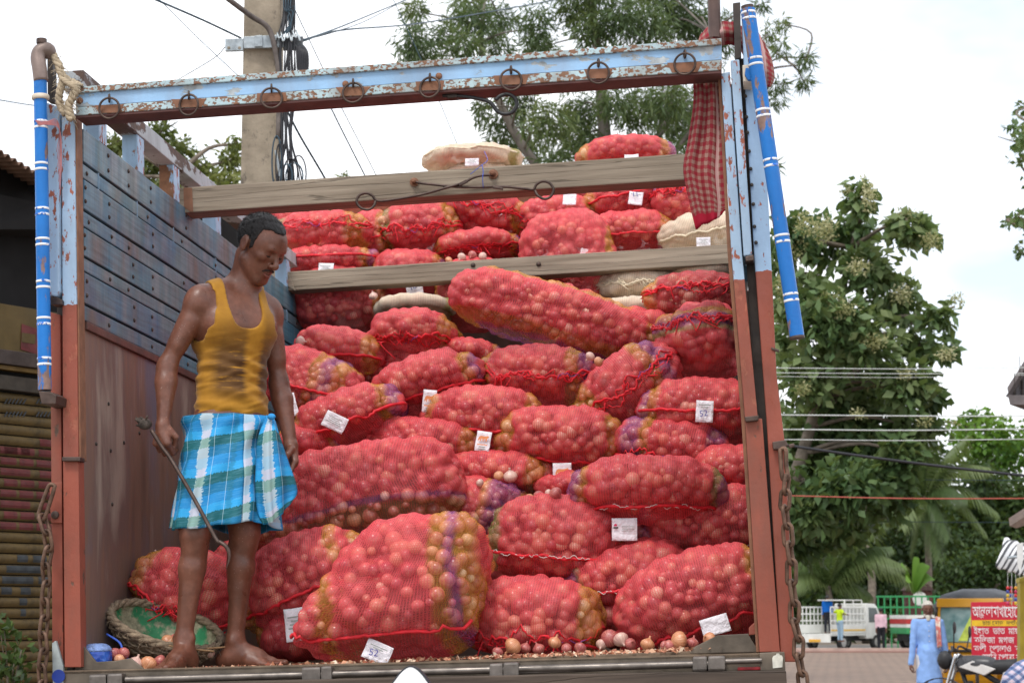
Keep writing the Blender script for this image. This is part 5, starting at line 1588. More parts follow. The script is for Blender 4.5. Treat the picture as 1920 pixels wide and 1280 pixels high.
    for j in range(nh):
        t = j / (nh - 1)
        cx = wc * (1 - t) + hc2 * t
        rl, rf = .158 + .026 * t, .128 + .036 * t
        for i in range(na + 1):
            a = 2 * math.pi * i / na
            fold = t ** 1.1 * (0.014 * math.sin(5 * a + 1.2) + 0.010 * math.sin(9 * a + 3 * t) + 0.006 * math.sin(17 * a + 5 * t))
            diag = 0.009 * math.sin(18 * (t + 0.35 * math.sin(a + .6)) + 3 * a) * (1 - t) ** 1.2
            waist = 0.010 * math.exp(-((t - .05) / .05) ** 2)
            r = 1 + (fold + diag + waist) / .15
            l, f = math.sin(a) * rl * r, math.cos(a) * rf * r
            z = 0.012 * math.sin(a * 2 + .8) * t + 0.004 * math.sin(9 * a) * t
            V.append(cx + l * L + f * F + np.array([0, 0, z]))
            UVs.append((a * .155 + .02 * t, t * .40 + 0.03 * math.sin(a)))
    Q = [(j * (na + 1) + i, j * (na + 1) + i + 1, (j + 1) * (na + 1) + i + 1, (j + 1) * (na + 1) + i) for j in range(nh - 1) for i in range(na)]
    def cloth(name, V, Q, UVs, parent, mat, th=0.003):
        me = fast_mesh(name, np.array(V), np.array(Q), None, mat)
        vi = np.empty(len(me.loops), np.int32); me.loops.foreach_get('vertex_index', vi)
        me.uv_layers.new(name='UVMap').data.foreach_set('uv', np.array(UVs, np.float32)[vi].ravel())
        o = link(name, me, parent)
        m = o.modifiers.new('thick', 'SOLIDIFY'); m.thickness = th; m.offset = 0
        return o
    lg = cloth('lungi', V, Q, UVs, root, M_lungi)
    # the free end gathered from the knot and hanging at his left
    rows = [([(500, 778, .27), (507, 782, .26), (513, 784, .27), (516, 790, .30)]),
            ([(484, 822, .24), (500, 815, .225), (516, 812, .24), (524, 818, .30)]),
            ([(480, 870, .23), (500, 868, .205), (522, 862, .225), (540, 866, .31)]),
            ([(478, 920, .225), (502, 918, .20), (527, 908, .22), (554, 905, .31)]),
            ([(482, 960, .225), (506, 958, .20), (528, 940, .22), (556, 926, .30)]),
            ([(492, 984, .23), (510, 980, .205), (530, 962, .225), (545, 942, .28)])]
    nu, nv2 = 28, 30
    ctrl = [[np.array(at(*c)) for c in r_] for r_ in rows]
    V2, U2 = [], []
    cols_ = []
    for r_ in ctrl:
        sp_ = spline([Vector(x) for x in r_], 9)
        cols_.append([np.array(x) for x in sp_])
    m_ = len(cols_[0])
    lines_ = []
    for i in range(m_):
        lines_.append([np.array(x) for x in spline([Vector(cols_[j][i]) for j in range(len(cols_))], 6)])
    mm = len(lines_[0])
    for j in range(mm):
        for i in range(m_):
            t = j / (mm - 1)
            o_ = 0.006 * math.sin(i * .75 + 1.5 * t) * (0.5 + t)
            V2.append(lines_[i][j] + F * o_ + np.array([0, -0.004, 0]))
            U2.append((i / m_ * .13 + .3, t * .38))
    Q2 = [(j * m_ + i, j * m_ + i + 1, (j + 1) * m_ + i + 1, (j + 1) * m_ + i) for j in range(mm - 1) for i in range(m_ - 1)]
    cloth('lungi_fold', V2, Q2, U2, lg, M_lungi)
    MB().ball(at(509, 781, .235), (.015, .012, .012), 10, 7).build('waist_knot', plain('blue cloth knot', (0.02, 0.22, 0.5), .7, .4, 40), lg, smooth=True)
    # --- the hook in his right hand
    hk_ = thing('cargo_hook', 'long iron cargo hook with a rag-wound handle in the man\'s right hand', 'hook', TM)
    pts = [J(284, 806, .155), J(304, 838, .15), J(322, 863, .135), J(366, 938, .10), J(404, 1008, .07), J(413, 1016, .065), J(424, 1024, .06), J(430, 1038, .06), J(429, 1052, .06), J(424, 1066, .06)]
    MB().tube(spline([Vector(x) for x in pts], 6), [.0072] * 40 + [.0072 - .00045 * i for i in range(15)], 9).build('rod', M_iron, hk_, smooth=True)
    rag = MB(); rq = random.Random(8)
    c0 = Vector(J(272, 795, .17))
    rag.ball(c0, (.026, .022, .020), 12, 8)
    for i in range(16):
        a = rq.uniform(0, 6.28)
        d = Vector((-.75 + rq.gauss(0, .3), rq.gauss(0, .5), .45 + rq.gauss(0, .45))).normalized()
        rag.tube(spline([c0, c0 + d * .018 + Vector((rq.gauss(0, .004), 0, rq.gauss(0, .004))), c0 + d * rq.uniform(.03, .042)], 3), [.007, .006, .006, .005, .004, .004, .003][:7], 5)
    rag.build('rag_handle', plain('dark rag', (0.07, 0.055, 0.045), 0.9, 0.5, 50, bump=0.8, bdist=0.005), hk_, smooth=True)
build_man()
# ================================================================ small things on the bed
_ro = random.Random(21)
def onion_bulb(pos, r, tone, label=None, i=0):
    """a loose bulb: round with a dry neck and a root tuft"""
    seg = 14
    m = MB()
    prof = [(.02, -.86), (.30, -.84), (.62, -.68), (.90, -.35), (1.0, .0), (.93, .32), (.70, .62), (.40, .84), (.18, 1.0), (.12, 1.22), (.16, 1.38), (.05, 1.40)]
    m.lathe((0, 0, 0), (0, 0, 1), [(a * r, h * r * .88) for a, h in prof], seg)
    q = Matrix.Translation(pos) @ Matrix.Rotation(_ro.uniform(0, 6.28), 4, 'Z') @ Matrix.Rotation(_ro.choice((0.4, 1.2, 1.7, 2.3)), 4, 'X') @ Matrix.Rotation(_ro.uniform(0, 6.28), 4, 'Z')
    o = m.build('onion', M_bulb[tone], None, smooth=True, mw=TM @ q)
    return tag(o, label, 'onion', 'loose onions lying in the truck')
def bulb_mat(name, a, b, c):
    n = NT(name)
    s = n.sep()
    at_ = n.math('ARCTAN2', s[0], s[1])
    cmb = n.t.nodes.new('ShaderNodeCombineXYZ')
    n.put(cmb.inputs[0], n.math('MULTIPLY', at_, 6.0)); n.put(cmb.inputs[1], n.math('MULTIPLY', s[2], 14.0)); n.put(cmb.inputs[2], n.math('MULTIPLY', n.rnd(), 30.0))
    st = n.noise(1.6, 4, 0.6, cmb.outputs[0])
    col = n.ramp(st, [(0.3, a), (0.52, b), (0.72, c)])
    n.bump(st, 0.3, 0.003)
    return n.set(col, 0.32, 0, 0.6)
M_bulb = [bulb_mat('red onion skin', (0.22, 0.04, 0.05), (0.45, 0.11, 0.10), (0.62, 0.30, 0.20)),
          bulb_mat('tan onion skin', (0.42, 0.13, 0.07), (0.62, 0.27, 0.13), (0.75, 0.48, 0.30)),
          bulb_mat('pale onion skin', (0.40, 0.16, 0.18), (0.66, 0.42, 0.34), (0.78, 0.62, 0.48))]
loose = [  # u, v, Y, radius px, tone, label
    (214, 1226, .14, 14, 0, 'red onion between the blue pack and the basket'), (232, 1224, .14, 12, 0, "small red onion leaning on the basket's lower left"), (224, 1236, .10, 11, 1, 'tan onion just in front of the basket strap'),
    (254, 1243, .09, 15, 2, 'pale loose onion with a dry skin in front of the basket'), (279, 1244, .10, 17, 1, 'large tan loose onion lying by the man\'s right foot'), (300, 1240, .16, 14, 0, "red onion beside the toes of the man's right foot"), (316, 1202, .34, 15, 1, 'tan onion lying inside the basket, left of the ankle'),
    (329, 1198, .36, 12, 0, "red onion inside the basket behind the man's ankle"), (374, 1222, .28, 10, 1, "tan onion at the basket rim between the man's ankles"), (394, 1222, .30, 11, 2, "pale onion at the basket rim by the man's left heel"), (296, 1043, .62, 12, 2, 'pale onion on top of the sack by the wall'),
    (933, 1222, .22, 11, 0, 'small red onion at the sill, leftmost of the row under the string-tied sack'), (962, 1210, .24, 17, 1, 'round tan onion at the sill below the string-tied sack'), (985, 1214, .3, 11, 0, 'red onion right of the round tan one at the sill'), (1010, 1216, .3, 12, 0, 'red onion at the sill under the middle of the string-tied sack'), (1040, 1204, .28, 13, 1, 'tan onion poking from the netting above the sill'), (1062, 1214, .22, 10, 0, 'small red onion at the sill under the knotted seam'),
    (1088, 1214, .3, 12, 0, 'red onion at the sill under the yellow end of the string-tied sack'), (1128, 1207, .40, 11, 2, 'small pale onion at the right end of the string-tied sack'), (1143, 1196, .40, 17, 0, 'red loose onion in the gap between the two low sacks'), (1164, 1198, .36, 15, 2, 'pale papery onion in the gap between the two low sacks'), (1182, 1206, .34, 11, 0, 'red onion just left of the fat corner sack'), (1214, 1208, .30, 14, 1, 'tan onion under the left edge of the fat corner sack'),
    (1246, 1210, .22, 10, 0, 'small red onion on the sill left of the large tan one'), (1273, 1200, .20, 18, 1, 'large tan onion in front of the fat corner sack'), (1256, 1212, .20, 12, 0, 'red onion touching the large tan one at the sill'), (1298, 1206, .22, 13, 0, 'red onion between the large tan one and the crooked slip'), (1330, 1197, .18, 13, 1, 'onion touching the crooked blank slip'),
    (957, 893, 1.02, 14, 2, 'cracked pale onion lying on the flat sack'), (935, 891, 1.02, 10, 1, 'small tan onion beside the cracked pale one'), (975, 938, .92, 9, 1, 'tan onion, first of the row above the chain-stitched sack'), (992, 934, .92, 10, 1, 'tan onion, second of the row above the chain-stitched sack'), (1010, 930, .92, 11, 0, 'red onion in the row above the chain-stitched sack'), (1028, 925, .95, 9, 2, 'pale onion ending the row above the chain-stitched sack'), (1041, 925, .82, 14, 0, 'pink onion perched between the chain-stitched sack and the beast slip'),
    (1122, 678, 1.36, 10, 1, 'single tan onion caught below the long slanting sack'), (1107, 668, 1.4, 10, 2, 'pale onion beside the single tan one under the slanting sack'), (716, 413, 3.0, 9, 1, 'lone onion between two upper sacks under the left looped rod'),
    (563, 640, 1.62, 11, 2, 'pale onion against the blue planks above the plump sack'), (866, 482, 3.1, 9, 2, 'pale onion on the lower crosspiece, left of three'), (886, 478, 3.1, 9, 0, 'red onion on the lower crosspiece between two pale ones'), (905, 480, 3.1, 8, 2, 'pale onion on the lower crosspiece, right of three'), (842, 488, 3.1, 8, 1, 'tan onion lying alone on the lower crosspiece'), (700, 555, 2.9, 9, 2, "pale onion below the pencil-numbered slip's crosspiece end"), (716, 600, 2.7, 9, 1, 'tan onion at the foot of the narrow yellowish sack'), (1230, 656, 1.8, 9, 1, 'tan onion at the right tip of the long slanting sack'),
    (956, 1120, .62, 10, 1, 'tan onion between the plump sack and the string-tied one'), (975, 1050, .80, 9, 2, 'pale onion above the small sack end with yellow stripes'), (900, 905, .98, 8, 2, 'pale onion at the right end of the longest sack')]
for u, v, Y, rp, tone, lab in loose:
    Y *= 1.106
    r = rp / (FPX / (6.43 + Y))
    p = at(u, v, Y)
    if p.z < r * 0.9 and v > 1190:
        p = at(u, v, Y); p.z = max(p.z, r * 0.88)
    onion_bulb(p, r, tone, lab or 'small loose onion fallen among the sacks and peel in the truck')

# dry peel on the boards, the step and the sill
M_peel = NT('dry onion peel')
M_peel = M_peel.set(M_peel.ramp(M_peel.attr('tone', 'Fac'), [(0.0, (0.30, 0.08, 0.05)), (0.4, (0.50, 0.20, 0.11)), (0.75, (0.62, 0.36, 0.22)), (1.0, (0.72, 0.60, 0.45))]), 0.5, 0, 0.4)
def flakes(name, spots, seed, size, parent=None, label=None, cat=None):
    r = np.random.default_rng(seed)
    V, F, T = [], [], []
    for p, n_ in spots:
        for _ in range(n_):
            c = np.array(p(r))
            a = r.normal(size=3); a[2] *= .5; a /= np.linalg.norm(a)
            b = np.cross(a, r.normal(size=3)); b /= np.linalg.norm(b)
            s = size * r.uniform(.35, 1.3); w_ = s * r.uniform(.3, .7)
            k = len(V)
            V += [c - a * s, c - b * w_ + [0, 0, .3 * w_], c + a * s, c + b * w_ + [0, 0, .3 * w_]]
            F.append((k, k + 1, k + 2, k + 3)); T += [r.random()] * 4
    me = fast_mesh(name, np.array(V), np.array(F), None, M_peel, smooth=False)
    me.attributes.new('tone', 'FLOAT', 'POINT').data.foreach_set('value', np.array(T, np.float32))
    return tag(link(name, me, parent, mw=TM), label, cat, kind='stuff')
def onfloor(u0, u1, y0, y1):
    def f(r):
        y = r.uniform(y0, y1); x0 = at(u0, 1240, y)[0]; x1 = at(u1, 1240, y)[0]
        return (r.uniform(x0, x1), y, abs(r.normal()) * .003 + .003)
    return f
flakes('onion_peel', [(onfloor(150, 1420, .02, .35), 900), (onfloor(230, 420, .02, .3), 160), (onfloor(540, 700, .0, .1), 60), (onfloor(880, 1310, .0, .22), 380)], 5, .012,
       label='dry onion peel scattered over the truck floor', cat='peel')
def onsack(r):
    s = SACKS[int(r.integers(len(SACKS)))]
    me = s.data; k = int(r.integers(len(me.vertices)))
    for _ in range(30):
        k = int(r.integers(len(me.vertices)))
        n = s.matrix_world.to_3x3() @ me.vertices[k].normal
        if n.z > .35 and n.y < .3: break
    w = TM.inverted() @ (s.matrix_world @ me.vertices[k].co) if False else TM.inverted() @ s.matrix_basis @ me.vertices[k].co
    return (w.x, w.y - .004, w.z + .005)
flakes('peel_crumbs', [(onsack, 420)], 9, .007, label='crumbs of onion skin caught on the nets', cat='peel')

# --- the blue shrink-wrapped bottles
bb = thing('bottle_pack', 'blue shrink-wrapped pack with a yellow and orange label by the left post', 'pack', TM)
n_ = NT('blue plastic wrap'); n_.bump(n_.voronoi(60), 0.6, 0.004)
M_bluewrap = n_.set(n_.ramp(n_.noise(30, 3), [(0.35, (0.012, 0.06, 0.36)), (0.7, (0.03, 0.14, 0.55))]), 0.25, 0, 0.6)
c_ = at(181, 1240, .105)
MB().lathe((c_.x, c_.y, .002), (0, 0, 1), [(.050, 0), (.054, .006), (.054, .070), (.052, .082), (.046, .092), (.030, .098), (.0, .099)], 22).build('pack_body', M_bluewrap, bb, smooth=True)
MB().lathe((c_.x, c_.y, .0), (0, 0, 1), [(.0547, .078), (.0525, .086), (.046, .0955), (.034, .103), (.020, .106), (.0, .104)], 18).build('clear_top', plain('crumpled film', (0.20, 0.30, 0.58), 0.2, 0.3, 60, bump=0.8, bdist=0.006), bb, smooth=True)
for a0, a1, z0, z1, cc in ((-2.75, -2.25, .030, .062, (0.75, 0.70, 0.02)), (-2.08, -1.78, .022, .066, (0.62, 0.28, 0.16)), (-2.24, -2.10, .040, .062, (0.05, 0.30, 0.6))):
    vs, fs = [], []
    for i in range(7):
        a = a0 + (a1 - a0) * i / 6
        for z in (z0, z1): vs.append((c_.x + .0548 * math.cos(a), c_.y + .0548 * math.sin(a), z))
    fs = [(2 * i, 2 * i + 2, 2 * i + 3, 2 * i + 1) for i in range(6)]
    link('label_patch', mesh_from('label_patch', vs, fs, plain('label %d' % int(a0 * 100), cc, 0.4, 0.1), True), bb)

# --- the basket
bk = thing('basket', 'shallow woven cane basket with a torn green lining, tipped behind the man\'s feet', 'basket', TM)
M_cane = plain('old cane', (0.20, 0.15, 0.10), 0.85, 0.45, 35, bump=0.7, bdist=0.004)
n_ = NT('green torn lining')
n_.bump(n_.noise(20, 4), 0.6, 0.01)
M_lining = n_.set(n_.mix(n_.ramp(n_.noise(7, 5, 0.6), [(0.50, 0.0), (0.56, 1.0)]), n_.ramp(n_.noise(16, 4), [(0.3, (0.015, 0.12, 0.045)), (0.7, (0.03, 0.26, 0.11))]), n_.ramp(n_.noise(60, 4), [(0.3, (0.14, 0.13, 0.08)), (0.7, (0.38, 0.36, 0.24))])), 0.6, 0, 0.4)
bc = Vector(at(310, 1172, .36)); bc.z += .0
ax = Vector((.34, -.34, .88)).normalized(); e1 = Vector((.93, .0, -.36)); e1 = (e1 - ax * e1.dot(ax)).normalized(); e2 = ax.cross(e1)
Ra_, Rb_, dep = .20, .155, .12
def bpt(t, a, off=0):
    r = math.sin(t * math.pi / 2) ** .8
    return bc + (e1 * math.cos(a) * (Ra_ + off) + e2 * math.sin(a) * (Rb_ + off)) * r - ax * (dep + off) * (math.cos(t * math.pi / 2) ** 1.3)
vs, fs = [], []
nt_, na_ = 12, 44
for j in range(nt_ + 1):
    for i in range(na_):
        w = .003 * math.sin(i * 4.1 + j * 2.3)
        vs.append(bpt(j / nt_, 2 * math.pi * i / na_, w))
fs = [(j * na_ + i, j * na_ + (i + 1) % na_, (j + 1) * na_ + (i + 1) % na_, (j + 1) * na_ + i) for j in range(nt_) for i in range(na_)]
link('lining', mesh_from('lining', vs, fs, M_lining, True), bk)
vs2 = [bpt(j / nt_, 2 * math.pi * i / na_, .010) for j in range(nt_ + 1) for i in range(na_)]
link('basket_shell', mesh_from('basket_shell', vs2, [q[::-1] for q in fs], M_cane, True), bk)
wv = MB(); rb = random.Random(2)
for j in range(5, nt_ + 1):
    wv.tube([bpt(j / nt_, 2 * math.pi * i / 66, .012 + .006 * math.sin(i * math.pi / 2 + j * math.pi)) for i in range(66)], .0045, 5, closed=True)
for i in range(26):
    a = 2 * math.pi * i / 26
    wv.tube([bpt(t, a, .014) for t in (.25, .45, .65, .85, 1.0)], .0042, 5)
wv.build('weave', M_cane, bk, smooth=True, kind='stuff')
rm = MB()
for ph in range(3):
    rm.tube([bpt(1, 2 * math.pi * i / 80, .006 + .008 * math.cos(i * .7 + ph * 2.1)) + ax * (.008 * math.sin(i * .7 + ph * 2.1)) for i in range(80)], .0095, 6, closed=True)
for i in range(260):
    a = rb.uniform(0, 6.28); p0 = bpt(1, a, .012)
    d = Vector((rb.gauss(0, 1), rb.gauss(0, 1), rb.gauss(0, 1))).normalized()
    rm.tube([p0, p0 + d * .018, p0 + d * .03 - Vector((0, 0, .01))], .0009, 3, caps=False)
rm.build('rim', plain('frayed rim', (0.24, 0.18, 0.12), 0.9, 0.4, 50, bump=0.8, bdist=0.006), bk, smooth=True)
MB().tube(spline([at(200, 1188, .22), at(225, 1205, .2), at(232, 1228, .18), at(248, 1240, .15)], 5), .004, 6).build('blue_strap', M_bluestr, bk, smooth=True)
for q_ in range(9):
    a = -1.4 + q_ * .12
    MB().tube([bpt(1, a, .0), bpt(1, a + .35, .03 + .01 * (q_ % 3)) + ax * .012], .0028, 5).build('loose_cane', plain('split cane %d' % q_, (0.36, 0.22, 0.11), 0.7, 0.3, 30), bk, smooth=True)

# --- checked cloth over the crossbeam
def gamcha_mat():
    n = NT('red checked cotton cloth')
    uv = n.co('UV'); s = n.sep(uv)
    fu = n.math('FRACT', n.math('MULTIPLY', s[0], 1 / 0.030))
    fv = n.math('FRACT', n.math('MULTIPLY', s[1], 1 / 0.034))
    a = n.math('LESS_THAN', fu, 0.52); b = n.math('LESS_THAN', fv, 0.50)
    t = n.math('ADD', n.math('MULTIPLY', a, 0.5), n.math('MULTIPLY', b, 0.5))
    c = n.ramp(t, [(0.0, (0.30, 0.17, 0.14)), (0.45, (0.25, 0.065, 0.06)), (0.95, (0.25, 0.018, 0.03))], 'CONSTANT')
    end = n.math('GREATER_THAN', s[1], 0.66)
    c = n.mix(end, c, n.ramp(n.noise(8, 3), [(0.3, (0.27, 0.006, 0.022)), (0.7, (0.36, 0.010, 0.032))]))
    edge = n.math('MULTIPLY', n.math('GREATER_THAN', s[0], 0.155), n.math('LESS_THAN', s[0], 0.172))
    c = n.mix(n.math('MULTIPLY', edge, 0.65), c, (0.62, 0.42, 0.40))
    n.bump(n.noise(200, 2), 0.2, 0.001)
    n.set(c, 0.8, 0, 0.2)
    return n.m
M_gam = gamcha_mat()
gm = thing('checked_cloth', 'red and white checked cotton cloth slung over the right end of the crossbeam', 'cloth', TM)
def drape(name, rows, nu, nv, u_len, v_len, parent, mat, fold=.008, nf=5.0, seed=0, u0=0, v0=0):
    C_ = [[Vector(x) for x in spline([at(*c) for c in r_], 8)] for r_ in rows]
    m_ = len(C_[0])
    L_ = [spline([C_[j][i] for j in range(len(C_))], 7) for i in range(m_)]
    mm = len(L_[0]); V, U = [], []
    for j in range(mm):
        t = j / (mm - 1)
        for i in range(m_):
            s = i / (m_ - 1)
            V.append(L_[i][j] + Vector((0, fold * math.sin(nf * 6.28 * s + 1.5 * math.sin(2.5 * t + seed) + seed) + fold * .5 * math.sin(11 * 6.28 * s + 4 * t), 0)))
            U.append((u0 + s * u_len, v0 + t * v_len))
    Q = [(j * m_ + i, j * m_ + i + 1, (j + 1) * m_ + i + 1, (j + 1) * m_ + i) for j in range(mm - 1) for i in range(m_ - 1)]
    me = fast_mesh(name, np.array([tuple(v) for v in V]), np.array(Q), None, mat)
    vi = np.empty(len(me.loops), np.int32); me.loops.foreach_get('vertex_index', vi)
    me.uv_layers.new(name='UVMap').data.foreach_set('uv', np.array(U, np.float32)[vi].ravel())
    o = link(name, me, parent)
    md = o.modifiers.new('thick', 'SOLIDIFY'); md.thickness = .002; md.offset = 0
    return o
drape('hanging_end', [[(1299, 133, .07), (1315, 134, .075), (1335, 134, .075), (1352, 134, .06)],
                      [(1300, 190, .05), (1318, 190, .06), (1338, 190, .05), (1356, 190, .05)],
                      [(1290, 260, .05), (1312, 258, .06), (1338, 258, .05), (1360, 262, .05)],
                      [(1281, 315, .04), (1305, 318, .05), (1335, 322, .04), (1362, 325, .05)],
                      [(1291, 372, .04), (1312, 372, .05), (1340, 378, .04), (1364, 385, .05)],
                      [(1305, 430, .04), (1322, 420, .05), (1340, 413, .04), (1362, 393, .05)]], 0, 0, .21, .72, gm, M_gam, .012, 2.6)
drape('top_fold', [[(1310, 76, .09), (1316, 62, .07), (1330, 50, .06), (1352, 42, .05), (1375, 40, .05)], [(1302, 100, .08), (1316, 78, .02), (1336, 68, .0), (1356, 60, .0), (1378, 60, .02)], [(1300, 134, .07), (1318, 110, .07), (1340, 90, .07), (1358, 84, .07), (1378, 86, .07)]], 0, 0, .2, .12, gm, M_gam, .006, 3, 1, .02, .1)
drape('back_fold', [[(1372, 44, .08), (1395, 50, .12), (1420, 62, .13), (1432, 78, .13)], [(1376, 62, .08), (1398, 75, .09), (1424, 92, .09), (1446, 108, .11)], [(1385, 84, .08), (1402, 100, .07), (1426, 122, .08), (1452, 136, .11)], [(1398, 110, .1), (1410, 130, .08), (1430, 146, .09), (1450, 152, .12)], [(1410, 130, .12), (1420, 150, .1), (1434, 164, .1), (1444, 164, .13)]], 0, 0, .2, .3, gm, M_gam, .010, 3, 2, .01, .2)

# --- the rounded white thing that pokes up in front of the sill: a rear-view mirror
mr = thing('scooter_mirror', 'white rounded scooter mirror with a dark rim in front of the tail sill', 'mirror', TM)
Ym = -1.2
def mshape(g):
    return [(737 - g, 1300), (735 - g, 1284), (741 - g, 1274 - g * .4), (752 - g * .6, 1260 - g), (762 - g * .3, 1252 - g), (770, 1249.5 - g), (778 + g * .3, 1252 - g), (788 + g * .6, 1260 - g), (799 + g, 1274 - g * .4), (804 + g, 1284), (802 + g, 1300), (790, 1312 + g), (750, 1312 + g)]
def mloop(g):
    return [tuple(p) for p in spline([at(u, v, Ym) for u, v in mshape(g)], 4)]
MB().prism(mloop(2.5), (0, .03, 0)).build('mirror_rim', plain('black rubber', (0.02, 0.022, 0.028), 0.5, 0.2), mr, bevel=.003)
MB().prism([(p[0], p[1] - .0025, p[2]) for p in mloop(-.6)], (0, .002, 0)).build('mirror_face', plain('white enamel', (0.80, 0.81, 0.82), 0.25, 0.03, 4, bump=0), mr)
MB().tube([at(770, 1310, Ym + .02), at(772, 1420, Ym + .05)], .006, 8).build('mirror_stem', M_blackrod, mr)
# ================================================================ the street
def ground_mat():
    n = NT('dusty ground')
    c = n.ramp(n.noise(.35, 5), [(0.3, (0.19, 0.15, 0.115)), (0.7, (0.30, 0.24, 0.185))])
    n.bump(n.noise(9, 5), 0.3, 0.02)
    return n.set(c, 0.9)
def sheet(name, x0, x1, y0, y1, z, mat, label=None):
    return link(name, mesh_from(name, [(x0, y0, z), (x1, y0, z), (x1, y1, z), (x0, y1, z)], [(0, 1, 2, 3)], mat), None, kind='structure')
sheet('ground', -900, 900, -60, 1500, -0.02, ground_mat())
def pave_mat():
    n = NT('brown block paving')
    b = n.t.nodes.new('ShaderNodeTexBrick')
    n.t.links.new(n.mapping(n.co(), scale=(1, 1, 1), rot=(0, 0, R(28))), b.inputs['Vector'])
    b.inputs['Scale'].default_value = 1.0
    b.inputs['Brick Width'].default_value = 0.9
    b.inputs['Row Height'].default_value = 0.45
    b.inputs['Mortar Size'].default_value = 0.05
    b.inputs['Color1'].default_value = (0.19, 0.125, 0.088, 1); b.inputs['Color2'].default_value = (0.24, 0.165, 0.118, 1)
    b.inputs['Mortar'].default_value = (0.11, 0.072, 0.052, 1)
    c = n.mix(n.ramp(n.noise(.5, 4), [(0.35, 0.0), (0.7, 0.35)]), b.outputs['Color'], (0.15, 0.11, 0.085))
    return n.set(c, 0.85)
sheet('paving', 2.0, 60, 12, 73.0, -0.012, pave_mat())
n_ = NT('asphalt'); n_.bump(n_.noise(60, 3), 0.3, 0.01)
sheet('road', -120, 120, 74.2, 88, -0.004, n_.set(n_.ramp(n_.noise(1.2, 4), [(0.3, (0.14, 0.125, 0.11)), (0.7, (0.20, 0.18, 0.16))]), 0.9))
kb = MB(); kb.box((2.0, 73.0, -0.02), (60, 73.35, 0.12))
tag(kb.build('kerb', plain('pale kerb', (0.42, 0.30, 0.25), 0.8, 0.2, 2), None, bevel=.01), kind='structure')
kb = MB(); kb.box((2.0, 71.6, -0.011), (60, 72.99, 0.03))
tag(kb.build('kerb_channel', plain('red brown channel', (0.26, 0.14, 0.11), 0.8, 0.2, 2), None), kind='structure')

# ---------------------------------------------------------------- foliage
def leaf_mat(name, dark, mid, light):
    n = NT(name)
    c = n.ramp(n.attr('tone', 'Fac'), [(0.0, dark), (0.5, mid), (1.0, light)])
    n.set(c, 0.5, 0, 0.35)
    tr = n.t.nodes.new('ShaderNodeBsdfTranslucent')
    n.put(tr.inputs['Color'], n.mix(0.5, c, (0.25, 0.32, 0.04), 'MIX'))
    mx = n.t.nodes.new('ShaderNodeMixShader'); mx.inputs[0].default_value = 0.28
    n.t.links.new(n.p.outputs[0], mx.inputs[1]); n.t.links.new(tr.outputs[0], mx.inputs[2])
    n.t.links.new(mx.outputs[0], n.out.inputs['Surface'])
    return n.m
M_euc = leaf_mat('eucalyptus leaf', (0.036, 0.066, 0.032), (0.082, 0.130, 0.052), (0.160, 0.195, 0.060))
M_teak = leaf_mat('broad leaf', (0.032, 0.078, 0.030), (0.100, 0.170, 0.062), (0.220, 0.265, 0.110))
M_olive = leaf_mat('olive leaf', (0.050, 0.075, 0.020), (0.110, 0.140, 0.035), (0.200, 0.200, 0.060))
M_deep = leaf_mat('deep green leaf', (0.014, 0.032, 0.012), (0.034, 0.068, 0.020), (0.075, 0.125, 0.030))
M_lime = leaf_mat('bright green leaf', (0.030, 0.090, 0.010), (0.085, 0.190, 0.020), (0.160, 0.290, 0.035))
M_palm = leaf_mat('palm leaf', (0.030, 0.058, 0.020), (0.075, 0.120, 0.040), (0.160, 0.200, 0.075))
M_bloom = leaf_mat('cream blossom', (0.22, 0.23, 0.09), (0.42, 0.41, 0.20), (0.62, 0.58, 0.38))
M_bark = plain('bark', (0.16, 0.13, 0.10), 0.9, 0.4, 6, bump=0.5, bdist=0.03)
M_bark2 = plain('pale bark', (0.15, 0.13, 0.11), 0.8, 0.35, 4, bump=0.4, bdist=0.02)

def leaves(name, clumps, per, ln, wd, mat, seed, droop=0.5, parent=None, kind='stuff', fold=0.25, tone=(0.15, 0.85), hollow=0.35):
    """many single leaves spread through clumps (centre, radii), each its own tilt and tone"""
    r = np.random.default_rng(seed)
    tot = np.array([max(6, int(per * w)) for c, rad, w in clumps])
    C = np.repeat(np.array([c for c, _, _ in clumps]), tot, 0)
    Rd = np.repeat(np.array([rad for _, rad, _ in clumps]), tot, 0)
    ct = np.repeat(r.uniform(*tone, len(clumps)), tot)
    N = len(C)
    d = r.normal(size=(N, 3)); d /= np.linalg.norm(d, axis=1)[:, None]
    rr = (hollow + (1 - hollow) * r.random(N) ** 0.6) * (1 + 0.18 * r.normal(size=N))
    pos = C + d * Rd * rr[:, None]
    a = d * 0.5 + r.normal(size=(N, 3)) * 0.6; a[:, 2] -= droop
    a /= np.linalg.norm(a, axis=1)[:, None]
    b = np.cross(a, r.normal(size=(N, 3))); b /= np.linalg.norm(b, axis=1)[:, None]
    nn = np.cross(a, b)
    L = ln * r.uniform(.65, 1.25, N)[:, None]; W_ = wd * r.uniform(.7, 1.2, N)[:, None]
    V = np.stack([pos, pos + a * L * .45 - b * W_ + nn * W_ * fold, pos + a * L, pos + a * L * .45 + b * W_ + nn * W_ * fold], 1).reshape(-1, 3)
    base = np.arange(N)[:, None] * 4
    F = np.concatenate([base + [0, 1, 2], base + [0, 2, 3]])
    me = fast_mesh(name, V, None, F, mat, smooth=False)
    t = np.clip(ct * .6 + .4 * r.random(N) + 0.10 * d[:, 2], 0, 1)
    me.attributes.new('tone', 'FLOAT', 'POINT').data.foreach_set('value', np.repeat(t, 4).astype(np.float32))
    o = link(name, me, parent)
    if kind: o['kind'] = kind
    return o, pos
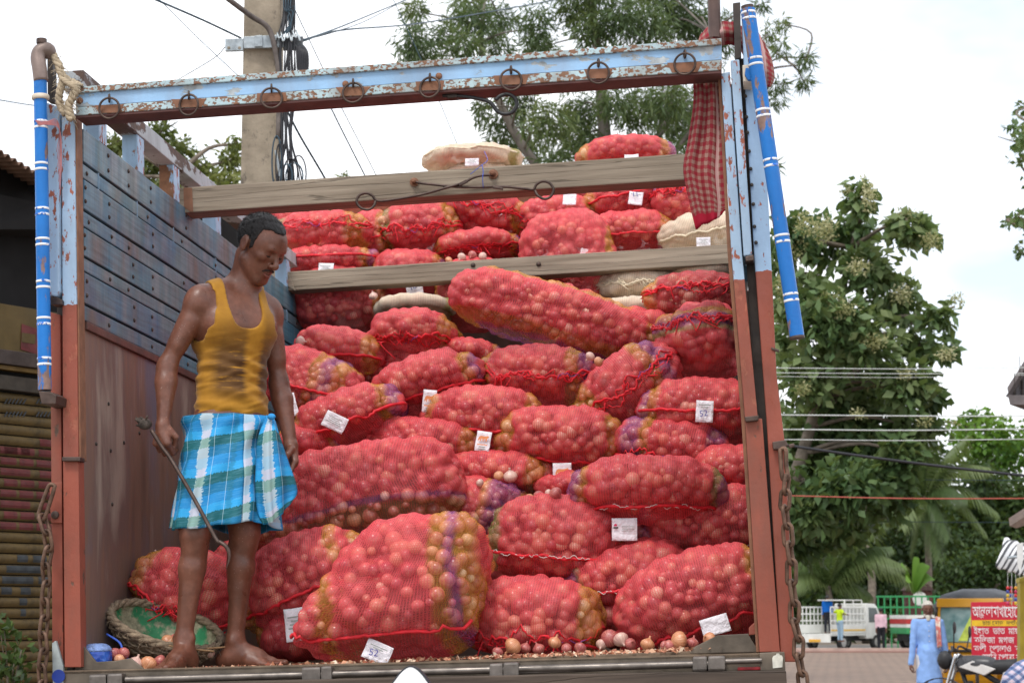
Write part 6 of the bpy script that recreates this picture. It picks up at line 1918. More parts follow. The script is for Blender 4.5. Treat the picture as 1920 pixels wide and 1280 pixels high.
def clump_px(lst, D, k_dep=0.9, seed=0, spread=2.0):
    r = random.Random(seed); out = []
    for u, v, ru, rv in lst:
        d = D + r.uniform(-spread, spread)
        c = np.array(aw(u, v, d)); k = FPX / d
        out.append((c, (ru / k, (ru + rv) / 2 / k * k_dep, rv / k), ru * rv / 1600))
    return out
def limb(mb, pts, r0, r1, seg=7):
    q = spline(pts, 5); n = len(q)
    mb.tube(q, [r0 + (r1 - r0) * i / (n - 1) for i in range(n)], seg)
def branches(mb, root, clumps, r0, seed=0):
    r = random.Random(seed)
    for c, rad, w in clumps:
        a = min(root, key=lambda p: (Vector(c) - p[0]).length + max(0, p[0].z - c[2]) * 2)
        m = a[0].lerp(Vector(c), .5) + Vector((r.gauss(0, .15), r.gauss(0, .15), r.uniform(0, .25)))
        limb(mb, [a[0], m, Vector(c), Vector(c) + Vector((r.gauss(0, .2), 0, rad[2] * .7))], min(a[1] * .6, r0), r0 * .18, 5)

# --- tall eucalyptus behind the truck
D = 38
EU = [(778, 20, 24, 35), (781, 77, 42, 42), (795, 110, 45, 26), (835, 62, 22, 30), (868, 84, 44, 34), (888, 40, 50, 45), (935, 35, 40, 38), (935, 88, 34, 34), (880, 5, 40, 25), (1006, 50, 34, 52), (1012, 88, 34, 30), (1077, 17, 45, 35), (1110, 52, 44, 44), (1160, 35, 46, 46), (1211, 42, 54, 54), (1262, 36, 54, 50), (1305, 40, 45, 45), (1350, 60, 40, 50), (1240, -20, 90, 40), (1110, -20, 90, 35),
      (902, 200, 18, 34), (942, 232, 40, 44), (976, 190, 40, 40), (938, 276, 36, 22), (993, 268, 46, 36), (1030, 226, 52, 46), (1078, 252, 54, 46), (1093, 205, 46, 38), (1112, 272, 46, 34), (1150, 190, 40, 38), (1196, 208, 54, 50), (1248, 190, 52, 50), (1262, 235, 46, 44), (1290, 200, 40, 50), (1310, 270, 40, 60), (1230, 290, 50, 40), (1330, 150, 34, 60), (980, 135, 36, 34), (1060, 130, 42, 42), (1150, 120, 50, 40), (1240, 115, 55, 45), (1050, 300, 50, 30), (1180, 300, 50, 35), (860, 130, 24, 20), (925, 140, 30, 24),
      (1428, 8, 16, 16), (1468, 44, 13, 18), (1465, 86, 15, 20), (1512, 108, 15, 25), (1508, 152, 16, 20), (1462, 158, 17, 18), (1456, 188, 17, 13), (1420, 120, 14, 30), (1452, 310, 10, 16), (1440, 60, 14, 20)]
eu = thing('eucalyptus_tree', 'tall feathery eucalyptus tree rising behind the onion load', 'tree')
EC = clump_px(EU, D, seed=4)
leaves('crown', EC, 520, .24, .017, M_euc, 31, 0.75, eu, hollow=.15)
tb = MB()
trunk = [aw(1150, 1170, D), aw(1145, 700, D), aw(1140, 400, D), aw(1134, 260, D), aw(1126, 160, D), aw(1116, 60, D), aw(1100, -60, D)]
limb(tb, trunk, .22, .06, 10)
t2 = [aw(1146, 800, D), aw(1060, 420, D), aw(960, 240, D), aw(905, 110, D), aw(908, 0, D)]
limb(tb, t2, .13, .04, 8)
t3 = [aw(1142, 600, D), aw(1210, 350, D), aw(1260, 180, D), aw(1330, 60, D)]
limb(tb, t3, .12, .03, 8)
t4 = [aw(1180, 420, D), aw(1300, 240, D), aw(1420, 140, D), aw(1510, 120, D)]
limb(tb, t4, .06, .015, 7)
nodes_ = [(p, .14) for T_ in (trunk[2:], t2[1:], t3[1:], t4[1:]) for p in spline(T_, 4)]
branches(tb, nodes_, EC, .028, 3)
tb.build('trunk', M_bark2, eu, smooth=True)

# --- olive tree behind the plank side
D = 32
ol = thing('olive_green_tree', 'yellowish green flowering tree beyond the blue plank side, left of the pole', 'tree')
OC = clump_px([(300, 248, 30, 30), (332, 286, 44, 36), (280, 312, 44, 34), (250, 290, 34, 26), (372, 330, 44, 34), (432, 300, 24, 34), (424, 345, 34, 26), (215, 268, 22, 22), (392, 372, 44, 26), (332, 352, 54, 26), (452, 400, 54, 34), (300, 380, 60, 40), (220, 330, 40, 30), (380, 420, 80, 40), (180, 300, 30, 30), (440, 270, 14, 16)], D, seed=5)
leaves('crown', OC, 420, .15, .035, M_olive, 32, .4, ol, hollow=.1)
tb = MB(); tr_ = [aw(360, 1180, D), aw(352, 700, D), aw(340, 450, D), aw(330, 330, D)]
limb(tb, tr_, .25, .08, 9); branches(tb, [(p, .12) for p in spline(tr_[1:], 5)], OC, .05, 5)
tb.build('trunk', M_bark, ol, smooth=True)
lt = thing('small_background_tree', 'green tree glimpsed between the pole and the top sacks', 'tree')
LC = clump_px([(600, 402, 44, 20), (645, 330, 10, 14), (680, 392, 34, 20), (640, 380, 30, 24), (560, 410, 40, 30), (650, 440, 90, 40)], 44, seed=6)
leaves('crown', LC, 420, .16, .04, M_olive, 33, .3, lt, hollow=.1)
tb = MB(); tr_ = [aw(630, 1170, 44), aw(632, 700, 44), aw(636, 400, 44)]; limb(tb, tr_, .2, .06); tb.build('trunk', M_bark, lt, smooth=True)

# --- broad-leaved flowering tree on the right
D = 30
TK = [(1490, 440, 36, 50), (1500, 560, 54, 54), (1545, 455, 44, 44), (1612, 372, 24, 38), (1602, 430, 44, 36), (1622, 500, 54, 46), (1700, 425, 42, 34), (1738, 440, 24, 24), (1560, 600, 70, 60), (1680, 560, 50, 50), (1624, 640, 62, 54), (1758, 592, 34, 24), (1720, 650, 40, 34), (1772, 650, 22, 26), (1700, 720, 50, 50), (1520, 700, 66, 60), (1620, 740, 76, 60), (1540, 820, 80, 60), (1640, 830, 76, 56), (1720, 800, 44, 40), (1500, 900, 56, 60), (1590, 910, 80, 56), (1470, 640, 26, 60), (1460, 500, 16, 60), (1680, 890, 40, 40), (1520, 960, 50, 40), (1750, 745, 24, 24), (1490, 820, 46, 60), (1470, 930, 40, 70), (1500, 1010, 60, 44), (1580, 985, 70, 40), (1660, 930, 56, 40), (1560, 760, 50, 40), (1690, 845, 44, 34)]
tk = thing('broad_leaved_tree', 'big broad-leaved tree with cream flower heads right of the truck', 'tree')
TCl = clump_px(TK, D, seed=7, spread=1.2)
leaves('crown', TCl, 230, .21, .062, M_teak, 34, .55, tk, hollow=.2, tone=(0.05, 0.9))
lm = []
for q_ in range(6):
    v_, w_ = [], .10 + .012 * (q_ % 3)
    for j in range(5):
        t = j / 4; wj = w_ * math.sin(math.pi * (.08 + .84 * t)) ** .8
        v_ += [(-wj, .26 * t, .03 * math.sin(2.5 * t) - .02), (0, .26 * t, -.05 * t * t + .0), (wj, .26 * t, .03 * math.sin(2.5 * t) - .02)]
    f_ = [(3 * j + a, 3 * j + a + 1, 3 * j + a + 4, 3 * j + a + 3) for j in range(4) for a in (0, 1)]
    me = mesh_from('leaf', v_, f_, M_teak, True)
    me.attributes.new('tone', 'FLOAT', 'POINT').data.foreach_set('value', np.full(len(v_), .25 + .14 * q_, np.float32))
    lm.append(me)
rl = random.Random(12)
for i in range(290):
    c, rad, w = rl.choice(TCl)
    d = Vector((rl.gauss(0, 1), -abs(rl.gauss(0, .9)), rl.gauss(.25, .8))).normalized()
    p = Vector(c) + Vector((d.x * rad[0], d.y * rad[1], d.z * rad[2])) * rl.uniform(.85, 1.12)
    o = bpy.data.objects.new('leaf', rl.choice(lm)); COL.objects.link(o); o.parent = tk
    o.location = p; o.rotation_euler = (rl.uniform(-1.3, .4), rl.uniform(-.6, .6), rl.uniform(-2.2, 2.2)); s_ = rl.uniform(.55, 1.0); o.scale = (s_,) * 3
FL = [(1745, 452, 20, 18), (1792, 562, 16, 14), (1775, 664, 20, 14), (1690, 552, 22, 18), (1640, 640, 26, 16), (1505, 730, 20, 12), (1632, 715, 22, 14), (1612, 500, 24, 16), (1745, 720, 16, 20), (1590, 360, 16, 14), (1545, 430, 24, 30), (1700, 405, 26, 16), (1630, 370, 16, 30), (1490, 470, 22, 30), (1470, 540, 16, 30), (1560, 560, 24, 14), (1585, 580, 26, 14), (1700, 700, 18, 12), (1610, 775, 16, 10), (1785, 795, 12, 8), (1620, 340, 10, 12), (1735, 790, 14, 10), (1510, 420, 20, 26)]
leaves('blossom', clump_px(FL, D - 1.0, seed=8, spread=.6), 800, .055, .014, M_bloom, 35, .0, tk, hollow=.1)
tb = MB(); tr_ = [aw(1440, 1190, D), aw(1460, 1000, D), aw(1520, 800, D), aw(1570, 600, D), aw(1605, 420, D)]
limb(tb, tr_, .15, .03, 9); limb(tb, [aw(1520, 800, D), aw(1620, 680, D), aw(1700, 610, D), aw(1790, 575, D)], .09, .02); limb(tb, [aw(1526, 770, D), aw(1500, 620, D), aw(1490, 480, D)], .09, .02)
branches(tb, [(p, .1) for p in spline(tr_[1:], 4)], TCl, .04, 9)
tb.build('trunk', M_bark, tk, smooth=True)

# --- twigs of a tree at the right edge
ed = thing('edge_tree', 'sparse tree reaching in at the right edge against the sky', 'tree')
EDc = clump_px([(1900, 240, 20, 10), (1912, 268, 16, 18), (1908, 300, 14, 8), (1895, 415, 14, 10), (1912, 408, 14, 14), (1910, 470, 14, 12), (1925, 200, 18, 14), (1940, 260, 30, 40), (1945, 420, 30, 40), (1960, 340, 30, 60), (1970, 520, 30, 60)], 26, seed=9)
leaves('crown', EDc, 260, .12, .035, M_teak, 36, .4, ed, hollow=.1)
tb = MB(); tr_ = [aw(1985, 1250, 26), aw(1985, 800, 26), aw(1975, 450, 26), aw(1965, 250, 26)]; limb(tb, tr_, .16, .04); branches(tb, [(p, .08) for p in spline(tr_[1:], 4)], EDc, .025, 2); tb.build('trunk', M_bark, ed, smooth=True)

# --- trees across the road
def back_tree(name, label, lst, D, mat, per, ln, wd, base, seed, group='trees across the road'):
    t = thing(name, label, 'tree', None, group)
    c = clump_px(lst, D, seed=seed, spread=1.5)
    leaves('crown', c, per, ln, wd, mat, seed, .35, t, hollow=.1, tone=(0.0, 0.9))
    tb = MB(); top = Vector(c[0][0]); b = aw(base, 1205, D)
    tr_ = [b, b.lerp(top, .35) + Vector((.3, 0, 0)), b.lerp(top, .7), top]
    limb(tb, tr_, .26, .07); branches(tb, [(p, .12) for p in spline(tr_[1:], 4)], c, .06, seed)
    tb.build('trunk', M_bark, t, smooth=True)
back_tree('bright_tree', 'bright lime-green tree over the roofs at the right', [(1855, 810, 50, 34), (1820, 830, 40, 34), (1890, 850, 46, 40), (1850, 870, 50, 40), (1800, 800, 24, 22), (1930, 830, 40, 40), (1830, 780, 30, 16)], 100, M_lime, 420, .34, .12, 1860, 41)
back_tree('dark_tree', 'dark green tree right of the coconut palm', [(1890, 930, 60, 50), (1840, 900, 44, 40), (1930, 960, 60, 60), (1880, 990, 60, 44), (1820, 960, 40, 40)], 98, M_deep, 420, .36, .12, 1890, 42)
back_tree('dark_tree', 'dark tree filling the gap behind the tall palm', [(1740, 1000, 70, 60), (1680, 960, 60, 60), (1700, 1060, 70, 44), (1770, 1060, 60, 44), (1660, 870, 50, 50), (1760, 880, 40, 50)], 99, M_deep, 420, .36, .12, 1720, 43)
back_tree('dark_tree', 'dense dark tree behind the white pickup', [(1540, 980, 70, 60), (1500, 1040, 60, 60), (1600, 1010, 70, 60), (1560, 1080, 80, 50), (1490, 920, 50, 60), (1620, 930, 60, 50), (1640, 1090, 60, 40), (1490, 1130, 50, 40)], 97, M_deep, 460, .36, .12, 1545, 44)
back_tree('leafy_tree', 'mid-green tree behind the three-wheeler\'s roof', [(1850, 1060, 60, 40), (1800, 1080, 60, 40), (1900, 1060, 50, 50), (1840, 1120, 80, 30), (1930, 1110, 50, 50)], 94, M_deep, 420, .30, .10, 1850, 45)
back_tree('lime_tree', 'lime-green bush tree left of the tall palm', [(1620, 900, 44, 40), (1600, 860, 34, 30), (1650, 840, 34, 34), (1690, 830, 30, 30)], 92, M_lime, 300, .3, .1, 1625, 46)
hz = []
for i in range(26):
    hz.append((1380 + i * 26, 1165 + (i * 7 % 3) * 8, 36, 26))
tag(leaves('undergrowth', clump_px(hz, 92, seed=3), 300, .30, .10, M_deep, 47, .2, None, hollow=.1)[0], kind='stuff')
wl = []
for i in range(60):
    wl.append((-300 + i * 45, 1100 + (i * 37 % 60), 60, 60)); wl.append((1470 + (i * 97 % 560), 985 + (i * 53 % 130), 60, 50))
tag(leaves('woods', clump_px(wl, 118, seed=8, spread=6), 330, .7, .26, M_deep, 48, .2, None, hollow=.1)[0], kind='stuff')

# --- palms
def palm(label, cu, cv, D, tips, seed, base_u):
    t = thing('coconut_palm', label, 'palm', None, 'coconut palms across the road')
    r = random.Random(seed); c = aw(cu, cv, D); b = aw(base_u, 1200, D)
    tb = MB(); limb(tb, [b, b.lerp(c, .5) + Vector((.15, 0, 0)), c], .17, .12, 10)
    tb.build('trunk', M_bark, t, smooth=True)
    for tu, tv, lift in tips:
        tip = aw(tu, tv, D + r.uniform(-1.8, .8))
        mid = c.lerp(tip, .5) + Vector((0, 0, lift * (tip - c).length))
        q = spline([c, mid, tip], 12)
        m = MB(); m.tube(q, [.035 * (1 - i / len(q)) + .008 for i in range(len(q))], 5)
        for i in range(2, len(q)):
            for sub in (0, .5):
                p = q[i - 1].lerp(q[i], sub)
                tg_ = (q[i] - q[i - 1]).normalized()
                f = i / len(q); L = 1.0 * math.sin(math.pi * (.12 + .8 * f)) + .1
                sd = tg_.cross(Vector((0, 0, 1))); sd = sd.normalized() if sd.length > .01 else Vector((1, 0, 0))
                for s in (-1, 1):
                    d = (sd * s * .75 + tg_ * .55 + Vector((0, 0, -.45 - .35 * r.random()))).normalized()
                    w = tg_ * .035
                    e = p + d * L * .6 ; g = p + d * L + Vector((0, 0, -.22 * L))
                    m.add([p - w, p + w, e + w * .9, e - w * .9, g], [(0, 1, 2, 3), (3, 2, 4)])
        me = mesh_from('frond', m.v, m.f, M_palm)
        tone_ = np.full(len(m.v), r.uniform(.25, .85), np.float32) + np.random.default_rng(seed).uniform(-.12, .12, len(m.v)).astype(np.float32)
        me.attributes.new('tone', 'FLOAT', 'POINT').data.foreach_set('value', tone_)
        link('frond', me, t)
palm('tall coconut palm with drooping fronds right of the flowering tree', 1732, 930, 84, [(1815, 815, .12), (1856, 876, .22), (1872, 962, .25), (1815, 935, .22), (1690, 868, .2), (1638, 935, .3), (1706, 1040, .18), (1742, 838, .1), (1655, 985, .3), (1780, 1010, .25), (1850, 1000, .3), (1760, 1050, .15), (1690, 990, .2), (1715, 820, .1)], 3, 1738)
palm('low bushy coconut palm behind the white pickup', 1552, 1098, 82, [(1724, 1100, .28), (1672, 1024, .2), (1632, 1112, .22), (1574, 955, .1), (1630, 950, .12), (1500, 985, .12), (1480, 1050, .25), (1600, 1000, .12), (1540, 940, .05), (1700, 1060, .25), (1470, 1110, .3), (1650, 985, .16)], 4, 1552)
bn = thing('banana_plant', 'bright broad banana leaves between the palms', 'plant')
rb_ = random.Random(4)
for i, (tu, tv) in enumerate(((1752, 1085), (1742, 1060), (1722, 1045), (1690, 1060), (1700, 1090), (1735, 1098))):
    a = aw(1712, 1112, 80); tip = aw(tu, tv, 80 + rb_.uniform(-.6, .6)); q = spline([a, a.lerp(tip, .55) + Vector((0, 0, .35)), tip], 8)
    m = MB(); v_, f_ = [], []
    for j, p in enumerate(q):
        w = .20 * math.sin(math.pi * (.05 + .9 * j / (len(q) - 1)))
        v_ += [p + Vector((-w * .5, .1, w)), p, p + Vector((w * .5, -.1, -w))]
    f_ = [(3 * j + k, 3 * j + k + 1, 3 * j + k + 4, 3 * j + k + 3) for j in range(len(q) - 1) for k in (0, 1)]
    me = mesh_from('leaf', v_, f_, M_lime, True); me.attributes.new('tone', 'FLOAT', 'POINT').data.foreach_set('value', np.full(len(v_), .3 + .12 * i, np.float32)); link('leaf', me, bn)

# ---------------------------------------------------------------- utility pole, cables
D = 14.0
M_conc = NT('stained concrete')
_f = M_conc.noise(3.5, 6, 0.65)
_c = M_conc.ramp(_f, [(0.3, (0.20, 0.165, 0.12)), (0.6, (0.36, 0.30, 0.225)), (0.8, (0.40, 0.35, 0.28))])
_c = M_conc.mix(M_conc.ramp(M_conc.noise(11, 5, 0.7, M_conc.mapping(M_conc.co(), scale=(1, 1, .6))), [(0.56, 0.0), (0.68, 0.75)]), _c, (0.05, 0.04, 0.035))
M_conc.bump(M_conc.noise(30, 4), 0.4, 0.01)
M_conc = M_conc.set(_c, 0.9)
M_galv = plain('galvanised steel', (0.36, 0.40, 0.42), 0.45, 0.25, 20, 0.6)
M_cable = plain('black cable', (0.018, 0.018, 0.022), 0.5, 0.2, 10, bump=0)
M_wire = plain('blue grey wire', (0.03, 0.06, 0.085), 0.5, 0.2, 10, bump=0)
M_wirel = plain('pale wire', (0.50, 0.52, 0.50), 0.5, 0.2, 10, bump=0)
pl = thing('utility_pole', 'stained square concrete utility pole with tangled cables behind the truck', 'pole')
pb_, pt_ = aw(474, 1500, D), aw(497, -120, D)
pb_.z = -.02
m = MB()
def qpole(p, w, d): return [(p.x - w, p.y - d, p.z), (p.x + w, p.y - d, p.z), (p.x + w, p.y + d, p.z), (p.x - w, p.y + d, p.z)]
m.add(qpole(pb_, .155, .13) + qpole(pt_, .136, .11), [(3, 2, 1, 0), (4, 5, 6, 7), (0, 1, 5, 4), (1, 2, 6, 5), (2, 3, 7, 6), (3, 0, 4, 7)])
m.build('shaft', M_conc, pl, bevel=.02)
def wp(u, v, dd=0): return aw(u, v, D + dd)
def bar_px(name, px, dd, th, mat, parent, bev=.003):
    return MB().prism([wp(u, v, dd) for u, v in px], (0, th, 0)).build(name, mat, parent, bevel=bev)
bar_px('band_clamp', [(456, 69), (531, 65), (532, 89), (457, 91)], -.17, .02, M_galv, pl)
bar_px('clamp_plate', [(477, 67), (492, 66), (492, 87), (477, 88)], -.185, .012, M_galv, pl)
ca = bar_px('cross_arm', [(422, 73), (456, 72), (456, 95), (422, 96)], -.15, .03, M_galv, pl)
for u in (429, 449): MB().lathe(wp(u, 90, -.152), (0, -1, 0), [(.012, 0), (.008, .003)], 10).build('bolt_hole', M_conc, ca)
bar_px('cross_arm', [(531, 70), (568, 68), (567, 93), (531, 94)], -.15, .03, plain('dark arm', (0.10, 0.11, 0.12), 0.5, 0.3), pl)
for i in range(6):
    MB().tube(spline([wp(520 + i * 7, 62 - i, -.19), wp(523 + i * 8, 72 + (i % 2) * 6, -.22), wp(530 + i * 6, 66, -.2)], 4), .007, 6).build('insulator_tie', M_galv, pl, smooth=True)
_rc = random.Random(15)
for i in range(11):
    u0 = 521 + i * 3.4
    MB().tube(spline([wp(530 + i * 2, -40, -.1), wp(531 + i * 2.2, 20 + _rc.uniform(-10, 10), -.15), wp(u0 + _rc.uniform(-4, 4), 90, -.2), wp(u0 + _rc.uniform(-6, 6), 170, -.19), wp(528 + i * 2 + _rc.uniform(-6, 6), 260, -.2), wp(518 + i * 4.5 + _rc.uniform(-4, 4), 340, -.2), wp(520 + i * 3.6, 430, -.2), wp(523 + i * 3.4, 620, -.19)], 6), _rc.choice((.006, .008, .011, .005)), 6).build('cable', _rc.choice((M_cable, M_cable, M_wire)), pl, smooth=True)
MB().tube(spline([wp(427, -2, -.5), wp(470, 30, -.3), wp(502, 52, -.22), wp(515, 90, -.2), wp(523, 150, -.19), wp(522, 260, -.19)], 6), .020, 8).build('thick_cable', plain('lagged cable', (0.13, 0.11, 0.10), 0.8, 0.3, 20), pl, smooth=True)
for i in range(7):
    MB().tube(spline([wp(556 + i * 2, 86, -.2 + .01 * i), wp(557 + i * 3.2, 100, -.2), wp(558 + i * 3.2, 125, -.2), wp(560 + i * 2.4, 138, -.2)], 4), .010, 6).build('cable', M_cable, pl, smooth=True)
for i, (cu, cv, ru, rv) in enumerate(((519, 305, 9, 50), (545, 325, 13, 28), (552, 330, 16, 24), (560, 326, 14, 34), (538, 330, 10, 22), (524, 310, 7, 40))):
    MB().tube([wp(cu + ru * math.cos(2 * math.pi * k / 22), cv + rv * math.sin(2 * math.pi * k / 22), -.21 - .01 * i) for k in range(22)], .006, 5, closed=True).build('cable_coil', M_cable if i % 2 else M_wire, pl, smooth=True)
for k in range(4):
    MB().tube(spline([wp(530 + 6 * k, -20, -.12), wp(534 + 3 * k, 20, -.18), wp(552 - 4 * k, 12 + 8 * k, -.2), wp(546, 40 + 4 * k, -.2), wp(531 + 2 * k, 64, -.2)], 5), .004, 5).build('cable', M_wire, pl, smooth=True)
bar_px('wire_bracket', [(514, 282), (519, 282), (528, 330), (523, 331)], -.21, .01, M_galv, pl)
def wire(label, pts, r, mat, D0=None, group='overhead wires'):
    o = MB().tube(spline([aw(u, v, d) for u, v, d in pts], 8), r, 5).build('overhead_wire', mat, None, smooth=True)
    return tag(o, label, 'wire', group)
wire('dark wire running from the top left down to the pole arm', [(250, -17, 13), (292, 0, 13), (380, 38, 13.5), (452, 72, 13.9)], .008, M_wire)
wire('thin wire sloping down behind the crossbeam left of the pole', [(280, -18, 16), (306, 7, 16), (380, 80, 15.5), (460, 155, 15), (540, 230, 15)], .0045, M_wire)
wire('thin wire rising from behind the crossbeam to the pole arm', [(270, 190, 18), (330, 152, 17), (400, 110, 15), (424, 86, 14)], .0045, M_wire)
wire('wire at the far left edge below the pipe elbow', [(-60, 180, 16), (0, 188, 16), (64, 198, 16), (150, 206, 16)], .005, M_wire)
wire('wire rising from the pole to the top edge, upper of two', [(566, 76, 14), (640, 50, 15), (761, 0, 17), (830, -30, 18)], .006, M_wire)
wire('long wire crossing in front of the eucalyptus to the top edge', [(566, 78, 14), (640, 57, 15), (801, 42, 18), (1043, 0, 22), (1140, -20, 24)], .007, M_wire)
wire('short wire between the two that leave the pole', [(566, 74, 14), (600, 68, 14.5), (680, 42, 15.5), (750, 5, 16.5), (790, -18, 17)], .004, M_wire)
wire('taut wire dropping through the gap left of the cream top sack', [(732, -12, 24), (794, 121, 24), (823, 188, 24), (862, 282, 24), (900, 370, 24)], .006, M_wire)
wire('guy wire dropping steeply right of the pole to the sacks', [(548, 8, 15), (608, 134, 15.5), (640, 201, 16), (704, 326, 17), (760, 440, 18)], .0045, M_wire)
wire('thick guy wire under the crossbeam next to the pole', [(530, 190, 14.2), (560, 250, 14.5), (608, 332, 15), (650, 410, 15.5)], .009, M_wire)
wire('dark guy wire under the crossbeam, right of the thick one', [(590, 150, 15), (618, 198, 15), (640, 242, 15.2), (684, 329, 15.6), (730, 420, 16)], .006, M_wire)
for lab, v0, v1, r, mt in (('upper pale wire of the top pair across the flowering tree', 690, 689, .0055, M_wirel), ('lower pale wire of the top pair across the flowering tree', 699, 700, .005, M_wirel), ('lowest thin wire under the top pair', 706, 703, .0035, M_wirel), ('thick pale wire crossing the tree at the height of the lime tree top', 778, 780, .008, M_wirel), ('thick pale wire below it, just over the palm crown', 805, 804, .008, M_wirel), ('third pale wire, thinner, above the sagging black cable', 824, 823, .006, M_wirel)):
    wire(lab, [(1300, v0 - 1, 24), (1500, v0, 24), (1700, v0 + 1.5, 24), (1920, v1, 24), (2050, v1 - 1, 24)], r, mt)
wire('sagging black cable sloping down to the right over the palm', [(1420, 825, 22), (1486, 836, 22), (1640, 858, 22), (1800, 878, 22), (1920, 891, 22), (2020, 900, 22)], .017, M_cable)
wire('red wire stretched level across the palms', [(1400, 926, 26), (1486, 929, 26), (1700, 934, 26), (1920, 934, 26), (2020, 933, 26)], .008, plain('red wire', (0.45, 0.10, 0.07), 0.5, 0.1, bump=0))
for lab, v0, v1 in (('thin dark wire just above the red one', 893, 900), ('thin dark wire below the red one', 972, 979)):
    wire(lab, [(1420, v0, 30), (1600, v0 + 5, 30), (1920, v1, 30), (2020, v1, 30)], .005, M_wire)

# ---------------------------------------------------------------- shop at the left
sh = thing('shop', 'shuttered roadside shop with a tin roof and a painted yellow roller shutter', 'shop')
P0 = aw(50, 1145, 13.0); sd = Vector((math.sin(R(35)), math.cos(R(35)), 0)); sn = Vector((-sd.y, sd.x, 0)) * -1   # sn faces the road
def sp(t, z, o=0): return Vector((P0.x, P0.y, 0)) + sd * t + sn * o + Vector((0, 0, z))
def u2t(u, v):    # where the ray of a photo pixel meets the shutter plane
    d = aw(u, v, 1) - Vector((0, 0, CAM_H)); d_ = Vector((d.x, d.y, d.z)); o_ = Vector((0, 0, CAM_H))
    s = (Vector((P0.x, P0.y, 0)) - o_).dot(sn) / d_.dot(sn); p = o_ + d_ * s
    return (p - Vector((P0.x, P0.y, 0))).dot(sd), p.z
M_slat = NT('shade-darkened ochre paint')
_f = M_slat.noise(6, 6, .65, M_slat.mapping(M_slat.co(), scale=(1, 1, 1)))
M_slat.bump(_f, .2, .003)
M_slat = M_slat.set(M_slat.ramp(_f, [(0.3, (0.035, 0.024, 0.012)), (0.5, (0.105, 0.068, 0.022)), (0.75, (0.15, 0.095, 0.028))]), .6, 0, .3)  # ochre made darker so the colour itself carries the shade on the shopfront
M_sred = plain('faded red sign paint', (0.11, 0.016, 0.016), .6, .3, 15); M_sblk = plain('black sign paint', (0.03, 0.035, 0.04), .6, .4, 20)
ztop_ = u2t(50, 738)[1]; pitch = .0715
t0_, t1_ = u2t(-260, 900)[0], u2t(135, 900)[0]
prof = [(0.0, .0), (.012, .010), (.030, .014), (.048, .012), (.060, .004), (.064, -.004)]
sme = None
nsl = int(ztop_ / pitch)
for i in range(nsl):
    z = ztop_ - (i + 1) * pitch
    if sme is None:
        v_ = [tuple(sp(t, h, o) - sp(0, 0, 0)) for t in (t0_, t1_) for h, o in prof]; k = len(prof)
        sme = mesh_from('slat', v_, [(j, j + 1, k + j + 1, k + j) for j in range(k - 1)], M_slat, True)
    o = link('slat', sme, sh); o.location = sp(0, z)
def paint(u0, u1, v, mat, parent, h=.5):
    ta, z = u2t(u0, v); tb_, _ = u2t(u1, v)
    i = int((ztop_ - z) / pitch); zb = ztop_ - (i + 1) * pitch
    v_ = [tuple(sp(t, zb + hh, oo + .0025)) for t in (ta, tb_) for hh, oo in prof[1:5]]
    link('painted_letter', mesh_from('painted_letter', v_, [(j, j + 1, 5 + j, 4 + j) for j in range(3)], mat), parent)
rp_ = random.Random(3)
for row, v in enumerate((836, 853, 872, 890, 908, 926, 945, 962, 978)):
    us = (-2, 54, 72, 120) if row % 3 == 0 else ((5, 30, 36, 62, 70, 120) if row % 3 == 1 else (-2, 28, 34, 60, 66, 120))
    for a, b in zip(us[::2], us[1::2]): paint(a, b, v, M_sred, sh)
for v in (752, 776):
    for u in list(range(4, 46, 7)) + list(range(64, 100, 7)):
        ta, z = u2t(u, v)
        MB().prism([sp(ta, z - .018, .017), sp(ta + .012, z - .018, .017), sp(ta + .035, z + .018, .017), sp(ta + .022, z + .018, .017)], sn * .002).build('painted_letter', M_sblk, sh)
for a, b, v in ((30, 50, 1040), (60, 85, 1040), (10, 75, 1058), (2, 60, 1078), (70, 90, 1078), (0, 20, 1098), (36, 55, 1112), (34, 48, 1130), (36, 46, 1148)): paint(a, b, v, M_sblk, sh)
M_void = plain('shade-black wall', (0.007, 0.006, 0.006), .9, .3, 3)  # near-black colour stands in for shade inside the shop and under its roof
def shb(name, ta, tb_, za, zb, oa, ob, mat, bev=.004, parent=None):
    P_ = [sp(ta, za, oa), sp(tb_, za, oa), sp(tb_, za, ob), sp(ta, za, ob)]
    return MB().prism(P_, (0, 0, zb - za)).build(name, mat, parent or sh, bevel=bev)
zf0, zf1 = u2t(40, 662)[1], u2t(40, 575)[1]
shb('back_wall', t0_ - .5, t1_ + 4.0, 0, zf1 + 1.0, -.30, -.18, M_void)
shb('lintel', t0_, t1_, ztop_ + .005, ztop_ + .10, -.05, .06, plain('dark lintel', (0.05, 0.04, 0.03), .8, .3))
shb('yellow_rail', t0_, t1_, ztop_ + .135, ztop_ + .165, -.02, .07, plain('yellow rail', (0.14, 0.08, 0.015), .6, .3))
shb('shade_beam', t0_, t1_, u2t(40, 690)[1], u2t(40, 664)[1], -.02, .10, plain('brown fascia beam', (0.05, 0.035, 0.03), .8, .3))
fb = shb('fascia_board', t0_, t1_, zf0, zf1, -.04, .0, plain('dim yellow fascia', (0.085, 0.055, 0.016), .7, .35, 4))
ta, zz = u2t(38, 655); tb_, z2_ = u2t(72, 612)
MB().prism([sp(ta, zz, .004), sp(tb_, zz - .02, .004), sp(tb_, z2_ - .02, .004), sp(ta, z2_, .004)], sn * .002).build('painted_letter', M_sred, fb)
MB().prism([sp(ta + .12, zz + .05, .007), sp(tb_ - .15, zz + .05, .007), sp(tb_ - .15, z2_ - .06, .007), sp(ta + .12, z2_ - .06, .007)], sn * .002).build('painted_letter', plain('dim yellow letter', (0.085, 0.055, 0.016), .7), fb)
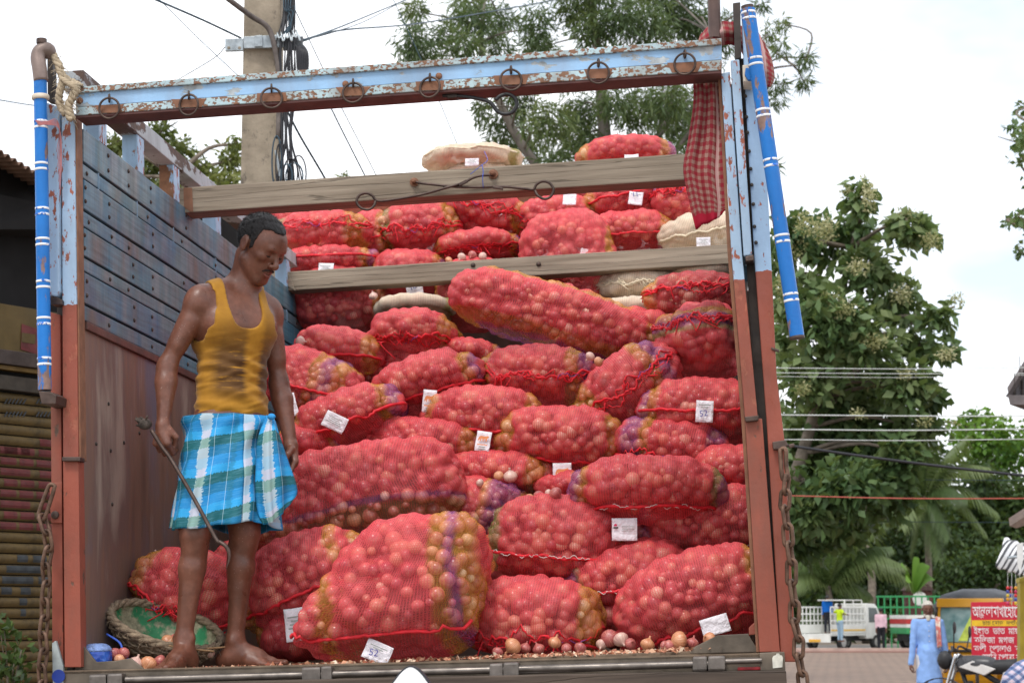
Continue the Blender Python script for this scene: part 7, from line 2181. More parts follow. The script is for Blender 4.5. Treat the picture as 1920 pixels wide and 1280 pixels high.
# corrugated roof sheet, its wavy front edge against the sky
ea, eb = aw(-40, 262, 12.2), aw(112, 352, 12.8)
back_ = Vector((-1.6, 2.4, .55))
v_, f_ = [], []
nc = 120
for i in range(nc + 1):
    t = i / nc; p = ea.lerp(eb, t)
    off = .016 * math.sin(i * 2 * math.pi / 10)
    for k in range(3): v_.append(p + back_ * (k / 2) + Vector((0, 0, off)))
f_ = [(3 * i + k, 3 * i + k + 1, 3 * i + k + 4, 3 * i + k + 3) for i in range(nc) for k in range(2)]
me = mesh_from('tin_roof', v_, f_, plain('rusty corrugated tin', (0.13, 0.075, 0.05), .7, .4, 5), True)
o = link('tin_roof', me, sh); md = o.modifiers.new('t', 'SOLIDIFY'); md.thickness = .006
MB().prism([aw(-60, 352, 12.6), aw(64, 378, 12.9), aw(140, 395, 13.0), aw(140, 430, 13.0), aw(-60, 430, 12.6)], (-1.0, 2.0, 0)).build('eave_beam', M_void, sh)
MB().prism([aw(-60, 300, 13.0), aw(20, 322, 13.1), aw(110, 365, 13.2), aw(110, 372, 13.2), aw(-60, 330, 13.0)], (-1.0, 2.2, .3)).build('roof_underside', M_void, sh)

wd = thing('weed', 'leafy weed at the foot of the yellow shutter', 'plant')
WC = [(np.array(aw(u, v, 11.5)), (.10, .08, .08), w) for u, v, w in ((8, 1176, .5), (2, 1190, .8), (30, 1210, .3), (12, 1240, 1.2), (36, 1245, .8), (5, 1275, 1.2), (30, 1290, 1.2), (40, 1218, .3))]
leaves('foliage', WC, 32, .07, .02, M_deep, 50, .1, wd, hollow=.1, tone=(.4, 1.0))
m = MB()
for c, _, _ in WC: limb(m, [aw(16, 1480, 11.5), aw(18, 1330, 11.5), Vector(c)], .008, .003, 5)
m.build('stem', M_bark, wd, smooth=True)
# ================================================================ people and vehicles in the street
def cloth_plain(name, c, var=0.15):
    n = NT(name)
    n.bump(n.noise(14, 5, .6), .45, .02)
    return n.set(n.ramp(n.noise(9, 4), [(0.3, tuple(x * (1 - var) for x in c)), (0.7, tuple(min(1, x * (1 + var)) for x in c))]), .8, 0, .2)
M_skin2 = skin_mat('dark brown skin', (0.13, 0.055, 0.035), 0)
M_shoe = plain('dark shoe', (0.03, 0.025, 0.02), .6, .3)

def walker(label, pos, H, face, shirt, trousers, hairmat, arms=((0, -.02), (0, -.02)), legs=((0, 0), (0, 0)), vox=.014, shirt_len=.50, sleeves='long', hair='short', head_turn=0.0, lean=0.0, beard=None):
    """a standing person: face = heading in degrees (0 looks at the viewpoint, 90 to the picture's right); arms = per side (out, forward) of the hand in metres, legs = per side (out, forward) of the foot"""
    s = H / 1.70
    a = R(face)
    F = np.array([math.sin(a), -math.cos(a), 0.0]); U = np.array([0, 0, 1.0]); L = np.cross(U, F)
    T = np.stack([F, L, U]); o = np.zeros(3)
    W = lambda f, l, u: o + s * (f * F + l * L + u * U)
    root = thing('person', label, 'person', Matrix.Translation(pos))
    fl = Field(np.array([-.55, -.55, -.02]) * s, np.array([.55, .55, 1.76]) * s, vox)
    hd = R(head_turn); hF = F * math.cos(hd) + L * math.sin(hd); hF, hL, hU = frame_axes(hF + np.array([0, 0, -.12]), U)
    hc = W(lean + .02, 0, 1.575)
    P, A, hp = head_prims(hc, hF, hL, hU, s * .98)
    torso = [('e', W(lean * .8, 0, 1.24), T, np.array((.105, .155, .20)) * s), ('e', W(lean * .3, 0, 1.03), T, np.array((.10, .14, .18)) * s), ('e', W(0, 0, .90), T, np.array((.11, .155, .13)) * s), ('c', W(lean, .13, 1.39), W(lean, -.13, 1.39), .06 * s, .06 * s)]
    fl.add(torso, .02, ki=.05 * s); fl.add([('c', W(lean, 0, 1.38), W(lean + .01, 0, 1.50), .055 * s, .05 * s)], .03)
    put_head(fl, hp)
    armp, legp = [], []
    for sg, (out, fw) in zip((1, -1), arms):
        sh = W(lean, sg * .175, 1.385)
        if isinstance(fw, tuple): hand = W(*fw)
        else: hand = W(fw, sg * (.20 + out), .80)
        d = hand - sh; Lr = np.linalg.norm(d); tot = .56 * s
        bend = math.sqrt(max(0, (tot / 2) ** 2 - (min(Lr, tot) / 2) ** 2))
        el = (sh + hand) / 2 - F * bend * .8 + L * sg * bend * .5 - U * bend * .2
        pr = [('c', sh, el, .050 * s, .039 * s), ('c', el, hand, .039 * s, .026 * s)]
        fl.add(pr, .025, ki=.02 * s); armp.append(pr)
        dd = (hand - el) / np.linalg.norm(hand - el)
        put_hand(fl, fist(hand, dd, L * sg, F, s, .45), .012)
    for sg, (out, fw) in zip((1, -1), legs):
        hip = W(0, sg * .085, .88); an = W(fw, sg * (.10 + out), .09); kn = (hip + an) / 2 + F * .03 * s
        pr = [('c', hip, kn, .085 * s, .058 * s), ('c', kn, an, .054 * s, .038 * s)]
        fl.add(pr, .03, ki=.03 * s); legp.append(pr)
        fl.add([('c', an - U * .05 * s, an - U * .055 * s + F * .14 * s, .042 * s, .032 * s)], .02)
    p, q = fl.mesh(); p = relax(p, q, 1, .4)
    link('body', fast_mesh('body', p, q, None, M_skin2), root)
    fs = Field(np.array([-.6, -.6, .3]) * s, np.array([.6, .6, 1.55]) * s, vox)
    fs.add(torso, .02, off=.014 * s, ki=.05 * s)
    if shirt_len > .62: fs.add([('c', W(0, 0, .95), W(0, 0, 1.38 - shirt_len), .155 * s, .19 * s)], .05)
    for pr in armp:
        fs.add(pr if sleeves == 'long' else [('c', pr[0][1], pr[0][1] * .35 + pr[0][2] * .65, .052 * s, .05 * s)], .025, off=.012 * s, ki=.02 * s)
    zt, zb = 1.435 * s, (1.38 - shirt_len) * s
    fs.clip(lambda Q: np.maximum(np.minimum(zb - Q[..., 2], 1.0) * np.where(np.linalg.norm(Q[..., :2] - (W(0, 0, 0))[:2], axis=-1) < .30 * s, 1, .0) + 0, Q[..., 2] - zt), .006)
    p, q = fs.mesh(); p = relax(p, q, 1); n = vnormals(p, q)
    p = p + n * wrinkle(p, int(H * 1000), (22, 22, 14), .010 * s)[:, None]
    link('shirt', fast_mesh('shirt', p, q, None, shirt), root)
    ft = Field(np.array([-.5, -.5, .0]) * s, np.array([.5, .5, 1.05]) * s, vox)
    ft.add([torso[2]] + legp[0] + legp[1], .02, off=.016 * s, ki=.03 * s)
    ft.clip(lambda Q: np.maximum(.07 * s - Q[..., 2], Q[..., 2] - .98 * s), .004)
    p, q = ft.mesh(); p = relax(p, q, 1)
    link('trousers', fast_mesh('trousers', p, q, None, trousers), root)
    if hair == 'short':
        hl = lambda f, l, u: np.interp(f, [-.1, 0, .04, .1], [-.05, .01, .05, .08]) - u
    else:
        hl = lambda f, l, u: np.maximum(np.interp(f, [-.1, 0, .04, .1], [-.05, .0, .055, .095]) - u, -1)
    hair_mesh(hc, hF, hL, hU, s * .98, hl, vox * .7, 'hair', hairmat, root, thick=.010, rough=.003)
    if beard is not None:
        fb_ = Field(hc - .16, hc + .16, .006)
        fb_.add([('c', P(.066, 0, -.098), P(.098, 0, -.185), .034, .018), ('c', P(.04, .036, -.075), P(.085, 0, -.15), .022, .016), ('c', P(.04, -.036, -.075), P(.085, 0, -.15), .022, .016)], .02)
        p, q = fb_.mesh(); p = p + vnormals(p, q) * wrinkle(p, 3, (150, 150, 60), .003)[:, None]
        link('beard', fast_mesh('beard', p, q, None, beard), root)
    return root, W, F, L, U, s

def foot_at(u, v_head, D, H):
    p = aw(u, 1145, D); p.z = 0.0
    return p
M_white = plain('white cloth', (0.66, 0.65, 0.66), .8, .1, 6, bump=.4, bdist=.01)
M_kurta = cloth_plain('light blue cotton', (0.25, 0.42, 0.78))
M_grey_hair = plain('grey white hair', (0.50, 0.47, 0.42), .8, .2, 60, bump=.5)
D = 27.5
root, W, F, L, U, s = walker('elderly man in a long light blue kurta with a white beard, standing by the motorcycle', Vector((aw(1739, 1145, D).x, D, -.012)), 1.66, -6, M_kurta, M_white, M_grey_hair, arms=((.06, .0), (.06, .02)), vox=.0085, shirt_len=.86, beard=plain('white beard', (0.62, 0.58, 0.50), .9, .15, 60))
bt = MB()
for i in range(4): bt.ball(tuple(W(.128, 0, 1.34 - i * .075)), .008, 6, 4)
sc_ = MB()
pts = [[(.02, .12, 1.47), (.08, .10, 1.42), (.13, .10, 1.32), (.145, .105, 1.18), (.145, .11, 1.02)], [(.02, .18, 1.45), (.08, .17, 1.39), (.125, .165, 1.30), (.14, .17, 1.18), (.14, .175, 1.04)]]
va = [Vector(tuple(W(*c))) for c in pts[0]]; vb = [Vector(tuple(W(*c))) for c in pts[1]]
A_, B_ = spline(va, 5), spline(vb, 5)
vs = []
for a, b in zip(A_, B_):
    for k in range(5): vs.append(a.lerp(b, k / 4) + Vector(tuple(F)) * (.012 * math.sin(k * 2.2)))
n_ = NT('red and white shoulder cloth'); n_s = n_.wave(9, n_.co(), 2, 'X', 2)
M_scarf = n_.set(n_.mix(n_.ramp(n_.noise(12, 3), [(0.45, 0.0), (0.6, 1.0)]), (0.55, 0.16, 0.14), (0.66, 0.58, 0.50)), .8)
o = link('shoulder_cloth', mesh_from('shoulder_cloth', vs, [(5 * j + k, 5 * j + k + 1, 5 * j + k + 6, 5 * j + k + 5) for j in range(len(A_) - 1) for k in range(4)], M_scarf, True), root)
md = o.modifiers.new('t', 'SOLIDIFY'); md.thickness = .01
bt.build('button', M_white, root, smooth=True)

# --- white pickup with rail sides
M_wpaint = plain('white vehicle paint', (0.66, 0.66, 0.62), .4, .12, 2, bump=.05)
M_tyre = plain('tyre', (0.03, 0.03, 0.03), .85, .3, 20)
M_glass = plain('dark window glass', (0.03, 0.05, 0.05), .08, .2, 2, bump=0, spec=.8)
M_black = plain('black plastic', (0.02, 0.02, 0.022), .5, .3)
M_plate = plain('yellow number plate', (0.70, 0.36, 0.03), .5, .1)
def wheel(parent, x, y, r, w, mat_rim):
    wh = MB().lathe((x, y - w / 2, r), (0, 1, 0), [(r * .6, 0), (r * .94, .0), (r, w * .2), (r, w * .8), (r * .94, w), (r * .6, w)], 20).build('wheel', M_tyre, parent, auto=40)
    MB().lathe((x, y - w / 2 - .004, r), (0, 1, 0), [(r * .2, -.012), (r * .58, .0), (r * .62, .03), (r * .62, w - .03), (r * .58, w + .008), (r * .2, w + .02)], 14).build('rim', mat_rim, wh, auto=40)
def veh(name, label, cat, u, D, yaw):
    p = aw(u, 1145, D)
    return thing(name, label, cat, Matrix.Translation((p.x, D, .0)) @ Matrix.Rotation(yaw, 4, 'Z'))
M_rim = plain('grey rim', (0.35, 0.34, 0.32), .5, .2)
pk = veh('pickup', 'white mini pickup with tall railed sides and a lowered tailboard, parked across the road', 'pickup', 1578, 76.5, R(47))
# x forward, y left; rear tail at x = -1.9
MB().box((-1.9, -.74, .55), (.55, .74, .62)).build('load_floor', M_wpaint, pk, bevel=.01)
MB().box((-1.7, -.40, .34), (1.7, .40, .54)).build('chassis', M_black, pk, bevel=.01)
MB().box((-1.9, -.755, .64), (.55, -.72, .98)).build('side_board', M_wpaint, pk, bevel=.012)
MB().box((-1.9, .72, .64), (.55, .755, .98)).build('side_board', M_wpaint, pk, bevel=.012)
MB().box((-1.9, -.762, .735), (.5, -.7555, .80)).build('yellow_stripe', plain('yellow stripe', (0.72, 0.45, 0.08), .5), pk)
MB().box((-1.96, -.74, .30), (-1.905, .74, .62)).build('tailboard', M_wpaint, pk, bevel=.01)
MB().box((-1.99, -.30, .32), (-1.962, .22, .42)).build('number_plate', M_plate, pk)
def rails(y, x0, x1, zs, n, par):
    for z in zs: MB().box((x0, y - .018, z), (x1, y + .018, z + .055)).build('rail', M_wpaint, par, bevel=.006)
    for i in range(n + 1):
        x = x0 + (x1 - x0) * i / n
        MB().box((x - .02, y - .017, .985), (x + .02, y + .017, zs[-1])).build('rail_post', M_wpaint, par, bevel=.004)
rails(-.74, -1.88, .50, (1.10, 1.36, 1.62), 9, pk); rails(.74, -1.88, .50, (1.10, 1.36, 1.62), 9, pk)
for z in (1.10, 1.36, 1.62): MB().box((.47, -.70, z), (.51, .70, z + .055)).build('rail', M_wpaint, pk, bevel=.006)
for z in (1.75, 1.90): MB().box((-.75, -.66, z), (.45, -.62, z + .04)).build('roof_rack_rail', M_wpaint, pk, bevel=.006)
MB().box((-.75, -.62, 1.90), (.45, .62, 1.94)).build('roof_rack', M_wpaint, pk, bevel=.006)
for x in (-.75, -.15, .45): MB().box((x - .02, -.66, 1.66), (x + .02, -.62, 1.90)).build('rail_post', M_wpaint, pk)
cab_px = [(.58, .42), (1.95, .42), (1.98, .80), (1.86, .98), (1.42, 1.66), (1.25, 1.78), (.62, 1.80)]
MB().prism([(x, -.74, z) for x, z in cab_px], (0, 1.48, 0)).build('cab', M_wpaint, pk, bevel=.04)
MB().prism([(x, -.748, z) for x, z in [(.78, 1.06), (1.62, 1.06), (1.33, 1.62), (.78, 1.64)]], (0, .006, 0)).build('window', M_glass, pk)
MB().prism([(1.80, -.62, 1.08), (1.80, .62, 1.08), (1.46, .56, 1.62), (1.46, -.56, 1.62)], (.012, 0, .008)).build('windscreen', M_glass, pk)
MB().box((1.55, -.95, 1.02), (1.63, -.80, 1.22)).build('side_mirror', M_black, pk, bevel=.02)
for x in (-1.05, 1.30):
    for y in (-.68, .68): wheel(pk, x, y, .29, .17, M_rim)
def passenger(label, u, D, z, H, face, sh, tr_, **k):
    p = aw(u, 1145, D)
    return walker(label, Vector((p.x, D, z)), H, face, sh, tr_, M_hair, vox=.016, **k)
passenger('man in a bright blue shirt bending over in the back of the white pickup', 1551, 76.6, .62, 1.5, 160, cloth_plain('bright blue shirt', (0.01, 0.16, 0.62)), cloth_plain('dark trousers', (0.02, 0.022, 0.03)), lean=.10, shirt_len=.55)
passenger('person in a lime green top stepping up on the pickup tail', 1574, 74.0, .34, 1.45, 120, cloth_plain('lime top', (0.46, 0.62, 0.02)), cloth_plain('pale jeans', (0.25, 0.36, 0.46)), arms=((.1, (.28, .22, 1.30)), (.0, (.30, -.2, 1.2))), shirt_len=.52)
passenger('man in a pink shirt and dark trousers standing at the pickup cab, back turned', 1651, 74.7, -.01, 1.64, 175, cloth_plain('pale pink shirt', (0.62, 0.42, 0.48)), cloth_plain('black trousers', (0.015, 0.015, 0.02)), shirt_len=.5)

# --- green and red goods truck behind the old man
M_gr = plain('green body paint', (0.03, 0.24, 0.08), .5, .2, 3); M_rd = plain('red stripe paint', (0.40, 0.03, 0.03), .5, .2, 3)
gt = veh('goods_truck', 'small goods truck with white, red and green banded body behind the old man', 'truck', 1744, 76.0, R(12))
MB().box((-1.35, -.8, .62), (1.9, .8, .86)).build('load_body', M_gr, gt, bevel=.02)
MB().box((-1.35, -.81, .865), (1.9, .81, 1.00)).build('white_band', M_wpaint, gt, bevel=.01)
MB().box((-1.36, -.815, 1.005), (1.9, .815, 1.19)).build('red_band', M_rd, gt, bevel=.01)
MB().box((-1.36, -.82, 1.195), (1.9, .82, 1.34)).build('top_band', M_wpaint, gt, bevel=.01)
for i in range(4):
    MB().box((-1.0 + i * .42, -.823, 1.06), (-.74 + i * .42, -.816, 1.13)).build('painted_panel', M_wpaint if i % 2 else M_rd, gt)
for x0 in (-1.22, .1): MB().box((x0, -.818, .665), (x0 + .75, -.812, .76)).build('number_plate', M_plate, gt)
MB().box((-1.2, -.5, .35), (1.8, .5, .61)).build('chassis', M_black, gt)
for x in (-.7, 1.3):
    for y in (-.66, .66): wheel(gt, x, y, .33, .2, M_rim)
gf = thing('green_fence', 'green barred fence panel above the goods truck', 'fence', Matrix.Translation((aw(1690, 1145, 79).x, 79, 0)) @ Matrix.Rotation(R(-10), 4, 'Z'))
for z in (1.15, 1.62, 2.05): MB().box((-1.0, -.03, z), (1.9, .03, z + .07)).build('rail', M_gr, gf)
for i in range(12): MB().box((-.95 + i * .25, -.02, .0), (-.89 + i * .25, .02, 2.12)).build('bar', M_gr, gf)
sg_ = thing('small_hut', 'small dark red hut front with a round white panel beyond the goods truck', 'hut', Matrix.Translation((aw(1722, 1145, 82).x, 82, 0)))
MB().box((-.55, -.3, 0), (.55, .5, 2.35)).build('wall', plain('dark red wall', (0.10, 0.035, 0.03), .8), sg_, bevel=.02)
MB().lathe((.0, -.31, 2.02), (0, -1, 0), [(.30, 0), (.30, .02), (.24, .03)], 24).build('round_panel', M_wpaint, sg_)
MB().prism([(-.62, -.4, 2.36), (.62, -.4, 2.36), (.35, -.4, 2.62), (-.35, -.4, 2.62)], (0, 1.0, 0)).build('roof', plain('dark roof', (0.07, 0.04, 0.035), .8), sg_)

# --- the three-wheeler
M_yel = plain('taxi yellow paint', (0.72, 0.34, 0.015), .35, .1, 2, bump=.03)
M_canvas = plain('grey canvas hood', (0.10, 0.105, 0.115), .75, .2, 5, bump=.4, bdist=.02)
au = veh('auto_rickshaw', 'yellow three-wheeler taxi with a grey canvas hood behind the red board', 'three-wheeler', 1832, 31.5, R(-112))
# x forward: nose to the viewer; y left
def arch(x, w, z0, z1):
    return [(x, -w, z0), (x, -w * 1.02, z0 + (z1 - z0) * .45), (x, -w * .82, z0 + (z1 - z0) * .86), (x, -w * .4, z1), (x, w * .4, z1), (x, w * .82, z0 + (z1 - z0) * .86), (x, w * 1.02, z0 + (z1 - z0) * .45), (x, w, z0)]
hood = [arch(.62, .54, 1.48, 1.70), arch(.40, .62, 1.42, 1.80), arch(-.30, .67, 1.30, 1.86), arch(-1.0, .66, 1.22, 1.82), arch(-1.42, .60, 1.08, 1.66), arch(-1.52, .56, .95, 1.40)]
vs = [p for a in hood for p in a]; n8 = 8
me = mesh_from('hood', vs, [(i * n8 + k, i * n8 + k + 1, (i + 1) * n8 + k + 1, (i + 1) * n8 + k) for i in range(len(hood) - 1) for k in range(n8 - 1)], M_canvas, True)
o = link('hood', me, au); md = o.modifiers.new('t', 'SOLIDIFY'); md.thickness = .02
MB().prism([(x, -.60, z) for x, z in [(-1.45, .30), (.35, .30), (.35, .52), (-.25, .55), (-.30, .95), (-1.45, .98)]], (0, 1.2, 0)).build('body', M_yel, au, bevel=.05)
nose = [(.72, .30), (1.02, .34), (1.10, .62), (1.02, .92), (.92, .98), (.80, .98), (.72, .60)]
MB().prism([(x, -.40, z) for x, z in nose], (0, .80, 0)).build('front_panel', M_yel, au, bevel=.10)
MB().box((.60, -.52, .93), (.98, .52, 1.00)).build('cowl', M_yel, au, bevel=.02)
for y in (-.50, .46):
    MB().prism([(.92, y, 1.0), (.98, y, 1.0), (.72, y, 1.60), (.66, y, 1.60)], (0, .04, 0)).build('screen_pillar', M_yel, au)
MB().prism([(.70, -.52, 1.56), (.78, -.52, 1.56), (.72, -.52, 1.70), (.62, -.52, 1.70)], (0, 1.04, 0)).build('visor', M_yel, au, bevel=.02)
gl = NT('greenish windscreen'); _v = gl.sep(gl.co())
M_ws = gl.set(gl.mix(gl.ramp(gl.noise(2.5, 3), [(0.4, 0.0), (0.6, 1.0)]), (0.16, 0.30, 0.30), (0.42, 0.56, 0.56)), .12, 0, .9)
MB().prism([(.945, -.46, 1.01), (.945, .46, 1.01), (.705, .46, 1.56), (.705, -.46, 1.56)], (.012, 0, .006)).build('windscreen', M_ws, au)
MB().prism([(.955, -.16, 1.03), (.955, -.02, 1.03), (.76, .18, 1.47), (.76, .04, 1.47)], (.012, 0, .006)).build('yellow_sash', plain('lime ribbon', (0.55, 0.66, 0.08), .5), au)
MB().lathe((.775, .20, 1.46), (1, 0, .4), [(.035, 0), (.035, .006)], 12).build('red_sticker', M_rd, au)
for y in (-.20, .20):
    MB().lathe((1.06, y, .66), (1, 0, .08), [(.11, 0), (.115, .05), (.09, .055)], 18).build('headlight', M_black, au, auto=40)
    MB().lathe((1.117, y, .663), (1, 0, .08), [(.085, 0), (.06, .022), (.0, .03)], 16).build('lens', plain('lamp glass', (0.5, 0.52, 0.5), .1, .1), au, smooth=True)
MB().box((1.00, -.42, .86), (1.075, .42, .90)).build('trim_strip', M_black, au, bevel=.01)
MB().box((-1.2, -.5, .55), (-.7, .5, 1.05)).build('rear_seat', M_black, au, bevel=.05)
wheel(au, .95, 0, .22, .12, M_rim); wheel(au, -1.0, -.5, .22, .12, M_rim); wheel(au, -1.0, .5, .22, .12, M_rim)
for y in (-.58, .58):
    MB().tube(spline([(.42, y, .5), (.45, y, 1.0), (.50, y * .95, 1.46)], 4), .018, 6).build('door_bar', M_black, au)

# --- the red hotel board
M_bred = plain('red board', (0.52, 0.012, 0.035), .45, .08, 3, bump=.05); M_byel = plain('yellow board band', (0.74, 0.46, 0.02), .5, .08)
M_let = plain('white lettering', (0.80, 0.78, 0.78), .5, .03, bump=0); M_letd = plain('dark lettering', (0.06, 0.04, 0.03), .5, .05, bump=0)
D = 25.6; kk = D * math.cos(PITCH) / FPX
bd = thing('hotel_board', 'red painted hotel board with white Assamese lettering and a yellow band', 'sign')
def bp_(u, v, dy=0): q = aw(u, v, D); return Vector((q.x, q.y + dy, q.z))
MB().prism([bp_(1821, 1128), bp_(1990, 1126), bp_(1990, 1256), bp_(1823, 1256)], (0, .03, 0)).build('panel', M_bred, bd, bevel=.004)
MB().prism([bp_(1822, 1162, -.003), bp_(1990, 1161, -.003), bp_(1990, 1172.5, -.003), bp_(1822, 1173, -.003)], (0, .002, 0)).build('yellow_band', M_byel, bd)
MB().prism([bp_(1858, 1247, -.003), bp_(1890, 1234, -.003), bp_(1990, 1234, -.003), bp_(1990, 1250, -.003), bp_(1858, 1252, -.003)], (0, .002, 0)).build('yellow_corner', M_byel, bd)
for u in (1830, 1975): MB().box((bp_(u, 1145).x - .02, D + .035, 0), (bp_(u, 1145).x + .02, D + .07, bp_(u, 1130).z)).build('leg', M_dark, bd)
def letters(body, u, v, px, mat, xs=.92):
    q = bp_(u, v, -.006)
    return text_obj('lettering', body, px * kk, mat, bd, Matrix.Translation(q) @ Matrix.Rotation(math.pi / 2, 4, 'X'), xs=xs)
letters('আললাৰাখা', 1823.5, 1156, 30, M_let, .44); letters('\u09b2', 1838.5, 1160.5, 14, M_let, .6)
letters('েহােটল', 1884, 1156, 30, M_let, .50)
letters('চাচ েৰাড, নগাঁও', 1842, 1171, 11.5, M_letd, .95)
letters('ইয়াত  ভাত, মাছ, মাংস', 1826, 1188, 17, M_let, .78)
letters('কিলজা, মগজ, ইছা, মাছ', 1826, 1205, 17, M_let, .78)
letters('কপী, েপালাও, কটী, পৰঠা', 1825, 1221, 17, M_let, .78)
letters('আিৰ েপাৱা যায়', 1842, 1237, 17, M_let, .78)

# --- motorcycle
M_mred = plain('motorcycle red', (0.40, 0.015, 0.03), .3, .1, bump=0); M_mwh = plain('motorcycle white', (0.62, 0.60, 0.58), .35, .1, bump=0); M_chrome = plain('chrome', (0.55, 0.55, 0.56), .15, .1, metal=1, bump=0)
mc = thing('motorcycle', 'parked white and red motorcycle with a black seat in front of the hotel board', 'motorcycle', Matrix.Translation((aw(1858, 1145, 24.3).x, 24.3, -.012)) @ Matrix.Rotation(R(152), 4, 'Z'))
def mwheel(x, r=.30):
    w_ = MB().ring((x, 0, r), (0, 1, 0), r - .045, .048, 28, 8).build('wheel', M_tyre, mc, smooth=True)
    MB().ring((x, 0, r), (0, 1, 0), r - .085, .014, 24, 6).build('rim', M_chrome, w_, smooth=True)
    sp_ = MB()
    for k in range(8):
        a = k * math.pi / 4; sp_.tube([(x, 0, r), (x + (r - .09) * math.cos(a), 0, r + (r - .09) * math.sin(a))], .008, 5)
    sp_.lathe((x, -.05, r), (0, 1, 0), [(.05, 0), (.06, .03), (.06, .07), (.05, .10)], 12).build('hub', M_black, w_)
mwheel(.66); mwheel(-.62)
MB().tube(spline([(.66, .09, .30), (.52, .09, .72), (.44, .08, .98)], 4), .022, 8).tube(spline([(.66, -.09, .30), (.52, -.09, .72), (.44, -.08, .98)], 4), .022, 8).build('fork', M_chrome, mc, smooth=True)
MB().tube(spline([(.40, .36, 1.02), (.46, .18, 1.07), (.45, 0, 1.03), (.46, -.18, 1.07), (.40, -.36, 1.02)], 5), .014, 8).build('handlebar', M_black, mc, smooth=True)
MB().ball((.60, 0, .90), (.10, .10, .12), 14, 10).build('headlight', M_black, mc, smooth=True)
tank = [('e', np.array((.18, 0, .86)), np.eye(3), (.24, .12, .10)), ('c', np.array((.34, 0, .84)), np.array((.05, 0, .84)), .12, .11)]
ff = Field((-.2, -.25, .6), (.6, .25, 1.1), .014); ff.add(tank, .02, ki=.03); p, q = ff.mesh(); link('tank', fast_mesh('tank', p, q, None, plain('motorcycle graphite', (0.05, 0.05, 0.055), .3, .2, bump=0)), mc)
MB().prism([(.40, -.118, .82), (.22, -.125, .90), (-.06, -.122, .80), (.08, -.122, .72)], (0, .245, 0)).build('tank_flash', M_mwh, mc, bevel=.01)
ff = Field((-.9, -.2, .6), (.2, .2, 1.0), .014); ff.add([('c', np.array((.02, 0, .82)), np.array((-.35, 0, .83)), .09, .10), ('c', np.array((-.35, 0, .84)), np.array((-.72, 0, .90)), .10, .06)], .02, ki=.03); p, q = ff.mesh(); link('seat', fast_mesh('seat', p, q, None, M_black), mc)
MB().prism([(-.10, -.11, .60), (-.15, -.11, .76), (-.62, -.10, .88), (-.86, -.07, .92), (-.70, -.10, .76), (-.35, -.11, .62)], (0, .22, 0)).build('tail_panel', M_mwh, mc, bevel=.02)
MB().prism([(-.55, -.112, .80), (-.62, -.11, .86), (-.88, -.075, .915), (-.78, -.10, .82)], (0, .224, 0)).build('tail_panel', M_mred, mc, bevel=.01)
MB().box((-.12, -.13, .28), (.30, .13, .58)).build('engine', M_steel, mc, bevel=.04)
MB().tube(spline([(.20, -.16, .36), (.05, -.17, .26), (-.30, -.18, .28), (-.75, -.18, .38)], 5), .045, 10).build('exhaust', M_chrome, mc, smooth=True)
MB().tube([(.42, 0, .95), (.05, 0, .70), (-.20, 0, .55)], .035, 8).tube([(.40, 0, .80), (.25, 0, .30)], .03, 8).tube([(-.15, 0, .55), (-.62, 0, .30)], .03, 8).build('frame', M_black, mc, smooth=True)
ar = [(.66 + .37 * math.cos(t), 0, .30 + .37 * math.sin(t)) for t in [R(15 + 12 * i) for i in range(12)]]
m = MB()
for i in range(11): m.prism([(ar[i][0], -.06, ar[i][2]), (ar[i + 1][0], -.06, ar[i + 1][2]), (ar[i + 1][0], .06, ar[i + 1][2]), (ar[i][0], .06, ar[i][2])], (0, 0, .012))
m.build('mudguard', M_black, mc)
for y, z in ((.36, 1.26), (-.36, 1.20)):
    mm_ = MB().tube([(.40, y * .85, 1.04), (.38, y, z)], .008, 6).build('mirror_stem', M_black, mc)
    MB().ball((.37, y, z + .05), (.018, .060, .075), 12, 8).build('mirror_head', M_black, mm_, smooth=True)
MB().lathe((.42, -.36, 1.02), (-.1, -1, -.05), [(.02, 0), (.022, .02), (.022, .12), (.014, .125)], 10).build('grip', M_black, mc)
MB().lathe((.42, .36, 1.02), (-.1, 1, -.05), [(.02, 0), (.022, .02), (.022, .12), (.014, .125)], 10).build('grip', M_black, mc)

# --- person in a plaid shirt at the right edge
def plaid_mat():
    n = NT('blue and pink plaid')
    v = n.mapping(n.co(), rot=(R(10), R(35), 0)); s_ = n.sep(v)
    f = lambda a, w, x: n.math('LESS_THAN', n.math('FRACT', n.math('MULTIPLY', a, 1 / w)), x)
    c = n.mix(n.math('MULTIPLY', f(s_[0], .060, .42), .75), (0.62, 0.50, 0.58), (0.015, 0.06, 0.20))
    c = n.mix(n.math('MULTIPLY', f(s_[2], .060, .42), .75), c, (0.015, 0.06, 0.20))
    c = n.mix(n.math('MULTIPLY', f(s_[0], .030, .12), .6), c, (0.10, 0.30, 0.52))
    c = n.mix(n.math('MULTIPLY', f(s_[2], .030, .12), .6), c, (0.10, 0.30, 0.52))
    n.bump(n.noise(18, 4), .4, .015)
    return n.set(c, .8)
pp_ = aw(1945, 1145, 17.0)
ps = thing('person', 'stooping person in a blue and pink plaid shirt in the lower right corner', 'person', Matrix.Translation((aw(1926, 1145, 17.0).x, 17.0, -.012)))
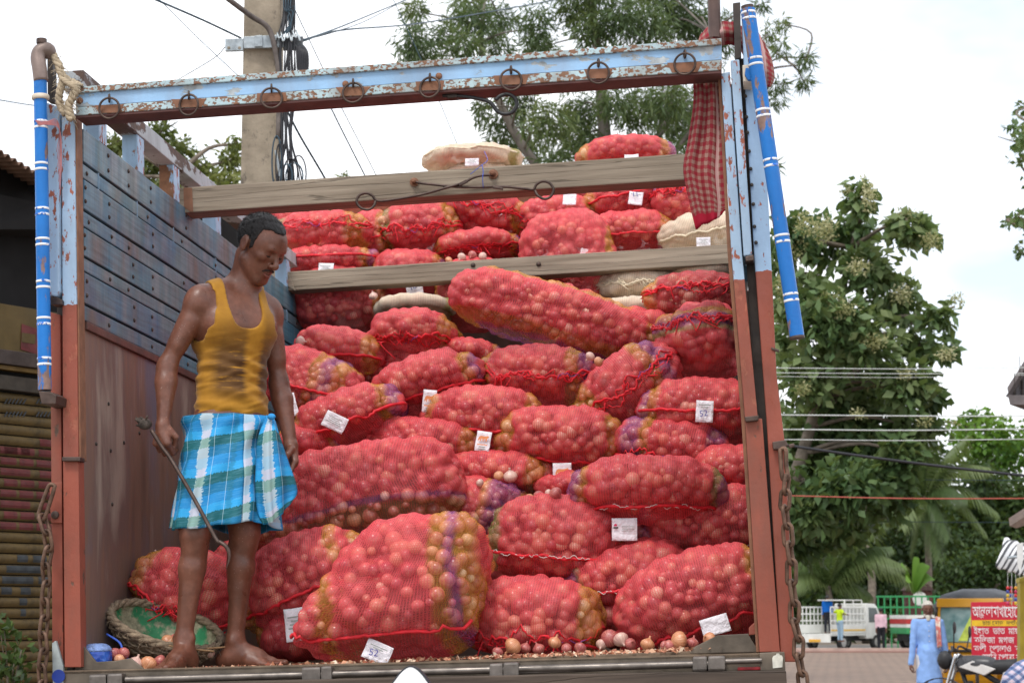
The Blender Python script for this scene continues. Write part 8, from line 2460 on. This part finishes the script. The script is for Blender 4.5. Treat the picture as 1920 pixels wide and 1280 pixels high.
def stoop():
    v = np.array; ff = Field((-.55, -.75, -.02), (.75, .55, 1.25), .011)
    hip, chest, head = v((.12, .12, .62)), v((.02, -.02, .90)), v((.22, -.30, 1.02))
    tor = [('c', hip, chest, .17, .19), ('e', chest, np.eye(3), (.21, .20, .17)), ('c', chest + [-.14, .02, -.02], chest + [.16, -.06, .0], .11, .11)]
    ff.add(tor, .03, ki=.06); ff.add([('c', chest + [.08, -.10, .03], head, .06, .055)], .03)
    F_, L_, U_ = frame_axes(v((.6, -.7, -.5)), v((.4, -.3, 1.)))
    P, A, hp = head_prims(head + [.03, -.04, .02], F_, L_, U_, .98); put_head(ff, hp)
    arms_ = []
    for sh, el, wr in ((v((-.17, .02, .87)), v((-.20, -.16, .62)), v((-.02, -.34, .55))), (v((.20, -.06, .90)), v((.30, -.26, .66)), v((.20, -.42, .55)))):
        a_ = [('c', sh, el, .058, .046), ('c', el, wr, .044, .030)]; arms_ += a_; ff.add(a_, .03, ki=.02)
        put_hand(ff, fist(wr, wr - el, v((0, 0, 1.)), v((0, -1, 0.)), 1, .5))
    lg_ = []
    for hp_, kn, an in ((v((.04, .14, .60)), v((-.02, -.20, .44)), v((.0, .05, .08))), (v((.20, .10, .60)), v((.24, -.22, .44)), v((.22, .02, .08)))):
        l_ = [('c', hp_, kn, .09, .062), ('c', kn, an, .058, .04)]; lg_ += l_; ff.add(l_, .03, ki=.03); ff.add([('c', an - [0, 0, .04], an + [0, -.15, -.05], .042, .03)], .02)
    p, q = ff.mesh(); link('body', fast_mesh('body', relax(p, q, 1), q, None, M_skin2), ps)
    fs = Field((-.6, -.75, .3), (.75, .6, 1.2), .011); fs.add(tor, .03, off=.014, ki=.06); fs.add(arms_, .03, off=.013, ki=.02)
    p, q = fs.mesh(); p = relax(p, q, 1); p = p + vnormals(p, q) * wrinkle(p, 5, (20, 20, 20), .012)[:, None]
    link('plaid_shirt', fast_mesh('plaid_shirt', p, q, None, plaid_mat()), ps)
    ft = Field((-.5, -.5, .0), (.6, .5, .9), .012); ft.add([('c', hip, hip + [0, .02, -.02], .18, .17)] + lg_, .03, off=.012, ki=.04); ft.clip(lambda Q: .06 - Q[..., 2])
    p, q = ft.mesh(); link('trousers', fast_mesh('trousers', relax(p, q, 1), q, None, cloth_plain('jeans', (0.05, 0.08, 0.16))), ps)
    hair_mesh(head + [.03, -.04, .02], F_, L_, U_, .98, lambda f, l, u: np.interp(f, [-.1, 0, .04, .1], [-.05, .01, .05, .08]) - u, .008, 'hair', M_hair, ps, thick=.012)
stoop()

# --- stall bits at the right edge
D = 21.5
def q_(u, v, dy=0): p = aw(u, v, D); return Vector((p.x, p.y + dy, p.z))
yp = thing('yellow_post', 'yellow painted post at the right edge beside the hotel board', 'post')
MB().prism([q_(1913, 1090), q_(1950, 1076), q_(1950, 1460), q_(1913, 1460)], (0, .14, 0)).build('shaft', plain('mustard post paint', (0.34, 0.25, 0.015), .5, .2, 6), yp, bevel=.01)
MB().prism([q_(1911, 1084, -.01), q_(1952, 1070, -.01), q_(1952, 1078, -.01), q_(1911, 1092, -.01)], (0, .16, 0)).build('cap', plain('mustard cap', (0.38, 0.30, 0.03), .5), yp, bevel=.005)
D = 22.5
sn_ = thing('snack_strip', 'strips of colourful snack packets hanging beside the yellow post', 'packets')
cols_ = [(0.55, 0.03, 0.03), (0.60, 0.25, 0.02), (0.05, 0.06, 0.30), (0.45, 0.03, 0.10), (0.6, 0.42, 0.04)]
for c in range(4):
    for r_ in range(5):
        u, v = 1886 + c * 7.5, 1098 + r_ * 7.2
        m = MB().ball(q_(u + 3.5, v + 3.5, .02 * (c % 2)), (.020, .010, .021), 8, 6)
        m.build('packet', plain('packet %d %d' % (c, r_), cols_[(c * 3 + r_ * 2) % 5], .3, .3, 40), sn_, smooth=True)
    MB().tube([q_(1889.5 + c * 7.5, 1040), q_(1889.5 + c * 7.5, 1134)], .003, 5).build('string', M_wirel, sn_)
D = 20.5
aw_ = thing('awning', 'torn black and white striped awning at the right edge', 'awning')
m = MB(); vs, fs = [], []
prof_ = [(1925, 1002, .9), (1905, 1008, .5), (1885, 1022, .15), (1868, 1043, -.1), (1857, 1064, -.2)]
cu_ = spline([q_(u, v, dy) for u, v, dy in prof_], 5)
n_ = NT('striped tarp'); _w = n_.math('LESS_THAN', n_.math('FRACT', n_.math('MULTIPLY', n_.sep(n_.co('UV'))[0], 9.0)), .42)
M_tarp = n_.set(n_.mix(_w, (0.70, 0.70, 0.70), (0.03, 0.03, 0.035)), .6)
NW = 20
for i, p in enumerate(cu_):
    for k in range(NW + 1):
        vs.append(p + Vector((.62 * k / NW, .0 + .9 * k / NW, .012 * math.sin(k * 1.3 + i * .4) - .10 * (k / NW))))
fs = [(i * (NW + 1) + k, i * (NW + 1) + k + 1, (i + 1) * (NW + 1) + k + 1, (i + 1) * (NW + 1) + k) for i in range(len(cu_) - 1) for k in range(NW)]
me = mesh_from('tarp', vs, fs, M_tarp, True)
vi = np.empty(len(me.loops), np.int32); me.loops.foreach_get('vertex_index', vi)
me.uv_layers.new(name='UVMap').data.foreach_set('uv', np.stack([(vi % (NW + 1)) / NW * .8 + (vi // (NW + 1)) * .012, vi * 0.0], -1).astype(np.float32).ravel())
o = link('tarp', me, aw_); md = o.modifiers.new('t', 'SOLIDIFY'); md.thickness = .006
MB().prism([q_(1893, 1022, -.3), q_(1904, 1018, -.3), q_(1905, 1048, -.3), q_(1899, 1075, -.3), q_(1894, 1060, -.3)], (0, .01, 0)).build('torn_flap', plain('white flap', (0.66, 0.66, 0.64), .7, .1), aw_)
MB().tube([q_(1890, 1045, .0), q_(1960, 1038, .3)], .015, 8).build('awning_pole', M_galv, aw_)
MB().tube([q_(1985, 1040, .2), q_(1986, 1420, .2)], .018, 8).build('awning_pole', M_galv, aw_)
D = 23
st = thing('stall_canopy', 'brown slanted tin canopy edge above the striped awning', 'canopy')
MB().prism([q_(1893, 986), q_(1930, 962), q_(1930, 982), q_(1906, 990)], (.3, 1.2, .15)).build('sheet', plain('brown tin', (0.12, 0.08, 0.06), .7, .3), st, bevel=.004)
MB().tube([q_(1975, 975, .6), q_(1976, 1380, .6)], .03, 8).build('support', M_bark, st)
D = 26
rf = thing('gabled_house', 'grey gabled roof corner jutting in at the right edge against the sky', 'house')
MB().prism([q_(1888, 726), q_(1925, 668), q_(1990, 590), q_(1990, 605), q_(1925, 684), q_(1890, 738)], (2.2, 4, 0)).build('roof', plain('grey roof sheet', (0.16, 0.14, 0.14), .7, .25, 4), rf, bevel=.01)
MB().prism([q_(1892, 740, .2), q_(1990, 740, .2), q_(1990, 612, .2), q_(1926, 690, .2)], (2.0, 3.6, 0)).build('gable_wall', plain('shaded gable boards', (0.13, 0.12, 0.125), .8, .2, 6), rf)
for i in range(4): MB().prism([q_(1908 + i * 14, 738, .16), q_(1911 + i * 14, 738, .16), q_(1911 + i * 14, 722 - i * 14, .16), q_(1908 + i * 14, 722 - i * 14, .16)], (0, .04, 0)).build('batten', M_dark, rf)
MB().prism([q_(1886, 742, -.1), q_(1990, 742, -.1), q_(1990, 760, -.1), q_(1890, 760, -.1)], (2.2, 4, 0)).build('eave_board', plain('weathered eave', (0.15, 0.13, 0.13), .7, .3, 5), rf, bevel=.005)
MB().prism([q_(1950, 761, .5), q_(2010, 761, .5), q_(2010, 1330, .5), q_(1950, 1330, .5)], (2.0, 3.4, 0)).build('wall', plain('dull house wall', (0.20, 0.18, 0.16), .85, .2, 3), rf)
for u, v0, v1 in ((1912, 668, 700), (1902, 700, 712)): MB().tube([q_(u, v0), q_(u + .5, v1 + 30)], .006, 5).build('roof_spike', M_dark, rf)
